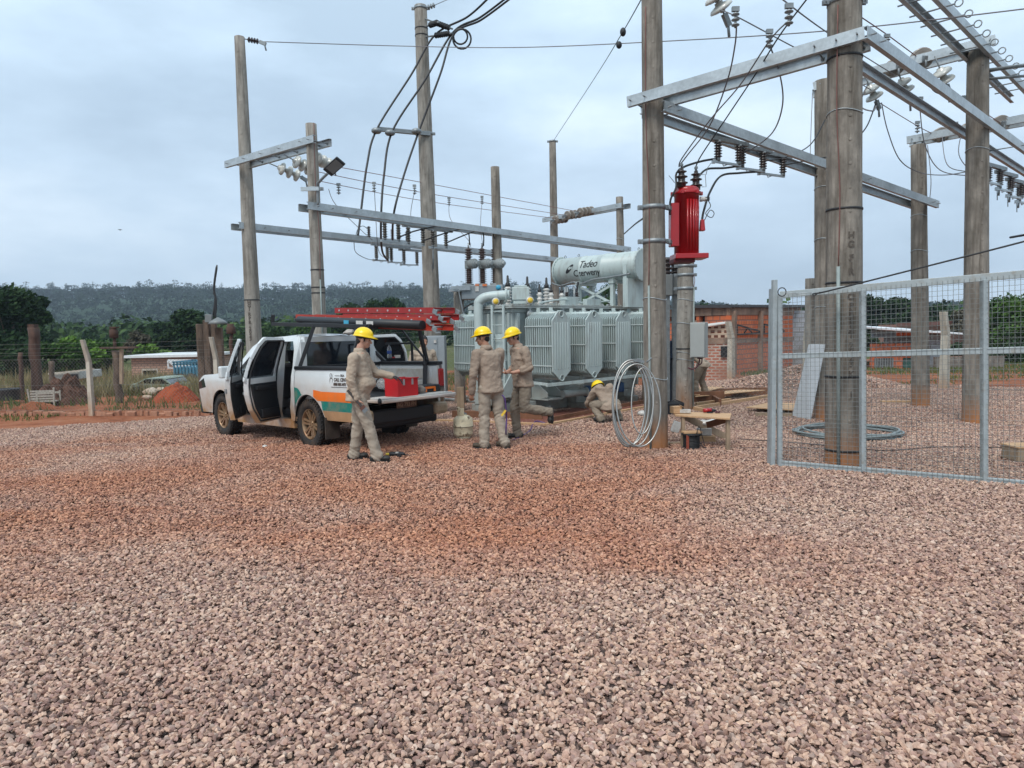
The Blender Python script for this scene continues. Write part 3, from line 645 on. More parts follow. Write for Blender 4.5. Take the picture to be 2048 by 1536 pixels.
fpost(g1,1.85,'white concrete fence post with bent top against the brick workshop',(g2-g1),w=.2)
fpost(g2,1.95,'orange-topped pale concrete fence post in front of the metal-roofed house',(g2-g1),w=.2)
chainlink('chain_link_fence',[gs[0],gs[1]],1.3,'chain-link fence behind the transformer reaching the brick workshop',wr=.0014,wires=[(1.45,0),(1.6,0)])
chainlink('chain_link_fence',gs[1:],1.3,'chain-link fence along the right rear in front of the houses',wr=.0014,wires=[(1.45,0),(1.6,0)])
# ragged red kerb of earth along the fence
M_kerb=mat('broken_red_kerb',(.33,.16,.10),.95,var=.35,scale=6,bump=.5,bscale=12)
kb=MB(); rr=random.Random(5)
for a,b in zip(gs[1:-1]+posts[:-1],gs[2:]+posts[1:]):
    d=b-a; n=int(d.length/.20)
    for i in range(n):
        p=a.lerp(b,(i+.5)/n); ang=math.atan2(d.y,d.x)+rr.uniform(-.15,.15)
        kb.box((p.x+rr.uniform(-.05,.05),p.y+rr.uniform(-.06,.06),gz(p.x,p.y)-.06+rr.uniform(-.05,.02)),(rr.uniform(.06,.30),rr.uniform(.05,.12),.16),Matrix.Rotation(ang+rr.uniform(-.3,.3),3,'Z')@Matrix.Rotation(rr.uniform(-.25,.25),3,'X'))
solo('kerb',kb,M_kerb,None,None,kind='structure',bevel=.02)
# ---------------------------------------------------------------- left background things
M_rust=mat('rusty_brown_concrete',(.10,.055,.04),.95,var=.35,scale=3,bump=.4,dirt=((.035,.022,.018),2,.4,.7,(3,3,.4)))
M_stump=mat('stained_old_column',(.14,.10,.075),.95,var=.4,scale=3,bump=.5,dirt=((.04,.03,.022),2,.42,.7,(3,3,.4)))
def Z(px,py,Y): return at(px,py,Y)
def column(px,ptop,w,Y,label,m=M_stump,extra=None,name='ruined_column'):
    c=at(px,ptop,Y); ww=w/FPX*Y; z0=gz(c.x,c.y)-.25; mb=MB(); r=random.Random(int(px)); rings=[]
    for i in range(9):
        z=z0+(c.z-z0)*i/8; rings.append((Vector((c.x+r.uniform(-.03,.03),c.y,z)),ww/2*r.uniform(.88,1.08),ww/2*r.uniform(.88,1.08)))
    mb.loft(rings,10); t=thing(name,label,'ruined column',(c.x,c.y,z0)); part(t,'shaft',mb,m); return t,c,ww
t,c,ww=column(66,655,19,24,'tall rusty brown stump column at the far left behind the fence',M_rust)
mb=MB(); mb.box(c+Vector((0,0,.05)),(ww*.7,ww*.7,.12)); part(t,'cap',mb,M_rust)
t,c,ww=column(103,722,10,26,'short thin brown stub between the rusty column and the white fence post',M_stump)
t,c,ww=column(40,705,8,23.5,'thin brown stub left of the tall rusty column',M_rust)
t,c,ww=column(232,700,15,22,'brown column carrying a dark crossbar and small drum on top')
mb=MB(); a=at(202,696,22); b=at(274,694.5,21.6); mb.beam(a,b,.10,.06); part(t,'crossbar',mb,M_rust)
mb=MB(); mb.tube([at(230,698,22),at(229,676,22)],.05,8); mb.lathe([(.02,0),(.13,.02),(.13,.25),(.09,.3),(.09,.36),(.02,.36)],at(228,677,22),n=10); mb.box(at(228,655,22),(.2,.2,.05)); part(t,'drum',mb,M_rust)
mb=MB(); mb.beam(at(243,699,21.9),at(243,768,21.9),.09,.09); part(t,'prop',mb,M_woodg)
# stump tower with antenna and lamp
t=thing('stump_tower','dark cluster of stained square columns with a leaning antenna and lamp, left of the pickup','tower',(at(420,700,22).x,22,-.3))
for (px,ptop,w,Y) in ((400,648,13,22),(413,640,12,21.6),(427,644,11,22.2),(438,655,12,21.7)):
    c=at(px,ptop,Y); mb=MB(); ww=w/FPX*Y; mb.box((c.x,c.y,(c.z-.4)/2),(ww,ww,c.z+.4)); part(t,'column',mb,M_stump,bevel=.02)
mb=MB(); a=at(424,640,21.5); mb.tube(catmull([a,at(431,600,21.5),at(428,575,21.5),at(434,530,21.5)],5),[.035]*15+[.02],6)
mb.tube(catmull([at(430,640,21.5),at(432,600,21.5),at(427,585,21.5)],4),.035,6); part(t,'antenna_mast',mb,M_wire)
mb=MB(); mb.box(at(418,637,21.4),(.20,.12,.24),Matrix.Rotation(.1,3,'Y')); part(t,'floodlight',mb,M_insg,bevel=.01)
mb=MB(); c=at(436,648,21.4); mb.lathe([(.30,0),(.2,.1),(.05,.18),(.02,.2)],c,n=12); part(t,'lamp_shade',mb,M_insg)
t,c,ww=column(462,668,7,21,'small brown drum-topped stub right of the stump tower, behind the pickup door',M_rust)
mb=MB(); mb.lathe([(.1,0),(.13,.02),(.13,.2),(.1,.22),(.1,.3),(.02,.3)],c,n=10); part(t,'drum',mb,M_rust)
# brick shed
M_bpale=brickmat('pale_salmon_brick',(.42,.24,.17),(.50,.31,.23),(.24,.17,.13),.28,.11,.018,dirtc=(.30,.2,.15))
M_roofw=mat('white_sheet_roof',(.60,.62,.62),.6,var=.1)
def P4(a,b,c,d): return [a,b,c,d]
sx0,sx1=at(262,716,33),at(398,716,33); zt=sx0.z; zb=-.5
t=thing('brick_shed','small salmon brick shed with a flat white roof edge beyond the left fence','shed',((sx0.x+sx1.x)/2,33,zb))
w=MB(); x0,x1=sx0.x,sx1.x; yw=33
wa=at(286,741,33).x; wb_=at(314,741,33).x; z1=at(300,741,33).z; z0=at(300,756,33).z
def wall_holes(mb,x0,x1,zb,zt,y,th,holes):
    """wall in the XZ plane with rectangular openings, built from strips"""
    xs=sorted(set([x0,x1]+[h[0] for h in holes]+[h[1] for h in holes]))
    for a,b in zip(xs[:-1],xs[1:]):
        hs=sorted([(h[2],h[3]) for h in holes if h[0]<=a+1e-6 and h[1]>=b-1e-6]); z=zb
        for (p,q) in hs:
            if p>z: mb.bb(a,b,y,y+th,z,p)
            z=q
        if z<zt: mb.bb(a,b,y,y+th,z,zt)
wall_holes(w,x0,x1,zb,zt,33,.2,[(wa,wb_,z0,z1)]); w.bb(x0,x0+.2,33.2,37,zb,zt-.15); w.bb(x1-.2,x1,33.2,37,zb,zt); part(t,'wall',w,M_bpale)
r_=MB(); r_.bb(x0-.25,x1+.25,32.7,37.2,zt,zt+.12); part(t,'roof',r_,M_roofw)
f=MB(); f.bb(wa-.05,wb_+.05,32.96,33.0,z1,z1+.08); f.bb(wa-.05,wb_+.05,32.96,33.0,z0-.06,z0); f.bb(wa-.05,wa,32.96,33,z0,z1); f.bb(wb_,wb_+.05,32.96,33,z0,z1); wi=part(t,'window',f,M_post)
g_=MB(); g_.bb(wa,wb_,33.08,33.1,z0,z1); part(t,'pane',g_,M_glass,parent=wi)
# blue cage trailer
M_blue=mat('faded_blue_paint',(.06,.19,.27),.6,var=.25,scale=3)
t=thing('cage_trailer','faded blue slatted cage trailer in front of the brick shed','trailer',at(372,758,28))
a=at(350,758,28);b=at(396,758,28); za=at(350,735,28).z; zb2=at(350,757,28).z; zc=at(350,724,28).z
mb=MB(); mb.bb(a.x,b.x,28,29.6,zb2,za)
part(t,'body',mb,M_blue,bevel=.02)
mb=MB()
for i in range(8):
    x=a.x+(b.x-a.x)*i/7
    for y in (27.98,29.6): mb.beam((x,y,zb2),(x,y,zc),.05,.05)
for z in (za+.12,zc):
    for y in (27.98,29.6): mb.beam((a.x-.05,y,z),(b.x+.05,y,z),.05,.06)
    mb.beam((a.x,27.98,z),(a.x,29.6,z),.05,.05)
part(t,'cage_rail',mb,M_blue)
for x in (a.x+.25,b.x-.25):
    mb=MB().lathe([(.02,-.08),(.28,-.08),(.3,-.04),(.3,.04),(.28,.08),(.02,.08)],(x,28,zb2-.1),(0,1,0),14); part(t,'wheel',mb,M_blk)
mb=MB(); c=at(364,716,29); # pale gable roof panel next to it
t=thing('lean_to_roof','white triangular lean-to roof beside the blue trailer','roof',at(364,740,31))
mb.prism([at(335,719,31),at(400,719,31),at(400,736,31),at(352,735,31)],(0,.1,0)); part(t,'panel',mb,M_roofw)
mb=MB(); mb.beam(at(336,721,30.9),at(353,736,30.9),.06,.06); mb.beam(at(336,721,30.9),at(337,737,30.9),.06,.06); mb.beam(at(337,736,30.9),at(353,736,30.9),.05,.05); part(t,'truss',mb,M_roofw)
# derelict green car
M_carg=mat('faded_green_car_paint',(.23,.28,.22),.5,var=.2)
t=thing('derelict_car','faded green derelict hatchback sunk in the weeds beyond the fence','car',at(302,790,25))
Yc=25
def cp(px,py): return at(px,py,Yc)
body=[cp(258,776),cp(262,768),cp(280,765),cp(330,765),cp(346,771),cp(347,785),cp(262,787)]
mb=MB(); mb.prism(body,(0,1.5,0)); part(t,'body',mb,M_carg,bevel=.04)
mb=MB(); top=[cp(274,767),cp(291,758.5),cp(326,757.5),cp(340,768)]
mb.prism(top,(0,1.5,0)); part(t,'window',mb,M_glass)
mb=MB(); mb.prism([cp(289,759.5),cp(292,757),cp(326,756),cp(329,758.5)],(0,1.5,0)); mb.beam(cp(274,767)-V(0,.01,0),cp(290,758.5)-V(0,.01,0),.05,.04); mb.beam(cp(341,768)-V(0,.01,0),cp(327,757.5)-V(0,.01,0),.05,.04); mb.beam(cp(305,758.5)-V(0,.01,0),cp(303,766)-V(0,.01,0),.05,.04); part(t,'roof',mb,M_carg)
for px in (276,334):
    mb=MB().lathe([(.02,-.08),(.26,-.08),(.29,-.03),(.29,.05),(.02,.08)],cp(px,789)+V(0,.02,0),(0,1,0),14); part(t,'wheel',mb,M_blk)
# heaps, crate, drum, debris
def lump(c,rx,ry,h,seed,rough=.3):
    mb=MB(); P=[]
    for i in range(25):
        row=[]
        for j in range(21):
            x=-1+2*i/24; y=-1+2*j/20; r=math.hypot(x,y); z=h*max(0,1-r**1.6)*(1+rough*noise.noise(Vector((x*4,y*4,seed)))+rough*.6*noise.noise(Vector((x*11,y*11,seed))))
            row.append((c.x+x*rx,c.y+y*ry,c.z-.1+(z if r<1 else -.05)))
        P.append(row)
    return mb.grid(P,smooth=False)
M_mound=gmat('bright_red_soil',[(.3,(.22,.045,.02)),(.6,(.36,.09,.04)),(.8,(.42,.13,.07))],3)
M_deb=gmat('brown_debris',[(.3,(.035,.018,.012)),(.55,(.10,.05,.035)),(.8,(.2,.12,.09))],4)
c=gp(352,796); solo('soil_heap',lump(c,.75,.6,.55,3),M_mound,'bright red heap of soil to the left of the pickup bonnet','soil heap',base=c)
c=gp(128,800); solo('debris_heap',lump(c,1.0,.8,.78,4,.6),M_deb,'dark brown heap of twisted debris left of the white fence post','debris heap',base=c)
c=gp(70,812); solo('sand_heap',lump(c,.7,.4,.22,6,.3),M_red_e,'low orange sand heap under the broken white crate','sand heap',base=c)
c=gp(20,800); mb=MB(); mb.lathe([(.30,0),(.30,.02),(.29,.3),(.32,.36),(.27,.38),(.25,.36),(.25,.05)],c,n=18)
solo('black_tub',mb,M_dark,'black round tub in the dry grass at the far left','tub',base=c)
c=gp(92,806); t=thing('broken_crate','broken white slatted crate lying on the sand at the left','crate',c,rz=.2)
mb=MB()
for i in range(5): mb.box((0,-.25,.08+i*.075),(.62,.02,.05))
mb.beam((-.32,-.26,0),(-.36,-.28,.46),.04,.04); mb.beam((.32,-.26,-.1),(.33,-.24,.48),.04,.04); mb.box((0,0,.05),(.6,.45,.03)); mb.beam((-.32,.2,0),(-.32,.2,.36),.04,.04); mb.beam((.32,.2,0),(.32,.2,.36),.04,.04); mb.box((0,.2,.3),(.62,.02,.06))
part(t,'slats',mb,mat('dirty_white_plastic',(.36,.33,.28),.6,var=.15),world=False)
c=gp(150,775); t=thing('scrap_van','pale box-bodied scrap vehicle lying behind the debris at the left','vehicle',V(c.x,27,-.3))
mb=MB(); mb.prism([at(97,752,27),at(108,745,27),at(158,742,27),at(160,758,27),at(97,760,27)],(0,1.5,0)); part(t,'body',mb,mat('chalky_white_paint',(.42,.42,.39),.7,var=.2),bevel=.03)
mb=MB(); mb.prism([at(134,749,26.98),at(156,748,26.98),at(158,760,26.98),at(136,761,26.98)],(0,-.02,0)); part(t,'window',mb,M_dark)
mb=MB(); mb.beam(at(97,748,26.9),at(188,738,26.9),.06,.06); part(t,'roof_bar',mb,M_post)
for i,(px,py,s) in enumerate(((160,778,.26),(170,776,.2),(152,776,.18),(300,782,.3),(322,778,.26),(295,790,.16),(262,770,.16))):
    c=gp(px,py+8); mb=MB(); r=random.Random(i); 
    pts=[]
    mb.ell(c+V(0,0,s*.35),(s*.8,s*.6,s*.45),n=9,m=6); 
    for k,v in enumerate(mb.v): mb.v[k]=tuple(Vector(v)+noise.noise_vector(Vector(v)*5)*s*.35)
    solo('rubble_piece',mb,M_post,['whitish rubble lump right of the debris heap','pale crumpled sack touching the white fence post','small pale lump left of the crumpled sack','white rubble piece below the derelict car','white rubble lump left of the red soil heap','small white chunk at the roadside below the derelict car','small white lump at the nose of the derelict car'][i],'rubble',base=c)
# ---------------------------------------------------------------- right background
M_bred=brickmat('red_hollow_brick',(.52,.115,.04),(.60,.17,.07),(.22,.10,.07),.30,.19,.02,dirtc=(.12,.07,.055),dlo=.54,dhi=.78)
M_bhole=brickmat('brick_with_pale_mortar',(.40,.12,.07),(.46,.16,.1),(.50,.42,.36),.20,.10,.022,dirtc=(.3,.15,.1))
M_band=mat('grimy_ring_beam',(.27,.18,.13),.9,var=.35,scale=1.2,bump=.3,dirt=((.08,.06,.05),2,.45,.7,(1,1,.5)))
M_sheet=mat('corrugated_dark_sheet',(.06,.06,.065),.6,.3,var=.2)
# workshop: corner near px 1462, left face runs left-away, right face runs right-away
YC=27.0
cor=at(1462,611,YC); rt=at(1600,615,31.5); lf=at(1320,609,32.0)
zt=cor.z
t=thing('brick_workshop','red brick workshop with a black corrugated roof behind the yard','workshop',(cor.x,cor.y,-.4))
def face(A,B,name,z0,z1,m,th=.2,holes=(),off=0):
    """vertical wall from A to B (xy); holes in (s0,s1,z0,z1)"""
    d=Vector((B.x-A.x,B.y-A.y,0)); Ln=d.length; d.normalize(); n=Vector((d.y,-d.x,0)); mb=MB()
    tmp=MB(); wall_holes(tmp,0,Ln,z0,z1,0,th,holes)
    for v in tmp.v: mb.v.append(tuple(Vector((A.x,A.y,0))+d*v[0]-n*v[1]+n*off+Vector((0,0,v[2]))))
    mb.f=tmp.f; mb.sm=tmp.sm; mb.mi=tmp.mi
    return mb,d,n
dl=Vector((cor.x-lf.x,cor.y-lf.y,0)); LL=dl.length
def sL(px,Yg=None):   # arc position along the left face for a pixel column
    d=ray(px,700); # solve intersection of ray plane with the line lf->cor
    k=d.x/d.y; a=lf; u=dl.normalized(); return (k*a.y-a.x)/(u.x-k*u.y)
h=[]
for (pa,pb,ya,yb) in ((1338,1349,627,643),(1384,1392,624,641),(1399,1410,623,645)):
    s0,s1=sL(pa),sL(pb); ym=lf.y+(cor.y-lf.y)*(s0/LL); h.append((s0,s1,at(pa,yb,ym).z,at(pa,ya,ym).z))
mb,d,n=face(lf,cor,'wall',-.4,zt-.35,M_bred,holes=h); wl=part(t,'wall',mb,M_bred)
mb,_,_=face(lf,cor,'b',zt-.35,zt-.02,M_band,off=.03); part(t,'ring_beam',mb,M_band)
for q in h:
    mb=MB(); A=lf+d*q[0]; B=lf+d*q[1]; A.z=B.z=0
    for (p0,p1) in (((q[0]-.06),q[1]+.06),):
        a_=lf+d*p0; b_=lf+d*p1; mb.prism([V(a_.x,a_.y,q[2]-.08)+n*.02,V(b_.x,b_.y,q[2]-.08)+n*.02,V(b_.x,b_.y,q[2])+n*.02,V(a_.x,a_.y,q[2])+n*.02],-n*.1)
    fr=part(t,'window_sill',mb,M_band)
    mb=MB(); mb.prism([V(A.x,A.y,q[2])-n*.15,V(B.x,B.y,q[2])-n*.15,V(B.x,B.y,q[3])-n*.15,V(A.x,A.y,q[3])-n*.15],-n*.03); part(t,'shutter',mb,M_dark,parent=fr)
mb,d2,n2=face(cor,rt,'wall',-.4,zt-.35,M_bred); part(t,'wall',mb,M_bred)
mb,_,_=face(cor,rt,'b',zt-.35,zt-.02,M_band,off=.03); part(t,'ring_beam',mb,M_band)
zb1=at(1500,682,28.5).z; mb,_,_=face(cor,rt,'b',zb1-.05,zb1+.09,M_band,off=.04); part(t,'tie_beam',mb,M_band)
for px in (1464,1536):
    yy=YC+ (0.2 if px==1464 else 2.3); c=at(px,650,yy); mb=MB(); 
    s=.12 if px==1464 else 2.35; q=cor+d2*s; mb.box((q.x+n2.x*.05,q.y+n2.y*.05,(zt-.6)/2),(.18,.2,zt+.2),Matrix.Rotation(math.atan2(d2.y,d2.x),3,'Z')); part(t,'pilaster',mb,M_band,bevel=.01)
for s0 in (.3,2.6):   # steel brackets
    mb=MB(); za=at(1500,649,28).z
    A=cor+d2*s0+n2*.1; B=cor+d2*(s0+1.9)+n2*.1
    mb.beam(V(A.x,A.y,za),V(B.x,B.y,za-.28),.05,.05); mb.beam(V(A.x,A.y,za-.38),V(B.x,B.y,za-.33),.05,.05); mb.beam(V(A.x,A.y,za-.38),V(A.x,A.y,za),.05,.05)
    m_=A.lerp(B,.45); mb.beam(V(m_.x,m_.y,za-.13),V(m_.x-.2*d2.x,m_.y,za-.36),.04,.04); mb.beam(V(m_.x,m_.y,za-.13),V(m_.x+.3*d2.x,m_.y,za-.36),.04,.04); part(t,'steel_bracket',mb,M_dark)
roof=MB(); ov=.25
c0=cor+n*ov+n2*ov; l0=lf+n*ov; r0=rt+n2*ov; back=lf+(rt-cor)
cor_=[]
nn=60
def rp(A,B,zA,zB):
    pts=[]
    for i in range(nn+1):
        p=A.lerp(B,i/nn); pts.append((p.x,p.y,zA+(zB-zA)*i/nn+.03*(i%2)))
    return pts
Ar=rp(c0,r0,zt,zt+.05); Br=rp(l0,back,zt+.15,zt+.2); roof.grid([Ar,Br]); roof.grid([[(x,y,z-.09) for x,y,z in Ar],[(x,y,z-.09) for x,y,z in Br]]); roof.grid([Ar,[(x,y,z-.09) for x,y,z in Ar]]); roof.beam(V(c0.x,c0.y,zt-.03),V(l0.x,l0.y,zt+.12),.04,.12)
part(t,'roof',roof,M_sheet)
# lower pierced brick wall in front, left of the fence post
A=at(1345,700,24.6); B=at(1458,700,24.2); t=thing('pierced_brick_wall','low wall of pale-mortared pierced bricks in front of the workshop','wall',(A.x,A.y,-.2))
A.z=B.z=0; dB=(B-A).normalized(); nB=V(dB.y,-dB.x,0)
zlo=-.2; zmid=at(1430,688,24.4).z; ztl=at(1345,664,24.6).z; ztr=at(1458,648,24.2).z
def pan(A,B,z0a,z0b,z1a,z1b,th=.15): return MB().prism([V(A.x,A.y,z0a),V(B.x,B.y,z0b),V(B.x,B.y,z1b),V(A.x,A.y,z1a)],-nB*th)
part(t,'lower_wall',pan(A,B,zlo,zlo,zmid,zmid),M_bhole)
part(t,'upper_wall',pan(A,B,zmid+.22,zmid+.22,ztl,ztr),brickmat('pierced_blocks',(.09,.03,.02),(.16,.06,.035),(.50,.38,.28),.17,.16,.035,dirtc=(.35,.2,.13),dlo=.6,dhi=.8))
A2=A+nB*.02; B2=B+nB*.02; part(t,'ring_beam',MB().prism([V(A2.x,A2.y,zmid+.001),V(B2.x,B2.y,zmid+.001),V(B2.x,B2.y,zmid+.219),V(A2.x,A2.y,zmid+.219)],-nB*.19),M_band)
rf=MB(); rf.prism([V(A.x,A.y,ztl+.02)+nB*.4,V(B.x,B.y,ztr+.02)+nB*.1,V(B.x,B.y,ztr+.06)-nB*1.6,V(A.x,A.y,ztl+.10)-nB*1.6],(0,0,.03)); part(t,'roof_sheet',rf,mat('pale_sheet',(.5,.47,.43),.7,var=.2))
mb=MB(); q=at(1451,703,24.2); mb.box(q+nB*.06,(.32,.04,.36),Matrix.Rotation(math.atan2(dB.y,dB.x),3,'Z')); part(t,'hatch',mb,M_dark)
# dark lean-to right of workshop with pale blocks
t=thing('grey_block_wall','grey concrete-block wall end to the right of the workshop','wall',at(1595,700,31.2))
mb=MB(); a=at(1583,622,31);b=at(1612,622,31); mb.bb(a.x,b.x,31,31.3,-.3,a.z); part(t,'wall',mb,brickmat('grey_block',(.27,.29,.32),(.33,.35,.38),(.2,.2,.2),.4,.2,.02))
# metal-roofed house
YH=27.5
hx0,hx1,hx2=at(1745,700,YH).x,at(1852,700,YH).x,at(1885,700,YH).x
t=thing('metal_roofed_house','low brick and grey block house with a bright metal roof, seen through the gate','house',((hx0+hx1)/2,YH,-.4))
zr0=at(1745,658,YH).z; zr1=at(1885,667,YH).z; zbl=at(1800,687,YH).z
mb=MB(); wx=[at(p,700,YH).x for p in (1768,1790,1812,1822,1832)]
z_s,z_l=at(1780,735,YH).z,at(1780,716,YH).z
wall_holes(mb,hx0,hx1,-.4,zbl,YH,.2,[(at(1750,700,YH).x,at(1785,700,YH).x,z_s,z_l),(at(1806,700,YH).x,at(1832,700,YH).x,-.4,z_l)]); part(t,'brick_wall',mb,M_bred)
mb=MB(); mb.prism([V(hx0,YH-.02,zbl+.25),V(at(1790,700,YH).x,YH-.02,zbl+.25),V(at(1790,700,YH).x,YH-.02,zr0-.1),V(hx0,YH-.02,zr0-.02)],(0,.2,0)); part(t,'blue_panel',mb,mat('weathered_blue_boards',(.17,.24,.29),.8,var=.25,scale=3))
mb=MB(); xa=at(1790,700,YH).x; mb.prism([V(xa,YH,zbl+.3),V(hx1,YH,zbl+.3),V(hx1,YH,zr1-.02),V(xa,YH,zr0-.12)],(0,.2,0)); part(t,'upper_brick_wall',mb,M_bred)
mb=MB(); mb.bb(hx1,hx2,YH,YH+.2,-.4,zr1-.02); mb.bb(hx2-.2,hx2,YH+.2,YH+4,-.4,zr1); part(t,'block_wall',mb,MC['grey_block'])
mb=MB(); mb.bb(hx1,hx2+2.0,YH-.6,YH-.5,-.4,.35); part(t,'plinth_wall',mb,M_conc)
mb=MB(); mb.prism([V(hx0-.3,YH-.8,zr0),V(hx2+.5,YH-.8,zr1-.05),V(hx2+.5,YH-.8,zr1+.0),V(hx0-.3,YH-.8,zr0+.06)],(0,5.2,.22)); part(t,'roof',mb,mat('bright_zinc_sheet',(.72,.74,.76),.45,.2,var=.12))
mb=MB(); x=at(1750,700,YH).x; x2=at(1785,700,YH).x
for i in range(8): mb.bb(x+(x2-x)*i/7-.03,x+(x2-x)*i/7+.03,YH-.05,YH-.02,z_s,z_l)
wi=part(t,'window_grille',mb,M_insg); part(t,'pane',MB().bb(x,x2,YH+.1,YH+.12,z_s,z_l),M_glass,parent=wi)
part(t,'gate_door',MB().bb(at(1806,700,YH).x,at(1832,700,YH).x,YH+.1,YH+.15,-.4,z_l),mat('dark_green_gate',(.03,.11,.09),.6,var=.3))
# distant reddish wall/roofs beyond
t=thing('distant_terrace','far row of reddish walls and roofs on the slope behind the metal-roofed house','terrace',at(1880,640,66))
mb=MB(); a=at(1790,655,66);b=at(1980,655,66); mb.bb(a.x,b.x,66,69,-1,at(1880,648,66).z); part(t,'wall',mb,mat('pinkish_far_wall',(.27,.13,.10),.9,var=.3,scale=.6))
mb=MB(); mb.prism([V(a.x,65.5,at(1880,650,66).z),V(b.x,65.5,at(1880,647,66).z),V(b.x,65.5,at(1880,640,66).z),V(a.x,65.5,at(1880,645,66).z)],(0,.3,0)); part(t,'roof',mb,mat('brown_far_roof',(.15,.07,.06),.9,var=.3,scale=.6))
# white van part seen right of the orange-topped post
c=at(1914,760,25.5); t=thing('white_banner','bright white rectangular board on the grass with a bare bush in front','board',(c.x,25.5,0))
a=at(1898,752,25.5);b=at(1932,768,25.5); part(t,'board',MB().bb(a.x,b.x,25.5,25.58,b.z,a.z),mat('bright_white_board',(.85,.86,.86),.5,var=.03),bevel=.01)
part(t,'leg',MB().bb(a.x+.05,a.x+.10,25.52,25.56,-.3,b.z),M_galvd); part(t,'leg',MB().bb(b.x-.10,b.x-.05,25.52,25.56,-.3,b.z),M_galvd)
t=thing('bare_bush','small bare branching bush in front of the white board','bush',gp(1907,772)); mb=MB(); base=t.location.copy(); r=random.Random(4); base.y=24.9; base.x=at(1907,770,24.9).x; base.z=0
tp=at(1908,756,24.9)
mb.tube([base,tp],[.03,.02],5)
for k in range(9):
    e=tp+V(r.uniform(-.35,.5),0,r.uniform(-.02,.25)); mb.tube([base.lerp(tp,r.uniform(.5,1)),e],[.018,.008],4)
    for _ in range(14): p=e+V(r.gauss(0,.05),r.gauss(0,.05),r.gauss(0,.04)); mb.add([p,p+V(.04,0,.01),p+V(.03,.01,.04)],[(0,1,2)])
part(t,'branches',mb,M_blk)
# ================================================================ poles
def pole(bx,by,Y,tx,ty,wb,wt,label,m=M_concb,bands=(),text=None,holes=True,rod=None):
    """bx,by: base px (by may be None -> ground under that depth); Y depth"""
    b=at(bx,by if by else 700,Y); b.z=gz(b.x,b.y); tp=at(tx,ty,Y)
    t=thing('concrete_pole',label,'utility pole',b,group='concrete poles of the substation')
    mb=MB(); rb=wb/2/FPX*Y; rt_=wt/2/FPX*Y; n=14; r=random.Random(int(bx*7)); rings=[]
    for i in range(n+1):
        k=i/n; p=b.lerp(tp,k); rr=rb+(rt_-rb)*k
        rings.append((Vector((p.x,p.y,p.z-(.3 if i==0 else 0))),rr,rr))
    nn=20; vs=[]
    for (c,rx,ry) in rings:
        for q in range(nn):
            a=2*math.pi*q/nn; f=1+.012*math.sin(q*5.3+c.z*3)
            vs.append(c+Vector((rx*f*math.cos(a),ry*f*math.sin(a),0)))
    fs=[(i*nn+q,i*nn+(q+1)%nn,(i+1)*nn+(q+1)%nn,(i+1)*nn+q) for i in range(n) for q in range(nn)]; fs.append(tuple(n*nn+q for q in range(nn)))
    mb.add(vs,fs,True)
    if holes:
        for k in [j/24 for j in range(2,24)]:
            c=b.lerp(tp,k); rr=rb+(rt_-rb)*k; d=V(-.1,-1,0).normalized(); mb.lathe([(.022,0),(.018,.003),(.001,.003)],c+d*(rr-.002),d,10)
    part(t,'shaft',mb,m)
    def cen(py):      # axis point and radius at image height py
        lo,hi=0,1
        f=lambda k:b.lerp(tp,k)
        for _ in range(30):
            mid=(lo+hi)/2; q=f(mid)-CP; y_=768-FPX*q.dot(Uv)/q.dot(Fv)
            if y_>py: lo=mid
            else: hi=mid
        return f(lo),rb+(rt_-rb)*lo
    t['_r']=rb
    for (py,kind) in bands:
        c,rr=cen(py)
        mb=MB(); 
        if kind=='strap': mb.lathe([(rr+.001,-.012),(rr+.007,-.012),(rr+.007,.012),(rr+.001,.012)],c,n=24); part(t,'strap',mb,M_blk)
        elif kind=='wire': mb.tube([c+V((rr+.004)*math.cos(a),(rr+.004)*math.sin(a),.02*math.sin(a*2)) for a in [2*math.pi*i/24 for i in range(24)]],.006,5,closed=True); part(t,'wire_tie',mb,M_galv)
        else:
            mb.lathe([(rr+.001,-.03),(rr+.008,-.03),(rr+.008,.03),(rr+.001,.03)],c,n=24)
            for sx in (-1,1):
                mb.box(c+V(sx*(rr+.035),-.02,0),(.07,.012,.06)); mb.box(c+V(sx*(rr+.035),.02,0),(.07,.012,.06)); mb.tube([c+V(sx*(rr+.04),-.05,0),c+V(sx*(rr+.04),.05,0)],.01,6)
            part(t,'steel_band',mb,M_galvd)
    if text:
        mb=MB()
        for (ch,py) in text:
            c,rr=cen(py); vs,fs=textgeo(ch,.105,.0,'CENTER',weight=.004)
            ang0=-math.pi/2-.05
            vv=[]
            for v in vs:
                a=ang0+(v.x+text_dx)/rr; q,_=c,rr
                vv.append(V(c.x+(rr+.005)*math.cos(a),c.y+(rr+.005)*math.sin(a),c.z+v.y))
            mb.add(vv,fs)
        part(t,'cast_lettering',mb,mat('dark_lettering_stain',(.095,.078,.065),.95,var=.3,scale=30))
    if rod:
        mb=MB(); px0,y0,y1,rad=rod; c0,r0=cen(y0); c1,r1=cen(y1)
        off=(px0-bx)/FPX*Y
        def q(c,rr):
            o=max(-rr*.96,min(rr*.96,off)); return c+V(o,-math.sqrt(max(rr*rr-o*o,0))-rad*1.1,0)
        mb.tube([q(c0,r0),q(c1,r1)],rad,8); part(t,'conduit',mb,mat('grey_green_conduit',(.24,.28,.27),.5,var=.15,scale=8))
        if y0>150:
            mb=MB(); c2,r2=cen(20); a=q(c0,r0); e=q(c2,r2); mb.tube(catmull([a,a.lerp(e,.3)+V(.02,0,0),a.lerp(e,.6)-V(.015,0,0),e],4),.007,5); part(t,'ground_wire',mb,M_cu)
    return t,cen
text_dx=0
P1=10.07
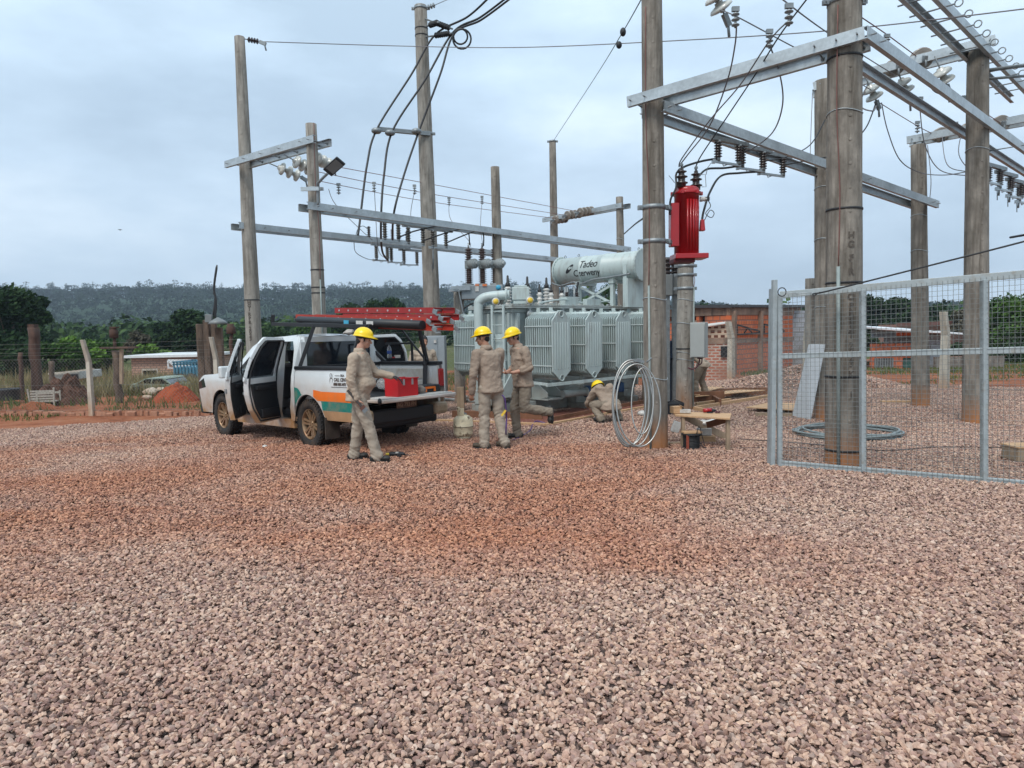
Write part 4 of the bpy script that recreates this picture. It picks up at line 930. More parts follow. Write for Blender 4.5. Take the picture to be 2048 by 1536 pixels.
pP1,cenP1=pole(1312,899,P1,1301,-260,48,37,'tall brown concrete pole with the red transformer strapped beside it',bands=[(415,'band'),(483,'band'),(598,'wire'),(756,'wire')],rod=(1297,572,897,.016))
P2=8.66
TX=[('H',480),('G',498),('F',524),('I',540),('R',552),('T',577),('O',600),('P',618),('R',632),('E',647),('5',662),('T',676),('2',696),('0',708),('2',720),('3',732),('K',752),('1',792)]
pP2,cenP2=pole(1687,930,P2,1690,-200,71,60,'thickest concrete pole, with lettering and grey conduit, just behind the wire gate',bands=[(118,'strap'),(228,'wire'),(420,'strap'),(566,'strap'),(752,'strap'),(898,'strap'),(4,'band')],text=TX,rod=(1663,535,928,.022))
pP3,_=pole(1652,838,12.7,1650,162,44,38,'flat-topped concrete pole half hidden behind the thick lettered pole',bands=[(377,'wire'),(480,'wire'),(615,'wire')])
pP4,_=pole(1950,852,12.0,1956,104,47,37,'concrete pole behind the middle of the gate, carrying the ladder-like busbar frame',bands=[(300,'wire')])
pP5,_=pole(1841,813,14.5,1837,290,34,27,'thinner concrete pole between the two thick ones behind the gate',bands=[(432,'wire'),(502,'wire')])
pP7,cenP7=pole(1368,823,14.5,1371,524,34,31,'short pale concrete pole under the red transformer, with a grey cabinet on it',m=M_concp,bands=[(532,'band'),(550,'band'),(577,'band'),(600,'wire'),(647,'wire'),(697,'strap'),(705,'wire'),(719,'wire')],rod=(1384,575,820,.02))
pP8,_=pole(1622,818,13.6,1622,557,25,22,'stub concrete pole behind the leaning white panel',m=M_concp)
L1Y,L2Y,L3Y,L4Y,L5Y,L6Y=15.9,14.0,18.0,17.5,24.7,21.2
pole(509,None,L1Y,479,74,34,19,'tall leftmost concrete pole behind the pickup cab',bands=[(600,'strap')],m=M_concp,text=[('H',608),('G',615),('I',622),('R',632),('P',640),('R',648),('2',660),('0',667),('2',674),('3',681)])
pole(642,None,L2Y,622,248,30,21,'darker shorter concrete pole with the street lamp on it',m=M_concp,bands=[(378,'band'),(540,'strap'),(575,'strap'),(586,'strap')],rod=(650,560,700,.014))
pole(868,None,L3Y,841,12,36,24,'tallest concrete pole, with three cables coming down from its top',m=M_concp,bands=[(17,'band'),(58,'strap'),(72,'strap'),(268,'band')])
pole(1000,None,L4Y,990,334,22,17,'slim concrete pole behind the three-phase recloser')
pole(1112,None,L5Y,1105,281,19,13,'slim tall concrete pole left of the white conservator tank',bands=[(283,'band')])
pole(1246,None,L6Y,1239,394,18,14,'slim concrete pole rising behind the white conservator tank',bands=[(478,'wire')])
pR,cR=pole(918,None,17.5,917,581,23,20,'low square-topped concrete stub carrying the recloser',m=M_concp,holes=False)
# ================================================================ steel beams: pairs of channels bolted either side of the poles
def channel(a,b,h=.14,fl=.055,th=.007,side=1):
    a=Vector(a);b=Vector(b);d=(b-a).normalized(); n=Vector((0,0,1)).cross(d).normalized()*side; u=d.cross(n)
    if u.z<0: u=-u
    mb=MB(); mb.beam(a,b,th,h,up=u)
    for s in (1,-1): mb.beam(a+u*(s*(h-th)/2)+n*(fl/2+th/2+.001),b+u*(s*(h-th)/2)+n*(fl/2+th/2+.001),fl,th,up=u)
    return mb
def dbeam(a,b,sep,label,h=.14,bolts=(.03,.97),name='steel_crossbeam',m=M_galv,dz=0):
    """a,b world points on the axis between the two channels"""
    a=Vector(a);b=Vector(b);d=(b-a).normalized(); n=Vector((0,0,1)).cross(d).normalized()
    t=thing(name,label,'steel beam',a)
    for s in (-1,1):
        part(t,'channel',channel(a+n*s*(sep/2+.03),b+n*s*(sep/2+.03),h,side=-s),m)
    for k in bolts:
        p=a.lerp(b,k); mb=MB(); mb.tube([p-n*(sep/2+.09),p+n*(sep/2+.09)],.010,6)
        for s in (-1,1): mb.lathe([(.001,0),(.024,0),(.024,.018),(.001,.018)],p+n*s*(sep/2+.006 if s>0 else sep/2+.006),n*s,6)
        part(t,'through_bolt',mb,M_galvd)
    return t,a,b,d,n
def bm(pa,Ya,pb,Yb,sep,label,**k): return dbeam(at(pa[0],pa[1],Ya),at(pb[0],pb[1],Yb),sep,label,**k)
B1=bm((1268,212),10.15,(1735,78),8.5,.40,'heavy galvanised beam pair joining the pole of the red transformer to the thick lettered pole',bolts=(.02,.09,.82,.90,.975))
B2=bm((1306,219),10.05,(1856,412),14.65,.36,'long galvanised beam pair running right and away from the pole of the red transformer',bolts=(.01,.035,.66,.965,.99))
B3=bm((1690,77),8.6,(2120,372),16.4,.44,'long galvanised beam pair running right and away from the thick lettered pole',bolts=(.01,.035,.6))
B4=bm((1626,181),12.9,(1984,88),11.9,.40,'upper galvanised beam pair with disc insulators between the two poles behind the lettered one',bolts=(.04,.1,.9,.97))
B5=bm((1816,284),14.7,(2110,229),13.3,.32,'lower galvanised beam pair with insulator discs at the right, on the thinner pole',bolts=(.04,.1))
A1=bm((467,332),15.95,(645,281),13.9,.36,'galvanised beam pair on the two leftmost poles holding white insulator strings',bolts=(.04,.25,.45,.65,.88,.96))
A2=bm((606,413),13.85,(1252,500),21.4,.30,'long galvanised beam pair from the lamp pole to the pole behind the conservator',bolts=(.02,.05,.1,.55,.9,.985))
A3=bm((470,452),15.8,(1128,522),24.9,.30,'long galvanised beam pair from the leftmost pole, behind the lamp pole',bolts=(.02,.05,.1,.9,.985))
A4=bm((1093,441),24.8,(1252,411),21.0,.28,'galvanised beam pair with brown disc insulators on the two far slim poles',bolts=(.05,.5,.95))
# ladder-like frame overhead on the right
t=thing('ladder_busbar_frame','ladder-like galvanised frame with ringed rungs crossing the upper right corner','steel frame',at(1938,122,12))
zF=at(1956,112,12).z
def onz(px,py,z): d=ray(px,py); return CP+d*((z-CAM_H)/d.z)
a0,a1=onz(1775,-28,zF),onz(2045,221,zF); b0,b1=onz(1845,-22,zF),onz(2048,189,zF)
dA=(a1-a0).normalized(); dB_=(b1-b0).normalized(); dm=(dA+dB_).normalized(); 
mid0=(onz(1938,122,zF)+onz(1982,102,zF))/2; sepv=Vector((0,0,1)).cross(dm).normalized(); sepd=abs((onz(1982,102,zF)-onz(1938,122,zF)).dot(sepv))
for s in (-1,1):
    A=mid0+sepv*s*sepd/2-dm*5.5; B=mid0+sepv*s*sepd/2+dm*3.2
    part(t,'channel',channel(A,B,.13,side=-s),M_galv)
for k in range(13):
    p=mid0+dm*(-3.6+k*.5)-V(0,0,.03); sv=sepv if sepv.x>0 else -sepv; mb=MB(); mb.tube([p-sv*(sepd/2+.10),p+sv*(sepd/2+.10)],.012,6)
    q=p+sv*(sepd/2+.145); mb.tube([q+sv*.05*math.cos(a)+V(0,0,.05*math.sin(a)) for a in [i*math.pi/5 for i in range(10)]],.010,5,closed=True); part(t,'rung',mb,M_galvd)
# ================================================================ insulators
def ribbed(mb,a,b,r,n,core=.5,seg=12):
    a=Vector(a);b=Vector(b);L_=(b-a).length; prof=[(.001,0),(r*core,0)]
    for i in range(n):
        z=L_*(i+.5)/n; w=L_/n
        prof+=[(r*core,z-w*.42),(r,z-w*.06),(r*.98,z+w*.06),(r*core,z+w*.2)]
    prof+=[(r*core,L_),(.001,L_)]
    return mb.lathe(prof,a,b-a,seg)
def wire(name,pts,r,m,label,cat='cable',k=8,group=None,n=6):
    P=[Vector(p) if isinstance(p,Vector) else at(*p) for p in pts]
    mb=MB().tube(catmull(P,k),r,n); return solo(name,mb,m,label,cat,base=P[0],group=group)
def switch(pa,pb,Y,label,beamd,rod=None,m=M_ins,hgt=.24,r=.062,arm=True,grp='insulated disconnect switches under the beams'):
    """two hanging post insulators at px pa (near) and pb with a bracket above and blade below"""
    A=at(pa[0],pa[1],Y); B=at(pb[0],pb[1],Y+.28)
    B.z=A.z
    t=thing('disconnect_switch',label,'switch',A,group=grp)
    d=(B-A).normalized()
    mb=MB(); mb.beam(A-d*.15+V(0,0,hgt+.04),B+d*.2+V(0,0,hgt+.04),.07,.06); part(t,'mounting_angle',mb,M_galvd)
    for q in (A,B):
        mb=MB(); ribbed(mb,q+V(0,0,hgt),q,r,6,.6); o=part(t,'post_insulator',mb,m)
        c=MB(); c.lathe([(.001,0),(r*.6,0),(r*.6,.05),(.001,.05)],q-V(0,0,.045),n=10); c.lathe([(.001,0),(r*.7,0),(r*.7,.05),(.001,.05)],q+V(0,0,hgt-.03),n=10); part(t,'end_cap',c,M_galvd,parent=o)
    mb=MB(); mb.beam(A-V(0,0,.06)-d*.08,B-V(0,0,.05)+d*.04,.028,.035); mb.tube([A-V(0,0,.06)+d*.1,A-V(.02,0,.1)+d*.16,A-V(0,0,.07)+d*.22],.008,5); mb.box(A-d*.1-V(0,0,.06),(.05,.05,.06)); part(t,'blade',mb,M_galv)
    if rod:
        mb=MB(); q=A-V(0,0,.05); mb.tube([q,q-V(.01,0,rod)],.018,6); mb.tube([q-V(.04,0,rod-.1),q-V(.03,0,rod+.08)],.008,5); part(t,'hanging_blade',mb,M_galvd)
    return t
switch((1436,316),(1478,300),10.9,'leftmost switch with two dark ribbed insulators under the beam right of the red transformer',None)
switch((1484,329),(1526,312),11.35,'middle switch with two dark ribbed insulators under the beam right of the red transformer',None)
switch((1526,340),(1566,324),11.8,'rightmost switch with two dark ribbed insulators under the beam right of the red transformer',None)
for k,(px,py,Y) in enumerate(((1977,358,12.6),(1999,372,13.0),(2020,386,13.4),(2038,398,13.9))):
    switch((px,py),(px+24,py-12),Y,['first','second','third','last'][k]+' dark switch from the left in the cluster at the right edge',None,rod=.12,hgt=.2)
for k,(px,py,Y,q) in enumerate(((770,476,15.6,27),(817,484,16.2,29),(866,490,16.8,26))):
    switch((px,py),(px+q,py-6),Y,['left','middle','right'][k]+' olive fuse switch hanging under the front left beam',None,m=mat('olive_insulator',(.07,.062,.05),.35,var=.2),hgt=.32,r=.058,rod=(.0 if k<2 else .5))
for k,(px,py,Y,q) in enumerate(((753,516,18.3,22),(783,520,18.8,25),(808,525,19.3,26))):
    switch((px,py),(px+q,py-3),Y,['left','middle','right'][k]+' olive fuse switch hanging under the rear left beam',None,m=MC['olive_insulator'],hgt=.30,r=.058)
for k,(px,py,Y) in enumerate(((738,474,17.8),(785,479,18.6),(814,483,19.0))):
    a=at(px,py,Y); mb=MB(); ribbed(mb,a,a+V(0,0,.26),.05,6); solo('surge_arrester',mb,M_ins,['left','middle','right'][k]+' black surge arrester standing on the rear left beam','surge arrester',base=a,group='surge arresters on the rear left beam')
def disc_string(a,b,n,r,label,m=M_insp,group=None,clamp=True,name='insulator_string'):
    a=Vector(a);b=Vector(b);d=(b-a).normalized();L_=(b-a).length; t=thing(name,label,'insulator',a,group=group)
    w=L_/n
    for i in range(n):
        mb=MB(); o=a+d*(w*i)
        mb.lathe([(.001,0),(r*.34,0),(r*.38,w*.22),(r*.62,w*.27),(r*.88,w*.38),(r,w*.56),(r*.99,w*.68),(r*.86,w*.74),(r*.78,w*.68),(r*.68,w*.80),(r*.58,w*.70),(r*.46,w*.84),(r*.3,w*.72),(r*.2,w*.98),(.001,w*.98)],o,d,22); part(t,'disc',mb,m)
    mb=MB(); mb.tube([a-d*.22,b+d*.08],.012,6); mb.beam(b+d*.02,b+d*.16-V(0,0,.03),.05,.07); mb.tube([b+d*.12,b+d*.16-V(0,0,.16)],.018,6); part(t,'strain_clamp',mb,M_galvd); return t
GS='white porcelain strings on the leftmost beam'
disc_string(at(556,334,15.2),at(600,353,15.5),3,.135,'lowest white insulator string under the leftmost beam pair',m=M_insp,group=GS)
disc_string(at(587,320,14.6),at(622,340,14.9),3,.135,'middle white insulator string, passing behind the lamp pole',m=M_insp,group=GS)
disc_string(at(628,314,14.4),at(660,330,14.8),3,.13,'highest white insulator string, just right of the lamp pole',m=M_insp,group=GS)
for k,(x0,y0,x1,y1,Y) in enumerate(((1134,437,1108,440,23.9),(1163,427,1132,431,23.0),(1187,421,1158,425,22.2))):
    disc_string(at(x0,y0,Y+.3),at(x1,y1,Y-.2),4,.14,['left','middle','right'][k]+' brownish disc string on the far beam above the conservator',m=mat('brownish_porcelain',(.24,.21,.18),.3,var=.2,coat=.3),group='disc strings on the far beam')
for k,(px,py,Y,dx,dy,lab,rr) in enumerate(((1436,4,9.3,.02,-.16,'white insulator hanging at the top edge, left of the lettered pole',.15),
    (1842,118,12.2,-.1,-.25,'large grey insulator disc seen face-on above the upper right beam',.17),
    (1886,152,11.9,.02,.16,'white bell insulator right of the face-on disc, on the upper right beam',.15),
    (1788,135,12.4,-.08,-.2,'disc insulator on the upper right beam directly behind the front beam',.14),
    (1745,185,12.7,.05,.16,'white bell insulator just right of the lettered pole',.15),
    (1808,172,12.5,.05,.16,'pale bell insulator under the diagonal beam, between the lettered pole and the face-on disc',.14),
    (1880,270,14.5,-.08,-.2,'grey insulator disc left on the lower right beam',.14),
    (1932,262,14.1,-.08,-.2,'grey insulator disc behind the gate-side pole on the lower right beam',.14),
    (2000,248,13.7,-.08,-.2,'grey insulator disc right on the lower right beam',.15))):
    c=at(px,py,Y); 
    d=((CP-c).normalized()+V(.25,0,.12)) if abs(dx)>.06 else V(.25,.12,-.35)
    d=d.normalized(); disc_string(c-d*.14,c+d*.14,2,rr,lab,m=M_insp if 'white' in lab or 'pale' in lab else MC['brownish_porcelain'],group='suspension insulators of the right-hand frame')
# small clamps hanging from the overhead conductors
def droplet(px,py,Y,label):
    a=at(px,py,Y); mb=MB(); ribbed(mb,a,a-V(0,0,.17),.045,3,.3); mb.box(a+V(0,0,.03),(.08,.04,.05)); return solo('pin_insulator',mb,M_galvd,label,'insulator',base=a,group='small clamps on the overhead conductors')
for px,py,Y,lab in ((1471,24,8.2,'small ribbed clamp at the top, leftmost over the front beam'),(1578,18,7.6,'small ribbed clamp at the very top, left of the lettered pole'),(1539,68,8.9,'small ribbed clamp on the wire just above the front beam'),(1774,76,10.8,'small ribbed clamp on the wire right of the lettered pole'),(1841,200,13,'small ribbed clamp under the diagonal beam'),(1928,198,12.5,'small ribbed clamp on the wire left of the ladder-like frame'),(1835,248,14,'small ribbed clamp just over the thinner pole'),(1911,250,13.9,'small ribbed clamp between thinner and gate-side poles'),
    (677,372,14.8,'small ribbed clamp on the lowest of the reddish wires near the lamp pole'),(748,369,16.2,'second small ribbed clamp from the lamp pole on the reddish wires'),(829,374,16.8,'small ribbed clamp just left of the tallest pole'),(898,398,18.4,'small ribbed clamp just right of the tallest pole'),(964,396,19.2,'small ribbed clamp near the slim pole behind the recloser')):
    droplet(px,py,Y,lab)
# conductors
wire('conductor',[(603,355,15.6),(850,402,19.2),(1112,437,23.6)],.008,M_cu,'lowest of the three reddish conductors between the left beams')
wire('conductor',[(622,341,15.0),(850,386,18.6),(1134,431,22.9)],.008,M_cu,'middle of the three reddish conductors between the left beams')
wire('conductor',[(660,331,14.8),(850,366,18.0),(1160,424,22.1)],.008,M_cu,'highest of the three reddish conductors between the left beams')
wire('overhead_wire',[(518,83,15.9),(800,92,17),(1030,95,16),(1300,84,14),(1650,62,11.5),(2030,20,9.6),(2200,-5,9)],.009,M_alw,'thin grey shield wire crossing the sky from the leftmost pole')
disc_string(at(495,79,15.9),at(517,83,15.9),4,.06,'short black insulator string at the tip of the leftmost pole',m=M_ins)
wire('overhead_wire',[(1108,280,24.7),(1190,155,18),(1245,65,12),(1290,-15,9)],.008,M_wire,'thin wire slanting up from the slim tall pole to the top centre')
mb=MB(); a=at(1246,64,12); mb.ell(a,(.05,.05,.07)); b=at(1238,90,12.3); mb.ell(b,(.05,.05,.06)); solo('wire_weight',mb,M_blk,'small black splice on the thin slanting wire in the top centre','splice',base=a)
# three cables of the tallest pole
T3=18.0
wire('power_cable',[(985,-12,16.5),(936,33,17.4),(870,70,17.8),(822,150,17.6),(754,258,17.2),(734,330,16.9),(720,440,16.5),(716,470,16.3)],.026,M_wire,'left one of three thick black cables draped from the tallest pole',k=10)
wire('power_cable',[(1015,-6,16.2),(960,35,17.2),(906,65,17.6),(850,160,17.4),(785,262,17.2),(768,350,16.9),(762,440,16.6),(764,500,17.8),(775,520,18.4)],.026,M_wire,'middle one of three thick black cables draped from the tallest pole',k=10)
wire('power_cable',[(1022,-4,16.1),(962,40,17.1),(908,68,17.5),(880,150,17.3),(838,262,17.2),(808,350,16.9),(788,425,16.6),(785,480,17.6)],.026,M_wire,'right one of three thick black cables draped from the tallest pole',k=10)
mb=MB()
for (cx,cy,r_) in ((924,78,18),(921,73,14)):
    P=[at(cx+r_*math.cos(a),cy+r_*1.1*math.sin(a),17.45+.05*math.sin(a)) for a in [i*2*math.pi/22 for i in range(22)]]; mb.tube(P,.022,6,closed=True)
solo('cable_loop',mb,M_wire,'two spare loops of black cable beside the top of the tallest pole','cable loop',base=at(924,78,17.45))
for k,(a,b) in enumerate((((851,38),(905,58)),((850,54),(878,44)),((851,74),(905,66)))):
    A=at(a[0],a[1],17.9);B=at(b[0],b[1],17.5); t=thing('strain_insulator',['upper','short middle','lower'][k]+' black strain insulator at the top of the tallest pole','insulator',A,group='black strain insulators of the tallest pole')
    mb=MB(); mb.tube([A,B],.02,6); part(t,'link',mb,M_galvd); mb=MB(); ribbed(mb,A.lerp(B,.35),A.lerp(B,.9),.07,7); part(t,'rubber_sheds',mb,M_blk)
mb=MB(); A=at(855,15,17.9);B=at(870,10,17.8); t=thing('strain_insulator','small grey strain insulator at the very tip of the tallest pole','insulator',A); ribbed(mb,A,B,.06,3,.3); part(t,'sheds',mb,M_galvd); mb=MB(); mb.tube([B,at(920,-12,16)],.008,5); part(t,'shield_wire',mb,M_alw)
t=thing('cable_bracket','short horizontal bracket guiding three black cables beside the tallest pole','bracket',at(850,264,17.9))
mb=MB(); mb.beam(at(755,258,17.3),at(860,268,17.85),.09,.09); part(t,'arm',mb,M_galvd)
for px,py in ((753,262),(780,266),(833,263)):
    mb=MB(); a=at(px,py,17.15); mb.lathe([(.001,-.05),(.09,-.05),(.12,-.02),(.12,.03),(.08,.06),(.001,.06)],a,(0,0,1),12); part(t,'cable_cleat',mb,M_galvd)
# droppers and jumpers on the left
for i,(pts,lab) in enumerate((([(657,378,14.8),(672,410,15.2),(722,460,16.5),(745,480,17.7)],'thin dropper from the first clamp right of the lamp pole'),([(749,378,16.2),(751,420,16.6),(757,500,18.0),(775,518,18.6)],'thin dropper from the second clamp right of the lamp pole'),([(829,382,16.8),(822,420,17),(822,440,17.4)],'thin dropper just left of the tallest pole'),([(898,408,18.4),(902,440,18),(938,482,17.6),(940,494,17.5)],'thin dropper from the clamp right of the tallest pole to the recloser'),([(964,404,19.2),(961,450,18.4),(966,494,17.5)],'thin dropper down to the middle recloser bushing'))):
    wire('dropper_wire',pts,.007,M_alw,lab)
for i,(pts,lab) in enumerate((([(795,476,15.7),(830,462,16),(880,452,16.4),(925,453,17),(937,465,17.4),(939,490,17.5)],'upper black jumper arching to the left recloser bushing'),([(845,482,16.3),(905,462,16.8),(950,455,17.2),(966,466,17.4),(967,492,17.5)],'middle black jumper arching to the middle recloser bushing'),([(892,486,16.9),(940,466,17),(978,456,17.2),(988,475,17.4),(990,494,17.5)],'lower black jumper arching to the right recloser bushing'),([(738,460,17.7),(726,452,17.5),(716,458,17),(712,470,16.6)],'small black loop at the left surge arrester'),([(708,485,16.5),(712,505,17),(735,518,17.8),(753,520,18.2)],'thin loop under the left end of the rear left beam'))):
    wire('jumper_cable',pts,.016 if i<3 else .008,M_wire,lab)
# wires on the right
R_=[([(1440,20,9.2),(1475,34,9.0),(1580,90,9.6),(1655,128,10.5),(1742,180,12.6)],M_alw,.008,'grey conductor from the insulator at the top edge down to the lettered pole'),
 ([(1556,-8,8.0),(1650,62,9.3),(1760,132,11.6),(1790,150,12.3)],M_alw,.008,'grey conductor passing close above the front beam near the lettered pole'),
 ([(1722,34,9.8),(1775,70,10.9),(1832,112,12.1)],M_cu,.008,'reddish conductor from the lettered pole to the face-on disc'),
 ([(1890,170,12.0),(1930,198,12.6),(2000,246,13.6)],M_cu,.008,'reddish conductor from the white bell insulator to the right-hand disc'),
 ([(1750,200,12.8),(1835,252,14),(1875,272,14.4)],M_cu,.008,'reddish conductor under the diagonal beam to the thinner pole'),
 ([(1473,48,8.2),(1470,90,8.6),(1455,160,9.2),(1420,250,9.8),(1375,310,10.2),(1358,332,10.3)],M_alw,.009,'thin grey lead hanging from the leftmost top clamp to the red transformer'),
 ([(1579,40,7.6),(1540,80,8.3),(1480,170,9),(1420,240,9.6),(1365,315,10.2),(1358,334,10.3)],M_alw,.009,'second thin grey lead slanting from the very top down to the red transformer'),
 ([(1620,-10,7.6),(1560,70,8.4),(1510,150,9.2),(1450,240,9.9),(1400,315,10.3),(1391,340,10.35)],M_wire,.009,'dark lead slanting from the top to the right bushing of the red transformer'),
 ([(1540,92,8.9),(1560,150,9.4),(1565,210,10),(1545,265,10.8),(1500,300,11.3),(1478,302,11.4)],M_alw,.010,'grey lead curving from the clamp above the front beam to the middle switch'),
 ([(1650,240,12.4),(1620,290,12),(1570,315,11.8),(1528,322,11.6)],M_wire,.010,'black lead curving to the right-hand switch from behind the lettered pole'),
 ([(1655,314,12.4),(1610,322,12.1),(1568,330,11.9)],M_wire,.010,'short black lead entering the right-hand switch from the right'),
 ([(1436,317,10.9),(1405,322,10.7),(1372,332,10.4),(1360,340,10.3)],M_wire,.016,'thick black lead from the leftmost switch to the left bushing'),
 ([(1484,331,11.3),(1450,336,11.1),(1415,338,10.8),(1398,352,10.5),(1393,358,10.4)],M_wire,.016,'thick black lead from the middle switch to the right bushing'),
 ([(1526,343,11.7),(1480,346,11.3),(1442,352,10.9),(1420,384,10.5),(1408,420,10.3),(1404,440,10.25)],M_wire,.016,'thick black lead looping from the right-hand switch down the side of the red transformer'),
 ([(1763,205,12.9),(1775,260,13),(1800,320,13.2),(1840,345,13.6),(1890,350,13.2),(1940,342,12.9)],M_alw,.009,'grey lead sagging across the thinner pole, upper one'),
 ([(1840,220,13.2),(1850,290,13.4),(1880,340,13.3),(1940,352,13)],M_alw,.009,'grey lead sagging from the clamp under the diagonal beam'),
 ([(1855,290,14.2),(1862,360,14.2),(1858,410,14.4)],M_alw,.007,'thin vertical lead right of the thinner pole'),
 ([(1625,185,12.8),(1622,260,12.7),(1620,325,12.6)],M_alw,.006,'thin vertical lead left of the pole behind the lettered one'),
 ([(1752,205,12.8),(1735,250,12.2),(1712,280,11.8)],M_wire,.011,'dark lead curving from the white bell insulator behind the lettered pole'),
 ([(1884,272,14.2),(1895,330,13.4),(1940,345,13),(1985,362,12.8)],M_alw,.008,'grey lead from the lower beam disc toward the switch cluster'),
 ([(1925,258,13.4),(1918,310,13),(1950,350,12.7),(1975,365,12.6)],M_alw,.008,'grey lead hanging beside the gate-side pole'),
 ([(1735,170,12.8),(1720,210,12.4),(1745,222,12.2),(1752,212,12.5)],M_alw,.012,'short twisted jumper under the white bell insulator'),
 ([(1850,150,12),(1866,180,11.8),(1888,190,11.8)],M_alw,.012,'short twisted jumper between face-on disc and white bell insulator'),
 ([(1248,468,21.0),(1268,450,17),(1290,434,12.5),(1300,425,10.6)],M_wire,.018,'black wrapped cable slanting from the far slim pole to the pole of the red transformer'),
 ([(2060,130,11),(2030,133,11.5),(1975,141,12)],M_galvd,.03,'ribbed dark strain insulator entering at the right edge, upper one'),
 ([(2060,152,11),(2035,153,11.5),(1975,158,12)],M_galvd,.022,'ribbed dark strain insulator entering at the right edge, lower one'),
 ([(2060,468,7.4),(2020,475,7.6)],M_wire,.012,'short black cable end at the right edge above the gate cable')]
for P,m,r,lab in R_: wire('lead_wire',P,r,m,lab)
# ================================================================ street lamp on the lamp pole
t=thing('street_lamp','dark flat street lamp head on a curved arm fixed to the second pole','street lamp',at(632,378,13.7))
mb=MB(); P=[at(636,410,13.8),at(635,372,13.75),at(640,362,13.6),at(656,346,13.4)]; mb.tube(catmull(P,6),.027,8); part(t,'arm',mb,M_galvd)
A=at(655,345,13.35);B=at(682,321,13.0); mb=MB(); d=(B-A).normalized(); u=d.cross(V(.35,-.7,.5)).normalized(); w=d.cross(u); 
w=(CP-A).normalized(); w=(w-d*w.dot(d)+V(0,0,-.25)); w=(w-d*w.dot(d)).normalized(); mb.beam(A,B,.20,.045,up=w); part(t,'lamp_head',mb,M_dark,bevel=.015)
mb=MB(); n_=w; mb.beam(A.lerp(B,.2)+n_*.024,A.lerp(B,.92)+n_*.024,.16,.006,up=w); part(t,'lens',mb,M_insg)
mb=MB(); mb.box(at(620,378,13.75),(.34,.05,.07)); part(t,'clamp',mb,M_galv)
# ================================================================ red pole transformer
c0=at(1373,512,10.25); t=thing('red_transformer','glossy red pole-mounted transformer with two black bushings','transformer',c0)
rb=.172; H=at(1373,382,10.25).z-c0.z
mb=MB(); mb.lathe([(.001,0),(rb,0),(rb,H-.05),(rb+.02,H-.05),(rb+.02,H-.03),(rb+.005,H-.03),(rb+.005,H+.02),(rb-.03,H+.05),(.001,H+.06)],c0,n=32)
for a in (-1.72,-1.47,-1.22,-.97,-.72): mb.tube([c0+V((rb-.002)*math.cos(a),(rb-.002)*math.sin(a),.06),c0+V((rb-.002)*math.cos(a),(rb-.002)*math.sin(a),H-.14)],.015,8)
part(t,'tank',mb,M_red)
mb=MB(); mb.lathe([(rb+.02,-.0),(rb+.034,0),(rb+.034,.03),(rb+.02,.03)],c0+V(0,0,H-.055),n=32); 
for i in range(6): a=i*1.05; mb.box(c0+V((rb+.035)*math.cos(a),(rb+.035)*math.sin(a),H-.04),(.04,.04,.05))
part(t,'lid_ring',mb,M_red,bevel=.004)
mb=MB(); mb.box(c0+V(.03,-.02,-.015),(rb*2+.12,rb*2+.04,.07)); part(t,'base_frame',mb,M_red,bevel=.008)
mb=MB(); mb.box(c0+V(-.06,.02,-.075),(rb*2-.05,rb*2-.02,.05)); part(t,'skid',mb,mat('dark_red_steel',(.10,.006,.01),.6),bevel=.004)
mb=MB(); mb.box(c0+V(-rb-.02,-.05,H*.47),(.12,.16,H*.66)); part(t,'side_duct',mb,M_red,bevel=.008)
mb=MB(); mb.box(c0+V(rb+.035,-.06,H*.46),(.07,.1,.16),taper=.7); part(t,'terminal_pad',mb,M_red,bevel=.01)
mb=MB(); vs,fs=textgeo('7 0 0 1',.085,.0,'CENTER'); 
vv=[]
for v in vs:
    a=-math.pi/2+.75+v.y/rb*1.0; vv.append(c0+V((rb+.006)*math.cos(a),(rb+.006)*math.sin(a),H*.62-v.x))
mb.add(vv,fs); part(t,'stencilled_number',mb,M_blk)
for (px,py,Y) in ((1363,377,10.15),(1392,377,10.35)):
    b=at(px,py,Y); b.z=c0.z+H+.03; mb=MB(); L_=.26
    mb.lathe([(.001,0),(.06,0),(.062,.05),(.085,.055),(.088,.065),(.05,.085),(.05,.13),(.082,.14),(.084,.15),(.042,.17),(.04,.2),(.07,.212),(.072,.222),(.03,.235),(.028,.27),(.001,.27)],b,n=18); o=part(t,'bushing',mb,M_ins)
    mb=MB(); mb.tube([b+V(0,0,.27),b+V(0,0,.34)],.013,6); mb.box(b+V(0,0,.31),(.04,.05,.03)); part(t,'terminal',mb,M_galvd,parent=o)
mb=MB(); q=c0+V(rb+.0,-.05,H*.86); mb.lathe([(.001,0),(.035,0),(.035,.04),(.025,.05),(.035,.06),(.03,.1),(.001,.1)],q,(1,-.2,0),12); part(t,'low_voltage_bushing',mb,M_insw)
mb=MB(); q=c0+V(rb+.1,-.07,H*.86); mb.box(q,(.06,.05,.05)); mb.tube(catmull([q,q+V(.05,0,-.1),q+V(-.02,0,-.2),q+V(.06,0,-.26),q+V(.1,0,-.2),q+V(.04,0,-.16),q+V(-.04,0,-.3),q+V(-.06,0,-.3)],5),.006,5); part(t,'loose_leads',mb,M_wire)
for py in (415,483):
    a,rr=cenP1(py); mb=MB(); mb.beam(a+V(rr,-.03,0),V(c0.x-rb-.03,c0.y-.05,a.z-.01),.06,.05); mb.beam(a+V(rr,.05,0),V(c0.x-rb-.02,c0.y+.03,a.z-.01),.03,.03); part(t,'hanger_bracket',mb,M_galvd)
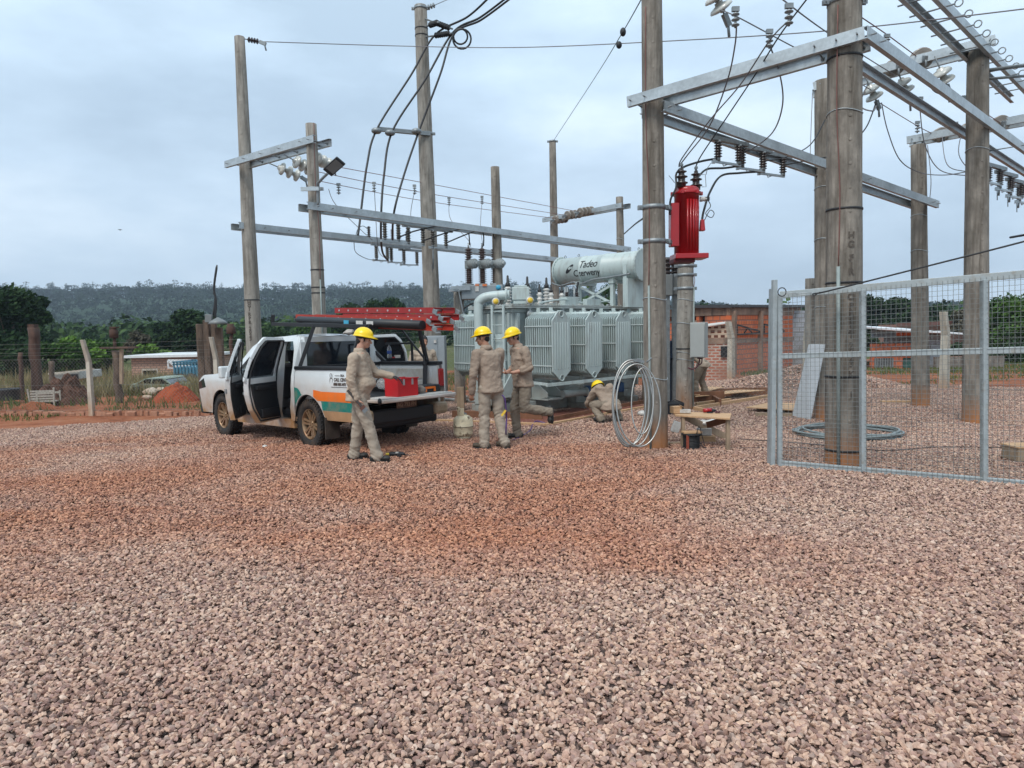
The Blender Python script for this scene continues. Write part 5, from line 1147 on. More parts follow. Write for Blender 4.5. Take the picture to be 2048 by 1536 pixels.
mb=MB(); q=c0+V(.15,-.02,H+.05); mb.tube([q+V(.06,0,0),q+V(.12,0,0),q+V(.11,0,.17),q+V(.02,0,.17)],.005,5); mb.tube([q+V(.12,0,.17),q+V(.14,0,.26),q+V(.19,0,.33)],.005,5); q=c0+V(-.17,0,H+.12); mb.tube([q,q+V(-.08,0,.1)],.005,5); part(t,'arcing_horn',mb,M_galvd)
wire('lead_wire',[(1340,430,10.1),(1341,400,10.1),(1352,375,10.1),(1352,350,10.15),(1359,338,10.2)],.014,M_wire,'thick black lead rising from behind the brown pole to the left bushing')
# cabinet on the pale pole
c=at(1398,680,14.2); t=thing('meter_cabinet','plain grey steel cabinet fixed on the short pale pole','cabinet',c)
part(t,'body',MB().box(c,(.30,.26,.70),Matrix.Rotation(R(-28),3,'Z')),mat('cabinet_grey_enamel',(.36,.375,.36),.5,var=.04),bevel=.008)
mb=MB().box(c+V(-.06,-.01,0)+Matrix.Rotation(R(-28),3,'Z')@V(.06,-.135,0),(.27,.012,.66),Matrix.Rotation(R(-28),3,'Z')); part(t,'door',mb,MC['cabinet_grey_enamel'],bevel=.004)
mb=MB(); mb.tube(catmull([c+V(.02,0,-.35),c+V(-.02,-.02,-.5),c+V(-.12,-.02,-.58),c+V(-.22,0,-.55)],5),.014,6); mb.tube(catmull([c+V(.06,0,-.35),c+V(.05,-.02,-.45),c+V(0,-.02,-.5)],5),.012,6); mb.box(c+V(.02,0,-.365),(.1,.06,.03)); part(t,'cable_gland',mb,mat('dark_red_cable',(.09,.02,.03),.5))
# ================================================================ recloser on the stub
def rp_(px,py,Y=17.5): return at(px,py,Y)
b=rp_(963,583); t=thing('three_phase_recloser','grey three-phase recloser with three tall ribbed bushings on a concrete stub','recloser',b)
zA=rp_(963,571).z; zB=rp_(963,599).z; x0=rp_(924,583).x; x1=rp_(1006,583).x
M_rec=mat('recloser_grey_enamel',(.24,.27,.29),.45,var=.08)
part(t,'housing',MB().bb(x0,x1,17.25,17.75,zB,zA),M_rec,bevel=.02)
for k,px in enumerate((938.5,965.5,990.5)):
    q=rp_(px,572); q.z=zA
    mb=MB(); H3=rp_(px,497).z-zA; ribbed(mb,q+V(0,0,.02),q+V(0,0,H3*.45),.105,8,.55,14); ribbed(mb,q+V(0,0,H3*.68),q+V(0,0,H3),.095,5,.55,14); o=part(t,'bushing',mb,mat('brown_ribbed_silicone',(.095,.06,.052),.4,var=.12))
    mb=MB(); mb.box(q+V(0,0,H3*.565),(.19,.19,H3*.22)); mb.lathe([(.001,0),(.10,0),(.105,.05),(.12,.08),(.12,.20),(.09,.21),(.09,.24),(.05,.25),(.05,.3),(.001,.3)],q+V(.02,-.05,H3*.58),(.75,-.66,-.02),16); mb.lathe([(.001,0),(.12,0),(.12,.04),(.001,.04)],q,n=14); part(t,'pole_head',mb,mat('grey_cast_head',(.26,.28,.28),.5),parent=o,bevel=.01)
    mb=MB(); mb.tube([q+V(0,0,H3),q+V(0,0,H3+.13)],.022,6); part(t,'terminal',mb,M_galv,parent=o)
mb=MB(); a=rp_(905,578); mb.beam(V(rp_(904,578).x,17.2,a.z),V(rp_(942,573).x,17.2,a.z),.05,.10); mb.beam(V(rp_(904,578).x,17.15,a.z-.05),V(rp_(930,578).x,17.4,a.z-.05),.2,.06); part(t,'mounting_frame',mb,M_galv)
mb=MB(); mb.beam(rp_(917,580,17.1),rp_(927,628,17.1),.03,.03); mb.beam(rp_(975,598,17.3),rp_(955,622,17.3),.03,.03); part(t,'strut',mb,M_galvd)
mb=MB(); mb.tube(catmull([rp_(955,599,17.3),rp_(950,605,17.3),rp_(935,612,17.2),rp_(927,620,17.2),rp_(926,640,17.1),rp_(927,680,17.1)],5),.022,6); part(t,'control_cable',mb,M_blk)
mb=MB(); mb.box(V(rp_(955,576).x,17.235,rp_(955,576).z),(.09,.01,.19)); part(t,'white_notice',mb,M_insw)
mb=MB(); mb.box(V(rp_(955,570).x,17.234,rp_(955,571.5).z),(.09,.02,.04)); mb.box(V(rp_(970,571).x,17.234,rp_(970,571.5).z),(.10,.02,.05)); part(t,'orange_sticker',mb,mat('orange_sticker',(.65,.17,.05),.6))
mb=MB(); mb.lathe([(.001,0),(.06,0),(.06,.012),(.001,.012)],V(rp_(997,576).x,17.245,rp_(997,576).z),(0,-1,0),16); part(t,'blue_sticker',mb,mat('blue_sticker',(.05,.33,.5),.6))
# control cabinet next to it, left of the transformer
c=at(858,690,15.2); t=thing('control_cabinet','grey steel control cabinet behind the pickup tailgate, beside the radiators','cabinet',c)
za=at(866,672,15.2).z
part(t,'body',MB().bb(at(851,690,15.2).x,at(889,690,15.2).x,15.2,15.7,.35,za),mat('blueish_grey_enamel',(.28,.31,.33),.5,var=.04),bevel=.01)
part(t,'door',MB().bb(at(853,690,15.2).x,at(875,690,15.2).x,15.185,15.2,.4,za-.04),MC['blueish_grey_enamel'],bevel=.004)
part(t,'leg',MB().bb(at(853,690,15.2).x,at(858,690,15.2).x,15.3,15.4,-.2,.36),M_galvd); part(t,'leg',MB().bb(at(880,690,15.2).x,at(885,690,15.2).x,15.3,15.4,-.2,.36),M_galvd)
mb=MB().bb(at(868,684,15.2).x,at(873,684,15.2).x,15.16,15.185,at(868,686,15.2).z,at(868,680,15.2).z); part(t,'label_plate',mb,M_insw)
# ================================================================ power transformer
TR=thing('power_transformer','large pale grey oil-filled power transformer with finned radiators and a cylindrical conservator','transformer',(.02,13.9,0),rz=R(45))
def tp(name,mb,m,**k): return part(TR,name,mb,m,world=False,**k)
LEN=4.25; WID=1.14; ZC=2.16
mb=MB(); mb.bb(.05,LEN-.05,.05,WID-.05,.28,ZC-.05); mb.bb(.02,LEN,.02,WID,ZC-.12,ZC-.04)
for i in range(5):      # stiffeners on the sides
    x=.16+i*1.0; mb.bb(x-.04,x+.04,-.03,.05,.35,ZC-.13); mb.bb(x-.04,x+.04,WID-.05,WID+.03,.35,ZC-.13)
for y in (.10,WID-.1,WID/2+.1): mb.bb(-.02,.05,y-.03,y+.03,.35,ZC-.13)
tp('tank',mb,M_trd,bevel=.008)
mb=MB(); mb.bb(-.06,LEN+.06,-.07,WID+.07,ZC,ZC+.035); mb.bb(-.06,LEN+.06,-.07,WID+.07,ZC-.036,ZC-.004)
r=random.Random(1)
for i in range(34):
    x=-.02+i*(LEN+.04)/33; mb.lathe([(.001,0),(.016,0),(.016,.02),(.001,.02)],(x,-.045,ZC+.035),n=6); mb.lathe([(.001,0),(.016,0),(.016,.02),(.001,.02)],(x,WID+.045,ZC+.035),n=6)
for i in range(9): mb.lathe([(.001,0),(.016,0),(.016,.02),(.001,.02)],(-.035,i*WID/8,ZC+.035),n=6)
tp('cover',mb,mat('cover_grey_dusty',(.34,.37,.36),.5,var=.1,dirt=((.24,.21,.17),4,.45,.75,(1,1,1))),bevel=.004)
# base skids
mb=MB()
for x in (.35,1.9,3.6): mb.bb(x-.12,x+.12,-.35,WID+.35,.0,.14); mb.bb(x-.15,x+.15,-.15,WID+.15,.14,.28)
mb.bb(-.1,LEN,.12,.3,.02,.27); mb.bb(-.1,LEN,WID-.3,WID-.12,.02,.27)
tp('skid_base',mb,M_trd,bevel=.008)
mb=MB()   # lower corner gussets and jacking lugs
mb.prism([(.02,.0,.42),(-.32,.0,.42),(-.32,.0,.50),(-.04,.0,.85),(.02,.0,.85)],(0,.03,0)); mb.prism([(.02,.34,.42),(-.32,.34,.42),(-.32,.34,.50),(-.04,.34,.85),(.02,.34,.85)],(0,.03,0)); mb.bb(-.34,.02,-.02,.4,.39,.42)
mb.prism([(.5,-.03,.3),(.5,-.45,.36),(.5,-.45,.44),(.5,-.03,.75)],(.03,0,0)); mb.prism([(.9,-.03,.3),(.9,-.45,.36),(.9,-.45,.44),(.9,-.03,.75)],(.03,0,0)); mb.bb(.48,.95,-.47,0,.30,.335)
mb.bb(-.12,.04,.5,1.0,.2,.48)
tp('jacking_lug',mb,M_trd,bevel=.004)
# radiators
def radiator(x0,x1,y0,y1,sg,z0,z1,nf):
    """fins stacked from y0 outward to y1 (sg=-1 near side, +1 far side)"""
    mb=MB(); 
    for i in range(nf-1):
        y=y0+(y1-y0)*i/(nf-1); th=.016
        w=(x1-x0); c=(x0+x1)/2; rz=.11
        pts=[(x0,z0+.13),(x0+.02,z0+.10),(c-.06,z0+.02),(c,z0),(c+.06,z0+.02),(x1-.02,z0+.10),(x1,z0+.13),(x1,z1-.13),(x1-.02,z1-.10),(c+.06,z1-.02),(c,z1),(c-.06,z1-.02),(x0+.02,z1-.10),(x0,z1-.13)]
        mb.prism([(a,y-th/2,z) for a,z in pts],(0,th,0))
        for q in range(1,6):   # pressed channels
            xx=x0+w*q/6; mb.prism([(xx-.022,y-th/2-.006,z0+.14),(xx+.022,y-th/2-.006,z0+.14),(xx+.022,y-th/2-.006,z1-.14),(xx-.022,y-th/2-.006,z1-.14)],(0,th+.012,0))
    o=tp('radiator',mb,M_tr)
    # outer plate, with rounded pressed flutes and eye
    y=y1; mb=MB(); c=(x0+x1)/2; w=x1-x0
    pts=[(x0,z0+.16),(c-.10,z0+.03),(c-.05,z0-.02),(c,z0-.035),(c+.05,z0-.02),(c+.10,z0+.03),(x1,z0+.16),(x1,z1-.16),(c+.12,z1-.02),(c+.07,z1+.02),(c,z1+.035),(c-.07,z1+.02),(c-.12,z1-.02),(x0,z1-.16)]
    mb.prism([(a,y-.014,z) for a,z in pts],(0,.028,0))
    for q in range(1,7):
        xx=x0+w*q/7; mb.tube([(xx,y+sg*.014,z0+.2),(xx,y+sg*.014,z1-.2)],.013,6)
    for zz in (z1-.04,z0+.03): mb.lathe([(.045,0),(.055,.012),(.062,.012),(.066,0)],(c,y+sg*.014,zz),(0,sg,0),16)
    tp('outer_plate',mb,M_tr,parent=o,bevel=.006)
    mb=MB()
    for k in (.14,.5,.86):
        z=z0+.12+(z1-z0-.24)*k
        for xx in (x0-.008,x1+.008): mb.beam((xx,y0-sg*.02,z),(xx,y1,z),.012,.022)
    tp('tie_bar',mb,mat('pale_tie_bar',(.45,.5,.49),.4),parent=o)
    mb=MB(); c=(x0+x1)/2
    for zz,rr in ((z1-.035,.052),(z0+.035,.052)): mb.tube([(c,y0-sg*.16,zz),(c,y1-sg*.02,zz)],rr,12)
    for i in range(5):
        yy=y0+(y1-y0)*(.1+i*.2); mb.lathe([(.018,0),(.018,.02),(.001,.02)],(c,yy,z1+.015),n=8)
    mb.box((c,y1-sg*.25,z1+.05),(.012,.09,.09)); mb.box((c,y0+sg*.1,z1+.05),(.012,.09,.09))
    tp('header_pipe',mb,M_tr,parent=o)
    mb=MB(); mb.lathe([(.09,-.02),(.09,.02)],(c,y0-sg*.13,z1-.035),(0,1,0),12); mb.lathe([(.09,-.02),(.09,.02)],(c,y0-sg*.13,z0+.035),(0,1,0),12); mb.tube([(c,y0-sg*.13,z1),(c,y0-sg*.13,z1+.09)],.02,6); mb.box((c,y0-sg*.13,z1+.09),(.12,.02,.02))
    tp('valve',mb,M_galvd,parent=o)
for k in range(4):
    radiator(.20+k*1.0,.72+k*1.0,-.18,-.86,-1,.74,2.03,13)
    radiator(.20+k*1.0,.72+k*1.0,WID+.18,WID+.84,1,.74,2.03,13)
mb=MB(); mb.beam((.0,-.89,.66),(4.1,-.89,.66),.04,.06); mb.beam((.1,-.03,.70),(.1,-.88,.66),.04,.05); mb.beam((3.9,-.03,.70),(3.9,-.88,.66),.04,.05)
mb.beam((1.2,-.03,.4),(1.2,-.80,.62),.03,.03); tp('lower_rail',mb,M_tr)
# ladder on the front end
mb=MB()
for y in (.13,.45): mb.beam((-.10,y,.35),(-.10,y,ZC+.04),.03,.05); mb.beam((-.10,y,ZC-.1),(.05,y,ZC-.1),.03,.03); mb.beam((-.10,y,.9),(.05,y,.9),.03,.03)
for i in range(7): mb.tube([(-.10,.13,.45+i*.27),(-.10,.45,.45+i*.27)],.011,6)
tp('ladder',mb,M_tr)
mb=MB(); mb.bb(-.035,-.005,.15,.5,1.28,1.62); mb.bb(-.035,-.005,.15,.5,.9,1.1); tp('inspection_panel',mb,M_tr,bevel=.004)
# big relief pipe with elbow
mb=MB(); P=[(-.16,.78,.7),(-.16,.78,1.6),(-.16,.78,2.18),(-.15,.76,2.28),(-.08,.66,2.36),(.08,.48,2.39),(.25,.30,2.40)]; mb.tube(catmull(P,6),.095,18); mb.lathe([(.13,-.02),(.13,.02)],(.2,.35,2.395),(.68,-.7,0),18); tp('relief_pipe',mb,M_tr)
mb=MB(); mb.box((.42,.16,2.42),(.34,.30,.26),Matrix.Rotation(R(-45),3,'Z')); mb.box((.42,.16,2.565),(.26,.24,.03),Matrix.Rotation(R(-45),3,'Z')); mb.box((.42,.16,2.25),(.3,.26,.08),Matrix.Rotation(R(-45),3,'Z')); tp('valve_box',mb,M_tr,bevel=.03)
M_yel=mat('yellow_dial',(.75,.5,.05),.5)
for q in ((-.03,.42,2.27),(.45,-.06,2.28)):
    mb=MB(); mb.lathe([(.001,0),(.075,0),(.075,.05),(.06,.055),(.001,.055)],q,(-.6,-.8,0),16); g=tp('gauge',mb,M_insw); mb=MB(); mb.lathe([(.001,.0),(.055,.0),(.055,.008),(.001,.008)],Vector(q)+V(-.6,-.8,0).normalized()*.058,(-.6,-.8,0),16); tp('dial',mb,M_yel,parent=g)
# high-voltage bushings
def bush(x,y,h,r,n,cap=True,m=M_insw,mc=M_blk):
    mb=MB(); ribbed(mb,(x,y,ZC+.04),(x,y,ZC+.04+h*.62),r,n,.6,16); o=tp('bushing',mb,m)
    mb=MB(); z=ZC+.04+h*.62; mb.lathe([(.001,0),(r*.62,0),(r*.6,h*.10),(r*.35,h*.14),(r*.25,h*.36),(.001,h*.38)],(x,y,z),n=12); tp('bushing_cap',mb,mc,parent=o)
    mb=MB(); mb.lathe([(.001,0),(r*1.0,0),(r*1.0,.03),(.001,.03)],(x,y,ZC+.036),n=14); tp('flange',mb,M_galvd,parent=o)
for x in (.50,1.08,1.68): bush(x,.60,.62,.085,6)
for x,y in ((1.22,.38),(1.58,.38),(1.95,.40)): bush(x,y,.45,.065,3)
for x,y in ((1.02,.84),(2.35,.6),(2.65,.55)):
    mb=MB(); ribbed(mb,(x,y,ZC+.04),(x,y,ZC+.36),.06,8,.5,12); tp('surge_arrester',mb,M_ins)
mb=MB()
for i in range(26):
    x=r.uniform(1.3,3.3); y=r.uniform(.0,.9); s=r.uniform(.03,.08)
    if i%2: mb.lathe([(.001,0),(s,0),(s,.04),(s*.6,.05),(s*.6,.09),(.001,.09)],(x,y,ZC+.036),n=10)
    else: mb.box((x,y,ZC+.06),(s*2,s,s))
tp('cover_fittings',mb,MC['cover_grey_dusty'])
mb=MB(); mb.tube(catmull([(.9,.1,ZC+.08),(1.6,.05,ZC+.16),(2.3,.12,ZC+.10),(3.2,.05,ZC+.15)],6),.02,6); mb.bb(1.7,2.1,.05,.25,ZC+.04,ZC+.22); mb.bb(2.3,2.8,-.02,.1,ZC+.04,ZC+.18); tp('cable_tray',mb,M_tr,bevel=.004)
# conservator
CX,CZ,CR=3.70,3.10,.33
mb=MB(); ya,yb=-.52,1.90
mb.lathe([(.001,0),(CR*.98,0),(CR,.01),(CR,.95),(CR+.012,.96),(CR+.012,.985),(CR,.995),(CR,1.6),(CR+.012,1.61),(CR+.012,1.635),(CR,1.645),(CR,yb-ya-.02),(CR*.96,yb-ya),(.001,yb-ya+.02)],(CX,ya,CZ),(0,1,0),48)
co=tp('conservator',mb,M_tr)
mb=MB()
for yy in (ya,yb):
    mb.lathe([(CR+.003,-.012),(CR+.045,-.012),(CR+.045,.012),(CR+.003,.012)],(CX,yy,CZ),(0,1,0),40)
    for i in range(24):
        a=i*math.pi/12; mb.box((CX+(CR+.027)*math.cos(a),yy,CZ+(CR+.027)*math.sin(a)),(.022,.05,.022))
tp('end_flange',mb,M_tr,parent=co)
mb=MB()
for yy in (ya+.12,ya+.55,yb-.55,yb-.12):
    mb.tube([(CX+.0+.035*math.cos(a),yy,CZ+CR+.03+.035*math.sin(a)) for a in [i*math.pi/6 for i in range(12)]],.009,5,closed=True)
tp('lifting_eye',mb,M_galvd,parent=co)
def ctext(s,size,y_start,ang,shear,weight=.006):
    vs,fs=textgeo(s,size,0,'LEFT',shear=shear,spacing=.92,weight=weight,slices=.02); out=[]
    for v in vs:
        a=ang-v.y/(CR+.003)   # angle measured from the -x direction downwards
        out.append(V(CX-(CR+.004)*math.cos(a),y_start-v.x*.92,CZ-(CR+.004)*math.sin(a)))
    return out,fs
mb=MB()
vs,fs=ctext('Tadeo',.25,1.10,-.09,.28,.002); mb.add(vs,fs)
vs,fs=ctext('Czerweny',.225,1.27,.50,.10,.002); mb.add(vs,fs)
def cpt(u,v): a=-v/(CR+.003); return V(CX-(CR+.004)*math.cos(a),u,CZ-(CR+.004)*math.sin(a))
# emblem: slanted dark leaf with a pale diamond cut
out=[];cu,cv=1.38,.03
for i in range(20):
    a=2*math.pi*i/20; x=.15*math.cos(a); y=.055*math.sin(a)*(1.0); rx=x*math.cos(.75)-y*math.sin(.75); ry=x*math.sin(.75)+y*math.cos(.75); out.append((rx,ry))
mb.add([cpt(cu-x,cv+y) for x,y in out],[tuple(range(20))])
tp('maker_lettering',mb,mat('black_print',(.015,.015,.018),.5),parent=co)
mb=MB(); mb.add([cpt(cu-x,cv+y)+V(-.003,0,0) for x,y in ((-.035,-.005),(.0,-.03),(.035,.005),(.0,.03))],[(0,1,2,3)]); tp('emblem_diamond',mb,M_tr,parent=co)
mb=MB()
for (x,y) in ((3.45,.15),(3.95,.15),(3.45,1.15),(3.95,1.15)): mb.beam((x,y,ZC),(x,y,CZ-.28),.09,.09)
mb.beam((3.45,.15,ZC+.1),(3.45,1.15,CZ-.4),.03,.05); mb.beam((3.45,1.15,ZC+.1),(3.45,.15,CZ-.4),.03,.05); mb.bb(3.38,4.02,.08,.22,CZ-.38,CZ-.3); mb.bb(3.38,4.02,1.08,1.22,CZ-.38,CZ-.3)
mb.bb(3.36,3.44,-.3,-.2,ZC,CZ+.02); mb.bb(3.3,4.1,-.38,-.3,ZC,CZ-.3)
tp('conservator_stand',mb,M_tr)
mb=MB()
for i,(x,y) in enumerate(((3.1,1.4),(3.0,1.2),(3.12,1.02),(3.2,1.3))): mb.tube([(x,y,ZC-.0),(x,y,CZ-.42)],.028,8)
mb.tube(catmull([(3.3,1.88,CZ-.28),(3.3,1.6,CZ-.36),(3.3,1.2,CZ-.30),(3.32,1.0,CZ-.35),(3.32,.6,CZ-.27),(3.34,.2,CZ-.25),(3.36,-.4,CZ-.2)],5),.02,6)
tp('pipework',mb,M_galvd)
mb=MB(); mb.tube(catmull([(3.3,1.05,CZ-.3),(3.25,1.05,CZ-.5),(3.2,1.05,ZC+.1)],5),.025,8); mb.lathe([(.001,0),(.06,0),(.06,.14),(.001,.14)],(3.2,1.05,ZC+.05),n=12); tp('breather_hose',mb,M_blk)
# right-hand current transformers glimpsed between pole and stub
for k,(px,Y) in enumerate(((1334,14.9),(1349,15.1))):
    a=at(px,592 if k==0 else 590,Y); b=at(px,515,Y); mb=MB(); t=thing('instrument_transformer',['grey ribbed instrument transformer half hidden behind the brown pole','grey ribbed instrument transformer left of the short pale pole'][k],'transformer',a)
    zz=a.z; h=b.z-a.z; part(t,'body',MB().box(a+V(0,0,h*.28),(.20,.2,h*.56)),M_insg,bevel=.02)
    mb=MB(); ribbed(mb,a+V(0,0,h*.56),a+V(0,0,h),.13,4,.55); part(t,'sheds',mb,M_ins)
    part(t,'support_post',MB().bb(a.x-.05,a.x+.05,Y-.05,Y+.05,0,a.z),M_galvd)
# items under the transformer
mb=MB(); P=[(.9,-.5,.40),(1.6,-.5,.40)]; mb.tube(P,.075,12); mb.lathe([(.10,0),(.10,.03)],(1.6,-.5,.40),(1,0,0),14)
mb.tube([(1.0,-.62,.62),(3.2,-.62,.60)],.03,8); o=tp('oil_pipe',mb,M_trd)
mb=MB(); mb.lathe([(.001,0),(.10,0),(.12,.03),(.12,.2),(.09,.24),(.001,.25)],(1.75,-.5,.27),n=16); mb.lathe([(.001,0),(.09,0),(.11,.03),(.11,.2),(.001,.24)],(2.8,-.5,.30),n=16); tp('pump',mb,mat('blue_pump_paint',(.02,.07,.17),.45))
# ================================================================ pickup
TH=R(138.2); TO=V(-2.53,11.47,-.056)
TK=thing('pickup_truck','muddy white double-cab pickup with orange and teal stripes, doors open and tailgate down','pickup',TO,rz=TH)
TK.rotation_euler=(0,R(1.03),TH); TK.scale=(.90,.96,1.013)
TMX=tmat(TK)
def kp(name,mb,m,**k): return part(TK,name,mb,m,world=False,**k)
def kw(name,mb,m,**k): return part(TK,name,mb,m,world=True,**k)
def onp(px,py,yl):
    """world point where the pixel's ray meets the truck's local plane y=yl"""
    Mi=TMX.inverted(); o=Mi@CP; d=Mi.to_3x3()@ray(px,py); t=(yl-o.y)/d.y; return TMX@(o+d*t)
def hw(z):
    pts=[(.3,.86),(.5,.90),(.8,.935),(1.0,.93),(1.18,.90),(1.45,.80),(1.70,.69),(1.9,.6)]
    for (a,b),(c,d) in zip(pts[:-1],pts[1:]):
        if z<=c: return b+(d-b)*max(0,(z-a)/(c-a))
    return .6
def dens(poly,st=.12):
    out=[]
    for i,(x,z) in enumerate(poly):
        X,Z_=poly[(i+1)%len(poly)]; n=max(1,int(math.hypot(X-x,Z_-z)/st))
        for k in range(n): out.append((x+(X-x)*k/n,z+(Z_-z)*k/n))
    return out
def slab(mb,poly,s,th=.07,off=0):
    P=dens(poly); n=len(P)
    o=[(x,s*(hw(z)+off),z) for x,z in P]; i_=[(x,s*(hw(z)+off-th),z) for x,z in P]
    mb.add(o+i_,[tuple(range(n)),tuple(range(n,2*n))[::-1]]+[(i,i+n,(i+1)%n+n,(i+1)%n) for i in range(n)])
def sidegrid(mb,x0,x1,nx,zb,zt,s,off=0,nz=8,th=.05):
    for o in (0,-th) if th else (0,):
        P=[]
        for i in range(nx+1):
            x=x0+(x1-x0)*i/nx; a,b=zb(x),zt(x); P.append([(x,s*(hw(a+(b-a)*j/nz)+off+o),a+(b-a)*j/nz) for j in range(nz+1)])
        mb.grid(P)
def arch(cx,r=.47,base=.46,cz=.36):
    def f(x):
        d=r*r-(x-cx)**2
        return max(base,cz+math.sqrt(d)) if d>0 else base
    return f
WB=3.096
mb=MB()
for s in (1,-1):
    sidegrid(mb,-1.27,.38,34,arch(0,base=.46),lambda x:1.20,s)                        # bed sides
    sidegrid(mb,2.44,4.02,40,arch(WB,base=.40),lambda x:1.13-.04*max(0,x-2.6)-max(0,x-3.75)**2*1.6,s)  # front fenders
    slab(mb,[(.46,.40),(.62,.40),(.58,.62),(.50,.80),(.50,1.25),(.60,1.50),(.72,1.64),(.72,1.70),(.58,1.72),(.50,1.66),(.43,1.25),(.40,1.1),(.40,.74),(.45,.60)],s,.09)  # C pillar
    slab(mb,[(1.06,.40),(1.22,.40),(1.19,1.1),(1.16,1.68),(1.08,1.68),(1.06,1.1)],s,.10)
    slab(mb,[(.56,.28),(2.60,.28),(2.60,.42),(.56,.42)],s,.12)                 # sill
    slab(mb,[(.66,1.64),(1.66,1.64),(1.95,1.52),(2.46,1.14),(2.60,1.14),(2.10,1.57),(1.78,1.71),(.66,1.73)],s,.07)
    slab(mb,[(2.42,.40),(2.54,.40),(2.54,1.16),(2.44,1.16)],s,.12)
    mb.bb(-1.25,.38,s*.80-.012,s*.80+.012,.75,1.18)                           # inner bed wall
    P=[[( .0+.45*math.cos(a),s*(.80-.17*k),.62+.40*math.sin(a)) for k in (0,1)] for a in [math.pi*i/12 for i in range(13)]]; mb.grid(P)
    for x in (-1.1,-.55,.05,.3): mb.bb(x-.02,x+.02,s*.785-.012,s*.785+.012,.80,1.12)
mb.bb(.36,.39,-.8,.8,.5,1.18)
P=[]                                                                         # roof
for i in range(15):
    x=.50+(1.80-.50)*i/14; zr=1.70-.05*((x-1.15)/.7)**2
    P.append([(x,y*.685,zr+.055*(1-abs(y)**2.6)) for y in np.linspace(-1,1,15)])
mb.grid(P)
P=[]                                                                         # bonnet
for i in range(13):
    x=2.58+(4.0-2.58)*i/12; zr=1.14-.10*((x-2.58)/1.42)-.10*max(0,(x-3.75)/.25)**2
    P.append([(x,y*.90,zr+.07*(1-abs(y)**3)) for y in np.linspace(-1,1,13)])
mb.grid(P)
mb.bb(3.98,4.08,-.85,.85,.62,1.0)
mb.bb(.41,.45,-.84,.84,.45,1.16); mb.bb(.44,.48,-.74,-.64,1.16,1.62); mb.bb(.44,.48,.64,.74,1.16,1.62); mb.bb(.45,.58,-.66,.66,1.61,1.70)
body=kp('body',mb,M_paint)
mb=MB(); mb.bb(.42,.44,-.64,.64,1.18,1.62); kp('rear_window',mb,M_glass,bevel=.01)
mb=MB(); mb.add([(1.84,-.64,1.68),(1.84,.64,1.68),(2.56,.80,1.15),(2.56,-.80,1.15)],[(0,1,2,3)]); kp('windscreen',mb,mat('clear_dark_glass',(.05,.07,.08),.05,trans=.7,alpha=.6))
mb=MB(); mb.bb(3.9,4.16,-.88,.88,.36,.62); kp('front_bumper',mb,M_dark,bevel=.04)
for s in (1,-1):
    mb=MB(); slab(mb,[(3.72,.86),(4.02,.82),(4.04,.95),(3.80,1.03)],s,.12,.006); kp('headlight',mb,M_glass,bevel=.01)
# stripes and lettering on the bed sides
M_or=mat('orange_vinyl',(.78,.16,.015),.4,var=.05,dirt=((.40,.24,.13),3,.5,.8,(1,1,1)))
M_teal=mat('teal_vinyl',(.0,.19,.155),.4,var=.08,dirt=((.34,.23,.14),3,.5,.8,(1,1,1)))
M_mud=mat('dried_mud_film',(.36,.20,.10),.85,var=.2,scale=4)
for s in (1,-1):
    af=arch(0,.485)
    mb=MB(); sidegrid(mb,-1.27,-.20,26,lambda x:max(af(x),.745),lambda x:max(af(x)+.005,.885 if x<-.45 else .885+.02*math.sin((x+.45)*6)),s,.003,4,0); kp('orange_stripe',mb,M_or)
    mb=MB(); sidegrid(mb,-1.27,-.42,20,lambda x:max(af(x),.605),lambda x:max(af(x)+.002,.742),s,.003,4,0); kp('teal_stripe',mb,M_teal)
    mb=MB(); sidegrid(mb,.12,.38,10,lambda x:max(af(x),.64),lambda x:max(af(x)+.002,.93-(.20*max(0,(.38-x)/.26)**3)),s,.003,4,0); kp('teal_panel',mb,M_teal)
    mb=MB(); sidegrid(mb,-1.27,-.42,20,lambda x:max(af(x),.462),lambda x:max(af(x)+.002,.60),s,.0025,4,0); kp('muddy_lower_panel',mb,M_mud)
mb=MB()
def dec(txt,size,x,z,w=.003):
    vs,fs=textgeo(txt,size,0,'LEFT',weight=w); mb.add([(x-v.x,hw(z+v.y)+.006,z+v.y) for v in vs],fs)
dec('CALL CENTER',.067,-.80,1.045); dec('0800 888 3473',.056,-.80,.985); dec('- - - - - -  E.C.A.',.04,-.82,1.115)
mb.bb(-1.24,-.74,hw(.96)+.004,hw(.96)+.006,.958,.964)
y=hw(1.07)+.006
for i in range(16):
    a=i*2*math.pi/16; b=(i+1)*2*math.pi/16; mb.beam((-.725+.028*math.cos(a),y,1.12+.034*math.sin(a)),(-.725+.028*math.cos(b),y,1.12+.034*math.sin(b)),.003,.007)
for p,q in (((-.69,1.075),(-.69,.99)),((-.76,1.075),(-.76,.99)),((-.69,.99),(-.76,.99)),((-.69,1.075),(-.715,1.09)),((-.76,1.075),(-.735,1.09))): mb.beam((p[0],y,p[1]),(q[0],y,q[1]),.003,.007)
kp('door_lettering',mb,mat('brown_black_print',(.07,.045,.035),.6))
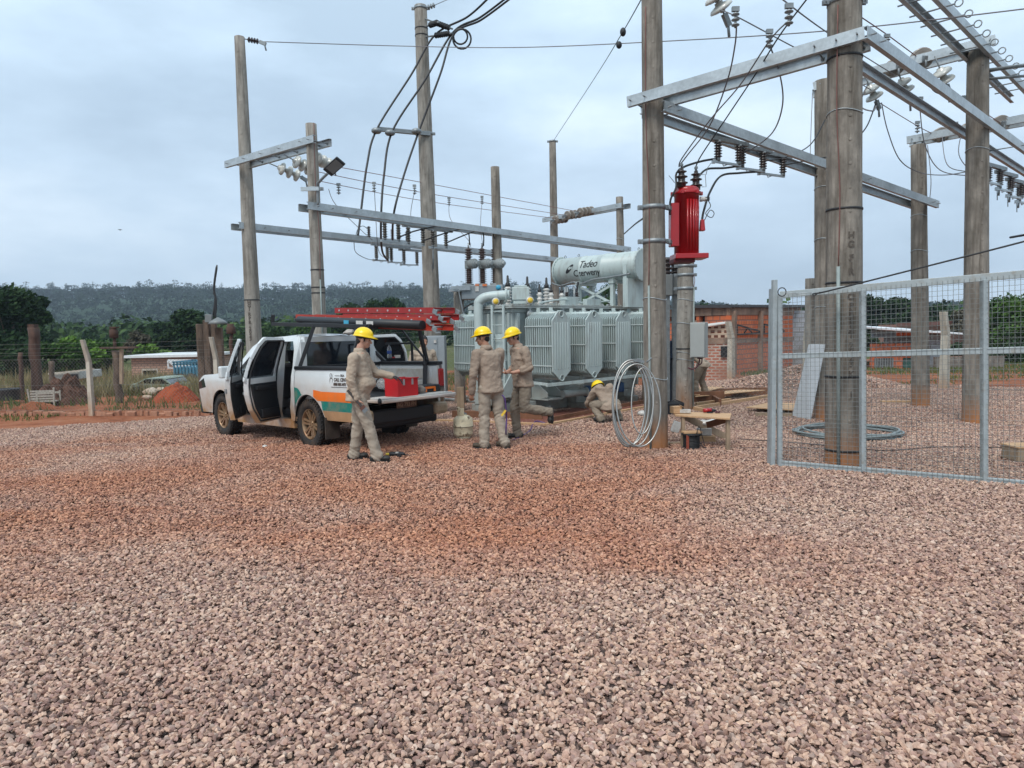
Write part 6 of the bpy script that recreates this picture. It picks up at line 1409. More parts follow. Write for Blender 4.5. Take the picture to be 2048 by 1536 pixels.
# bed, rails, tailgate, bumper
mb=MB(); mb.bb(-1.27,.37,-.79,.79,.72,.76); kp('bed_floor',mb,M_dark)
mb=MB()
for s in (1,-1): mb.bb(-1.28,.40,s*.855-.06,s*.855+.06,1.20,1.255)
mb.bb(.34,.41,-.80,.80,1.19,1.25); kp('bed_rail_cap',mb,M_dark,bevel=.012)
mb=MB(); mb.bb(-1.265,-1.24,-.84,-.80,.5,1.19); mb.bb(-1.265,-1.24,.80,.84,.5,1.19); kp('bed_corner_post',mb,M_paintd)
mb=MB(); mb.bb(-.9,.3,-.784,-.775,.78,.95); mb.bb(-.9,.3,-.784,-.772,.98,1.14); kp('bed_inner_panel',mb,M_paintd,bevel=.01)
mb=MB(); mb.bb(-1.80,-1.29,-.74,.74,.735,.785); tg=kp('tailgate',mb,M_paint,bevel=.015)
mb=MB(); mb.bb(-1.76,-1.33,-.68,.68,.785,.80); kp('tailgate_liner',mb,M_paintd,parent=tg,bevel=.004)
mb=MB(); mb.lathe([(.001,0),(.05,0),(.05,.006),(.001,.006)],(-1.72,.735,.76),(0,1,0),12); mb.lathe([(.02,.006),(.02,.012),(.001,.012)],(-1.72,.735,.76),(0,1,0),12); kp('tailgate_latch',mb,M_dark,parent=tg)
mb=MB(); mb.bb(-1.36,-1.20,-.62,.62,.40,.60); mb.bb(-1.22,-1.0,-.8,.8,.32,.50); bp_=kp('rear_bumper',mb,M_dark,bevel=.03)
mb=MB()
for s in (1,-1): mb.bb(-1.40,-1.16,s*.76-.15,s*.76+.15,.44,.62)
kp('bumper_end',mb,mat('mud_stained_bumper',(.40,.30,.20),.5,var=.3,scale=4),bevel=.05)
mb=MB(); mb.bb(-1.375,-1.365,-.24,.17,.60,.71); pl_=kp('licence_plate',mb,mat('muddy_plate',(.13,.075,.05),.8,var=.3,scale=12),bevel=.004)
vs,fs=textgeo('AG 793 FN',.085,0,'CENTER',weight=.003); mb=MB().add([(-1.378,-.035-v.x*.95,.625+v.y) for v in vs],fs); kp('plate_characters',mb,mat('dusty_plate_print',(.30,.20,.14),.8),parent=pl_)
for s in (1,-1):
    mb=MB(); mb.bb(-1.295,-1.17,s*.87-.055,s*.87+.055,.86,1.14); kp('tail_light',mb,mat('red_lens',(.35,.01,.015),.2,coat=.5),bevel=.02)
# wheels
M_tyre=mat('muddy_tyre',(.022,.019,.018),.85,var=.3,scale=12,bump=.3,bscale=60,dirt=((.10,.06,.035),5,.5,.8,(1,1,1)))
M_rim=mat('mud_caked_rim',(.33,.22,.13),.45,.5,var=.25,scale=8,dirt=((.22,.10,.05),6,.4,.7,(1,1,1)))
def wheel(x,s):
    c=V(x,s*.80,.375); n=40
    mb=MB(); mb.lathe([(.215,-.11),(.30,-.125),(.345,-.12),(.368,-.10),(.375,-.05),(.375,.05),(.368,.10),(.345,.12),(.30,.125),(.235,.11),(.225,.0)],c,(0,s,0),n,caps=False)
    for i in range(n):
        for k,(o,a0) in enumerate(((-.085,0),(-.03,.5),(.03,0),(.085,.5))):
            a=2*math.pi*(i+a0)/n; M_=Matrix.Rotation(-a,3,'Y'); mb.box(c+V(.374*math.cos(a),o,.374*math.sin(a)),(.020,.042,.038),M_)
        a=2*math.pi*i/n; mb.box(c+V(.355*math.cos(a),s*.118,.355*math.sin(a)),(.03,.014,.024),Matrix.Rotation(-a,3,'Y'))
    o=kp('wheel',mb,M_tyre)
    mb=MB(); f=s
    mb.lathe([(.222,.10),(.232,.112),(.222,.105),(.205,.03),(.20,-.05)],c,(0,s,0),36,caps=False)
    mb.lathe([(.001,.075),(.035,.08),(.05,.07),(.062,.045),(.07,.03)],c,(0,s,0),20)
    for i in range(6):
        a=i*math.pi/3+.2; d=V(math.cos(a),0,math.sin(a)); u=V(-math.sin(a),0,math.cos(a)); 
        for q in (-.022,.022):
            A=c+d*.05+V(0,s*.055,0)+u*q*.8; B=c+d*.212+V(0,s*.085,0)+u*q*1.5; mb.beam(A,B,.032,.028,up=(0,s,0))
        nut=c+d*.04+u*.02+V(0,s*.07,0); mb.lathe([(.008,0),(.008,.02),(.001,.02)],nut,(0,s,0),6)
    kp('rim',mb,M_rim,parent=o)
    mb=MB(); mb.lathe([(.001,-.02),(.2,-.02),(.2,0),(.001,0)],c,(0,s,0),24); kp('brake_disc',mb,M_dark,parent=o)
for x in (0,WB):
    for s in (1,-1): wheel(x,s)
mb=MB(); mb.tube([(0,-.7,.37),(0,.7,.37)],.05,8); mb.ell((0,0,.37),(.14,.13,.14)); mb.bb(-1.2,3.6,-.52,-.42,.42,.54); mb.bb(-1.2,3.6,.42,.52,.42,.54); mb.bb(1.0,2.8,-.7,.7,.28,.38); mb.tube([(.3,.55,.33),(1.2,.5,.33),(2.4,.3,.35)],.035,8); kp('chassis',mb,M_dark)
for x,s in ((-.48,1),(-.48,-1)):
    mb=MB(); mb.bb(x-.03,x-.01,s*.80-.13,s*.80+.13,.18,.50); kp('mud_flap',mb,mat('muddy_rubber',(.06,.045,.035),.9,var=.4))
mb=MB()
for s in (1,-1):
    for cx in (0,WB):
        P=[[(cx+.47*math.cos(a),s*(.90-.30*k),.36+.47*math.sin(a)) for k in (0,1)] for a in [math.pi*i/16 for i in range(17)]]; mb.grid(P)
        mb.bb(cx-.46,cx+.46,s*.60-.01,s*.60+.01,.5,.83)
kp('wheel_well',mb,M_dark)
mb=MB(); mb.bb(.56,2.50,-.80,.80,.37,.41); mb.bb(2.2,2.5,-.78,.78,.75,1.12); mb.bb(.46,.50,-.78,.78,.4,1.2); mb.bb(.6,.8,-.62,.62,1.66,1.69); kp('cabin_trim',mb,M_dark,bevel=.02)
for (x,y,w) in ((1.45,.38,.48),(1.45,-.38,.48),(.68,0,1.3)):
    mb=MB(); mb.box((x+.22,y,.62),(.50,w,.22)); mb.box((x-.02,y,.98),(.15,w*.96,.62),Matrix.Rotation(R(-12),3,'Y'))
    o=kp('seat',mb,mat('black_seat_cloth',(.016,.016,.02),.85),bevel=.05)
    mb=MB()
    for q in ((0,) if w<1 else (-.38,.38)): mb.box((x-.10,y+q,1.40),(.10,.26,.19)); mb.box((x-.08,y+q,1.29),(.03,.1,.1))
    kp('headrest',mb,MC['black_seat_cloth'],parent=o,bevel=.03)
mb=MB(); mb.tube([V(2.05,.38,.98)+V(.05*math.sin(a),.18*math.cos(a),.17*math.sin(a)) for a in [i*math.pi/10 for i in range(20)]],.014,6,closed=True); mb.tube([(2.05,.38,.98),(2.2,.38,.93)],.03,8); kp('steering_wheel',mb,M_dark)
# doors
REAR=[(0,.41),(0,1.02),(.03,1.60),(.06,1.68),(.60,1.69),(.70,1.60),(.80,1.40),(.85,1.12),(.83,.85),(.77,.62),(.62,.41)]
FRONT=[(0,.41),(0,1.10),(.10,1.16),(.40,1.42),(.62,1.58),(.80,1.67),(.93,1.68),(.97,1.10),(.95,.55),(.93,.41)]
def inset(poly,d):
    cx=sum(p[0] for p in poly)/len(poly); cz=sum(p[1] for p in poly)/len(poly); out=[]
    for x,z in poly:
        L_=math.hypot(x-cx,z-cz); out.append((x+(cx-x)*d/L_,z+(cz-z)*d/L_))
    return out
def clipz(poly,zc,upper):
    out=[]; n=len(poly)
    for i in range(n):
        a,b=poly[i],poly[(i+1)%n]; ia=(a[1]>=zc)==upper; ib=(b[1]>=zc)==upper
        if ia: out.append(a)
        if ia!=ib: t=(zc-a[1])/(b[1]-a[1]); out.append((a[0]+(b[0]-a[0])*t,zc))
    return out
def door(name,poly,hx,s,ang,label):
    a=R(ang); y0=hw(.9)
    def X(u,w,z):   # u back from hinge, w outward offset in door thickness
        yy=hw(z)-y0+w
        # rotate (−u, yy) about hinge by ang outward
        lx=-u*math.cos(a)+yy*math.sin(a); ly=u*math.sin(a)+yy*math.cos(a)
        return (hx+lx,s*(y0+ly),z)
    def sl(mb,P,w0,w1,st=.1):
        P=dens(P,st); n=len(P); f=[tuple(range(n)),tuple(range(n,2*n))[::-1]]+[(i,i+n,(i+1)%n+n,(i+1)%n) for i in range(n)]
        mb.add([X(u,w0,z) for u,z in P]+[X(u,w1,z) for u,z in P],f)
    mb=MB(); low=clipz(poly,1.10,False); sl(mb,low,0,-.085)
    up=clipz(poly,1.08,True); ui=inset(up,.075); up_=dens(up,.05); n=len(poly)
    # window frame as a tube round the upper outline
    path=[p for p in up if p[1]>1.081]
    start=[(path[0][0],1.06)]+path+[(path[-1][0],1.06)]
    start=[p for p in dens(start+[start[-1]],.08)][:-1]
    tp_=[X(u,-.03,z) for u,z in start if z>=1.05]
    for p,q in zip(tp_[:-1],tp_[1:]):
        if (Vector(p)-Vector(q)).length<.4: mb.beam(p,q,.055,.05,up=(0,0,1))
    o=kp(name,mb,M_paint,label=label,bevel=.006)
    mb=MB(); li=inset(clipz(poly,1.06,False),.075); sl(mb,li,-.088,-.115); sl(mb,[(.15,.92),(.70,.92),(.70,.98),(.15,.98)],-.115,-.165); sl(mb,[(.10,.50),(.6,.50),(.6,.62),(.10,.62)],-.115,-.15); kp('door_trim',mb,M_dark,parent=o,bevel=.008)
    mb=MB(); g=inset(up,.03); sl(mb,g,-.030,-.036); kp('door_window',mb,mat('tinted_side_glass',(.02,.026,.034),.06,trans=.25),parent=o)
    mb=MB(); P=[X(u,-.09,z) for u,z in dens(inset(poly,.035),.08)]; mb.tube(P,.013,5,closed=True); kp('door_seal',mb,M_blk,parent=o)
    mb=MB(); u=poly[-2][0]-.03 if name=='rear_door' else .95; mb.box(X(u-.01,-.02,.88),(.05,.05,.07)); sl(mb,[(.62,.86),(.80,.86),(.80,.90),(.62,.90)],.012,.04); kp('door_latch',mb,M_galvd,parent=o)
door('front_door',FRONT,2.42,1,37,'open front door with its grey edge towards the camera')
door('rear_door',REAR,1.10,1,60,'open rear door showing its black inner trim')
door('rear_door',REAR,1.10,-1,60,'open rear door on the far side')
mb=MB(); hx=2.62; mb.box((2.36,1.16,1.16),(.12,.22,.20)); mb.beam((2.36,.90,1.08),(2.36,1.1,1.12),.06,.05); kp('mirror',mb,M_paint,bevel=.04)
mb=MB(); mb.box(TMX.inverted()@at(412,735,13.2),(.1,.2,.16)); 
# ladder rack (black tube), placed on the truck's own planes
mb=MB()
def wb(a,b,w=.05,h=.06): mb.beam(a,b,w,h)
yn,yf=.66,-.66
a=onp(545,648,yn); b=onp(735,653,yn); wb(a,b); wb(a,onp(546,629,yn),.05,.05)
c=onp(735,653,yn); d=onp(852,657,yf); wb(c,d,.05,.07)
e=onp(612,650,yf); wb(e,d,.05,.06)
wb(onp(590,650,yn),onp(655,652,yf),.05,.05); wb(onp(560,648,yn),onp(628,650,yf),.05,.05)
def railpt(x,s): return TMX@V(x,s*.855,1.25)
wb(onp(628,652,yn),railpt(.30,1),.055,.055); wb(onp(600,650,yn),railpt(.75,1)+V(0,0,.1),.045,.045) if 0 else None
wb(onp(700,652,yf),railpt(.28,-1),.055,.055)
wb(onp(724,654,yn),railpt(-1.15,1),.055,.055)
wb(onp(838,658,yf),TMX@V(-1.0,-.80,1.25),.055,.055); wb(TMX@V(-1.0,-.76,1.25),TMX@V(-1.02,-.70,.78),.06,.06)
wb(TMX@V(-1.0,-.80,1.25),onp(800,655,yf),.03,.03); wb(TMX@V(-.55,-.84,1.26),TMX@V(-.55,-.84,1.55),.04,.04); wb(TMX@V(-.55,-.84,1.55),TMX@V(.2,-.84,1.55),.04,.03)
kw('ladder_rack',mb,M_dark,bevel=.006)
mb=MB(); P=[TMX@V(-1.02,-.76,1.28),TMX@V(-1.0,-.80,1.34),TMX@V(-.95,-.78,1.45),TMX@V(-1.0,-.74,1.30),TMX@V(-1.0,-.73,1.12)]; mb.tube(catmull(P,4),.018,5); kw('tie_strap',mb,M_blk)
# ladders on the rack
def ladder(name,label,p0,p1,wdir,m,wid=.40,railh=.085,gap=.0,dbl=True,n=9):
    p0=Vector(p0);p1=Vector(p1);d=(p1-p0).normalized();t=thing(name,label,'ladder',p0)
    up=wdir.cross(d).normalized(); up=up if up.z>0 else -up
    for k in (0,1):
        for s in (0,1):
            o=p0+wdir*s*(wid-.03*k)+up*(-.095*k)+d*(.22*k); e=p1+wdir*s*(wid-.03*k)+up*(-.095*k)+d*(.12*k)
            mb=MB(); mb.beam(o,e,.012,railh,up=up); sg=1 if s==0 else -1
            for q in (.5,-.5): mb.beam(o+up*q*(railh-.008)+wdir*sg*.018,e+up*q*(railh-.008)+wdir*sg*.018,.03,.008,up=up)
            r_=part(t,'side_rail',mb,m)
            mb=MB(); mb.beam(e-d*.0-wdir*.02*sg,e+d*.08-up*.035-wdir*.02*sg,.015,.06,up=up); mb.box(e+d*.09-up*.06,(.06,.05,.02)); part(t,'foot',mb,M_galvd,parent=r_)
        o=p0+up*(-.095*k)+d*(.22*k); L_=(p1-p0).length-.15
        for i in range(n):
            q=o+d*(L_*(i+.5)/n); mb=MB(); mb.tube([q-wdir*.012,q+wdir*(wid+.0)],.015,8); part(t,'rung',mb,M_galv)
    return t
Wd=(TMX.to_3x3()@V(0,-1,0)).normalized()
M_lr=mat('red_fibreglass',(.30,.012,.012),.5,var=.15,scale=8,dirt=((.25,.06,.04),5,.5,.8,(1,1,1)))
M_lo=mat('orange_red_fibreglass',(.36,.028,.014),.5,var=.15,scale=8)
p0=onp(592,634,.45);p1=onp(855,641,.45); l2=ladder('ladder','orange-red extension ladder, the lower and longer one on the pickup rack',p0,p1,Wd,M_lo)
p0=onp(670,621,.10);p1=onp(868,621,.10); l1=ladder('ladder','red extension ladder, the upper shorter one on the pickup rack',p0,p1,Wd,M_lr)
# black sleeve/tarp under ladders with two stickers
t=thing('black_pipe_case','long black tube case with white stickers strapped beside the ladders','case',onp(690,640,.52))
mb=MB(); A=onp(598,640,.52);B=onp(845,650,.52); mb.tube([A,B],.062,12); part(t,'case',mb,M_dark)
nr=(TMX.to_3x3()@V(0,1,0)).normalized()
for (pxa,pxb,m) in ((706,716,MC['blue_sticker']),(731,744,M_insw),(751,764,M_insw)):
    mb=MB(); a_=A.lerp(B,(pxa-598)/247); b_=A.lerp(B,(pxb-598)/247); mb.beam(a_+nr*.064,b_+nr*.064,.004,.055); part(t,'sticker',mb,m)
t=thing('plastic_bag','small white crumpled plastic bag on the cab roof edge','bag',onp(697,664,.2)); mb=MB(); mb.ell(onp(697,665,.1),(.10,.06,.04)); 
mb.v=[tuple(Vector(v)+noise.noise_vector(Vector(v)*14)*.03) for v in mb.v]; part(t,'film',mb,M_insw)
# load: red box, rags, bottle, tool case ...
zt_=.80
def onb(x,y,z=zt_): return TMX@V(x,y,z)
t=thing('red_toolbox','open-topped red metal toolbox standing on the lowered tailgate','toolbox',onb(-1.56,.20),rz=TH)
mb=MB()
bw_,bd,bh=.30,.52,.26
for (x0,x1,y0,y1) in ((-.15,.15,-.19,-.18),(-.15,.15,.18,.19),(-.15,-.14,-.18,.18),(.14,.15,-.18,.18),(-.15,.15,-.004,.004)): mb.bb(x0,x1,y0,y1,.0,bh)
mb.bb(-.14,.14,-.18,.18,0,.01)
part(t,'body',mb,mat('red_toolbox_paint',(.48,.015,.02),.4,var=.1),world=False,bevel=.003)
mb=MB(); mb.beam((-.155,-.20,bh),(-.155,.20,bh),.02,.015); mb.beam((.155,-.20,bh),(.155,.20,bh),.02,.015); part(t,'rim',mb,MC['red_toolbox_paint'],world=False,bevel=.003)
for y in (-.08,.08):
    mb=MB(); mb.box((-.156,y,bh-.05),(.012,.03,.09)); part(t,'latch',mb,M_galv,world=False)
t.rotation_euler=(0,R(1.03),TH)
def crumple(c,r,seed,amp=.4):
    mb=MB(); mb.ell(c,r,n=18,m=12); c=Vector(c); mb.v=[tuple(Vector(v)+noise.noise_vector(Vector(v)*9+Vector((seed,0,0)))*min(r)*amp) for v in mb.v]; return mb
c=onb(-1.45,-.12,.86); solo('glove_bundle',crumple(c,(.11,.09,.06),1,.7),mat('dark_red_rag',(.28,.03,.025),.9,var=.3),'dark red rag lying right behind the red toolbox','rag',base=c)
c=onb(-1.60,-.16,.865); solo('stone_block',crumple(c,(.075,.075,.065),2,.35),M_conc,'greyish dusty canvas pouch on the tailgate right of the toolbox','pouch',base=c)
c=onb(-1.30,.30,.98); solo('plastic_sheet',crumple(c,(.16,.14,.07),3,.8),mat('clear_plastic_film',(.5,.5,.5),.15,trans=.5,alpha=.7),'crumpled clear plastic behind the red toolbox','plastic wrap',base=c)
t=thing('tool_case','black tool case with an orange handle on the bed floor by the tail light','tool case',onb(-1.35,-.48)); 
mb=MB(); mb.box(onb(-1.35,-.48,.855),(.36,.24,.12),Matrix.Rotation(TH+R(90),3,'Z')); part(t,'case',mb,M_dark,bevel=.015)
mb=MB(); Rm=Matrix.Rotation(TH+R(90),3,'Z'); q=onb(-1.35,-.48,.855)+Rm@V(.04,.13,.02)
mb.box(q,(.20,.02,.03),Rm); mb.box(q+Rm@V(-.09,0,-.03),(.03,.02,.06),Rm); mb.box(q+Rm@V(.09,0,-.03),(.03,.02,.06),Rm); part(t,'handle',mb,M_or)
c=onb(-1.15,-.66,.86); solo('blue_rope',MB().tube([c+V(.06*math.cos(a),.05*math.sin(a),.01*math.sin(3*a)) for a in np.linspace(0,12,40)],.012,5),mat('blue_rope',(.02,.12,.3),.8),'small coil of blue rope by the far rear bed corner','rope',base=c)
t=thing('water_bottle','clear water bottle with blue label standing on the far bed rail','bottle',TMX@V(.05,-.84,1.26)); b0=TMX@V(.1,-.84,1.26)
b0=onp(779,716,-.84)
mb=MB(); mb.lathe([(.001,0),(.036,0),(.038,.02),(.034,.08),(.038,.14),(.03,.18),(.014,.21),(.014,.235),(.001,.24)],b0,n=14); part(t,'bottle_body',mb,mat('clear_pet',(.7,.75,.8),.08,trans=.85))
mb=MB(); mb.lathe([(.0355,.07),(.039,.075),(.039,.12),(.0355,.125)],b0,n=14); part(t,'bottle_label',mb,mat('blue_label',(.02,.06,.25),.5)); mb=MB(); mb.lathe([(.001,.235),(.017,.235),(.017,.255),(.001,.255)],b0,n=10); part(t,'bottle_cap',mb,MC['blue_label'])
c=onp(795,716,-.84); t=thing('small_items','white carton with a red tool lying beside the water bottle','carton',c); part(t,'carton',MB().box(c+V(0,0,.025),(.09,.06,.05),Matrix.Rotation(.4,3,'Z')),M_insw,bevel=.004); part(t,'red_tool',MB().beam(c+V(-.08,-.04,.012),c+V(-.02,-.02,.012),.02,.02),M_red)
# ================================================================ people
def cloth(mb,vox=.011,seed=0,amp=.007,fr=9,smooth=2,folds=()):
    me=evalmesh(mb,[('REMESH',dict(mode='VOXEL',voxel_size=vox,use_smooth_shade=True)),('SMOOTH',dict(factor=.5,iterations=smooth+2))])
    n=len(me.vertices); nr=[v.normal.copy() for v in me.vertices]
    for v,nn in zip(me.vertices,nr):
        c=v.co; a=noise.noise(Vector((c.x*fr,c.y*fr,c.z*fr*1.7+seed)))+.5*noise.noise(Vector((c.x*fr*2.3,c.y*fr*2.3,c.z*fr*3.3+seed)))
        w=1
        for (p,s) in folds:
            d=(c-p).length
            if d<s: a+=2.0*(1-d/s)*noise.noise(Vector((c.x*9+c.z*7,c.y*9-c.z*5,c.z*30+c.x*16+seed)))
        v.co=c+nn*a*amp
    me.polygons.foreach_set('use_smooth',[True]*len(me.polygons)); return me
def hand(mb,w,d,n,curl=.5,side=1,glove=0,s=1.0):
    """w wrist, d pointing dir, n palm normal"""
    d=Vector(d).normalized(); n=Vector(n); n=(n-d*n.dot(d)).normalized(); t=d.cross(n)*side
    pc=w+d*.045*s; Mx=Matrix((t,d,n)).transposed()
    mb.ell(pc,(.040*s,.052*s,.016*s),Mx,10,8); mb.cap(w-d*.02,w+d*.02,.026*s,.028*s,8)
    for i,(o,L_,r_) in enumerate(((-.029,.066,.0078),(-.010,.075,.0082),(.010,.070,.0080),(.028,.055,.0072))):
        p=w+d*.086*s+t*o*s; a=0; dd=d
        for k,(f) in enumerate((.45,.32,.25)):
            a=curl*(.7+.25*k)*(1+.08*i); dd=(dd*math.cos(a)+n*math.sin(a)).normalized(); 
            q=p+dd*L_*f*s*1.25; mb.cap(p,q,r_*(1.12-.08*k)*s,r_*(1.04-.1*k)*s,7); p=q; n_=n
    p=w+d*.025*s-t*.028*s; dd=(d*.75-t*.65+n*.25).normalized(); q=p+dd*.040*s; mb.cap(p,q,.0125*s,.011*s,7); dd=(d*.9-t*.15+n*.45).normalized(); r2=q+dd*.034*s; mb.cap(q,r2,.0105*s,.0085*s,7)
def person(label,loc,rz,J,skin=M_skin,shirt=M_shirt,trou=M_trou,boot=M_boot,helmet=True,seed=1,belly=0,hands=((),()),sleeve=(1,1),glove=(0,0),group=None,haircol=M_hair,scale=1,visor=True):
    """J joints in local metres: x facing, y left, z up"""
    t=thing('person',label,'person',loc,rz=rz); t.scale=(scale,)*3
    j={k:Vector(v) for k,v in J.items()}
    F=Vector(j.get('face',(1,0,0))).normalized(); H=j['head']; N_=j['neck']; upv=(H-N_).normalized().lerp(Vector((0,0,1)),.6).normalized(); Lf=upv.cross(F).normalized(); Ff=Lf.cross(upv)
    HM=Matrix((Ff,Lf,upv)).transposed()
    def hp(x,y,z): return H+HM@Vector((x,y,z))
    mb=MB()
    # head: skull, jaw, nose, brow, lips, ears  (H is the centre of the head, total height .235)
    mb.ell(hp(-.012,0,.028),(.094,.074,.088),HM,18,12); mb.ell(hp(.018,0,-.035),(.070,.058,.075),HM,16,10); mb.ell(hp(.045,0,-.085),(.034,.036,.026),HM); mb.ell(hp(.058,0,.002),(.026,.05,.03),HM)
    mb.cap(hp(.082,0,.0),hp(.102,0,-.032),.009,.014,8); mb.ell(hp(.092,.012,-.036),(.012,.009,.008),HM,8,6); mb.ell(hp(.092,-.012,-.036),(.012,.009,.008),HM,8,6)
    mb.ell(hp(.079,0,-.060),(.012,.024,.007),HM,8,6); mb.ell(hp(.077,0,-.071),(.012,.021,.008),HM,8,6); mb.cap(hp(.079,.012,.014),hp(.072,.04,.014),.009,.008,7); mb.cap(hp(.079,-.012,.014),hp(.072,-.04,.014),.009,.008,7)
    mb.ell(hp(.055,.036,-.030),(.026,.022,.026),HM); mb.ell(hp(.055,-.036,-.030),(.026,.022,.026),HM)
    for s in (1,-1): mb.ell(hp(-.008,s*.076,-.010),(.019,.008,.032),HM,10,8)
    mb.cap(N_+(H-N_)*-.15,hp(-.018,0,-.05),.060,.055,14)
    P=j['pelvis']; C=j['chest']
    mb.loft([(P-V(0,0,.06),.07,.10),(P,.09,.13),(P.lerp(C,.5),.085,.12),(C,.10,.14),(N_-V(0,0,.04),.07,.12),(N_,.05,.06)],14)
    for s,c in ((1,'l'),(-1,'r')):
        mb.cap(j['sh'+c],j['el'+c],.045,.038); mb.cap(j['el'+c],j['wr'+c],.041,.027); mb.cap(C+V(0,s*.08,.08),j['sh'+c],.05,.045)
        mb.cap(j['hip'+c],j['kn'+c],.07,.05); mb.cap(j['kn'+c],j['an'+c],.05,.036); mb.cap(j['an'+c],j['an'+c]+Vector(j['toe'+c])*.04+Vector(j.get('dn'+c,(0,0,-1)))*.04,.03,.025)
        hd=hands[0] if s==1 else hands[1]
        dv=hd[0] if hd else (j['wr'+c]-j['el'+c]); nv=hd[1] if hd else (0,-s,0); cu=hd[2] if hd else .35
        if not glove[0 if s==1 else 1]: hand(mb,j['wr'+c],dv,nv,cu,side=s)
    me=evalmesh(mb,[('REMESH',dict(mode='VOXEL',voxel_size=.0052,use_smooth_shade=True)),('SMOOTH',dict(factor=.5,iterations=3))]); me.polygons.foreach_set('use_smooth',[True]*len(me.polygons))
    me.materials.clear(); body=part(t,'body',me,skin,world=False)
    # gloves
    for i,(s,c) in enumerate(((1,'l'),(-1,'r'))):
        if glove[i]:
            mb=MB(); hd=hands[i]; hand(mb,j['wr'+c],hd[0] if hd else (j['wr'+c]-j['el'+c]),hd[1] if hd else (0,-s,0),hd[2] if hd else .35,side=s,s=1.08); mb.cap(j['wr'+c]-(j['wr'+c]-j['el'+c]).normalized()*.05,j['wr'+c],.036,.032)
            me=evalmesh(mb,[('REMESH',dict(mode='VOXEL',voxel_size=.005,use_smooth_shade=True)),('SMOOTH',dict(factor=.5,iterations=2))]); me.materials.clear(); me.polygons.foreach_set('use_smooth',[True]*len(me.polygons)); part(t,'glove',me,M_blk,world=False)
    # eyes and mouth
    mb=MB()
    for s in (1,-1): mb.ell(hp(.0785,s*.030,-.002),(.006,.011,.0055),HM,8,6)
    part(t,'eyes',mb,M_dark,world=False)
    mb=MB(); mb.ell(hp(.0895,0,-.0655),(.004,.020,.0025),HM,8,6); part(t,'mouth',mb,mat('lips',(.25,.09,.07),.5),world=False)
    # hair
    mb=MB(); P_=[]
    for i in range(9):
        th=math.pi*(.06+.50*i/8); row=[]
        for k in range(22):
            a=2*math.pi*k/22; f=1.06; lim=1 if math.cos(a)<.35 else max(0,1-(math.cos(a)-.35)*1.2); th2=min(th,math.pi*(.30+.34*lim)); row.append(hp(-.012+.094*f*math.sin(th2)*math.cos(a),.076*f*math.sin(th2)*math.sin(a),.028+.092*f*math.cos(th2)))
        row.append(row[0]); P_.append(row)
    mb.grid(P_); mb.ell(hp(-.060,0,-.02),(.045,.062,.055),HM,12,8); 
    for s in (1,-1): mb.ell(hp(.018,s*.070,-.005),(.010,.007,.022),HM,8,6)
    part(t,'hair',mb,haircol,world=False)
    # shirt
    sg=Vector((1,0,0)); C2=C; b=belly; mb=MB(); hem=P-V(0,0,.10)+Vector(j.get('hem',(0,0,0)))
    sw=(j['shl']-j['shr']).length/2; yaw=(j['shl']-j['shr']).normalized(); fw=Vector((yaw.y,-yaw.x,0)).normalized()
    a_=math.atan2(fw.y,fw.x); Rz=Matrix.Rotation(a_,3,'Z')
    rings=[(hem,.150,.200),(hem+V(0,0,.03),.148,.198),(P+fw*.01,.138+.2*b,.182),(P.lerp(C,.33)+fw*b*.7,.128+b*.8,.166+.2*b),(P.lerp(C,.66)+fw*b*.4,.130+b*.3,.172),(C+V(0,0,.02),.135,.190),(C+V(0,0,.12),.118,.185),(N_-V(0,0,.055),.085,.13),(N_+V(0,0,.005)-fw*.01,.066,.072)]
    vs=[]; nseg=22
    for (c,rx,ry) in rings:
        for k in range(nseg):
            a=2*math.pi*k/nseg; ca,sa=math.cos(a),math.sin(a); v=Vector((rx*math.copysign(abs(ca)**.8,ca),ry*math.copysign(abs(sa)**.8,sa),0)); vs.append(c+Rz@v)
    m_=len(rings); fs=[(i*nseg+k,i*nseg+(k+1)%nseg,(i+1)*nseg+(k+1)%nseg,(i+1)*nseg+k) for i in range(m_-1) for k in range(nseg)]; fs.append(tuple(range(nseg))[::-1]); fs.append(tuple((m_-1)*nseg+k for k in range(nseg)))
    mb.add(vs,fs,True)
    folds=[]
    for i,(s,c) in enumerate(((1,'l'),(-1,'r'))):
        S_,E,Wr=j['sh'+c],j['el'+c],j['wr'+c]; mb.cap(C+V(0,0,.09)+yaw*s*.10,S_,.085,.078,14); mb.cap(S_,E,.078,.060,14); k=sleeve[i]
        e2=E.lerp(Wr,k*.97); mb.cap(E,e2,.062,.050 if k>.6 else .062,14); folds+= [(E,.14),(e2,.09)]
        if k>.6: mb.cap(e2-(Wr-E).normalized()*.05,e2,.047,.047,14)
        else: mb.cap(e2-(Wr-E).normalized()*.02,e2+(Wr-E).normalized()*.02,.064,.064,14)
    folds.append((P,.16))
    me=cloth(mb,.0095,seed,.0095,9,1,folds); me.materials.clear(); sh=part(t,'shirt',me,shirt,world=False)
    # collar and chest pocket flaps
    mb=MB(); cc=[]
    for k in range(15):
        a=2*math.pi*(k/14)*.86+.44; p=N_+V(0,0,.01)+Rz@Vector((.064*math.cos(a)-.006,.068*math.sin(a),0)); q=p+Rz@Vector((.022*math.cos(a),.024*math.sin(a),-.045+.0*k)); cc.append([p+V(0,0,.02),q])
    mb.grid(cc); c_=part(t,'collar',mb,shirt,world=False); md=c_.modifiers.new('solid','SOLIDIFY'); md.thickness=.006
    mb=MB()   # button placket, pocket flaps
    def chest_pt(z,side): 
        k=(z-P.z)/(C.z-P.z); c=P.lerp(C,k); rx=.137+b*.75*max(0,1-abs(k-.33)*2); return c+fw*(rx+.004+b*.7*max(0,1-abs(k-.33)*2))+yaw*side*.19*.5
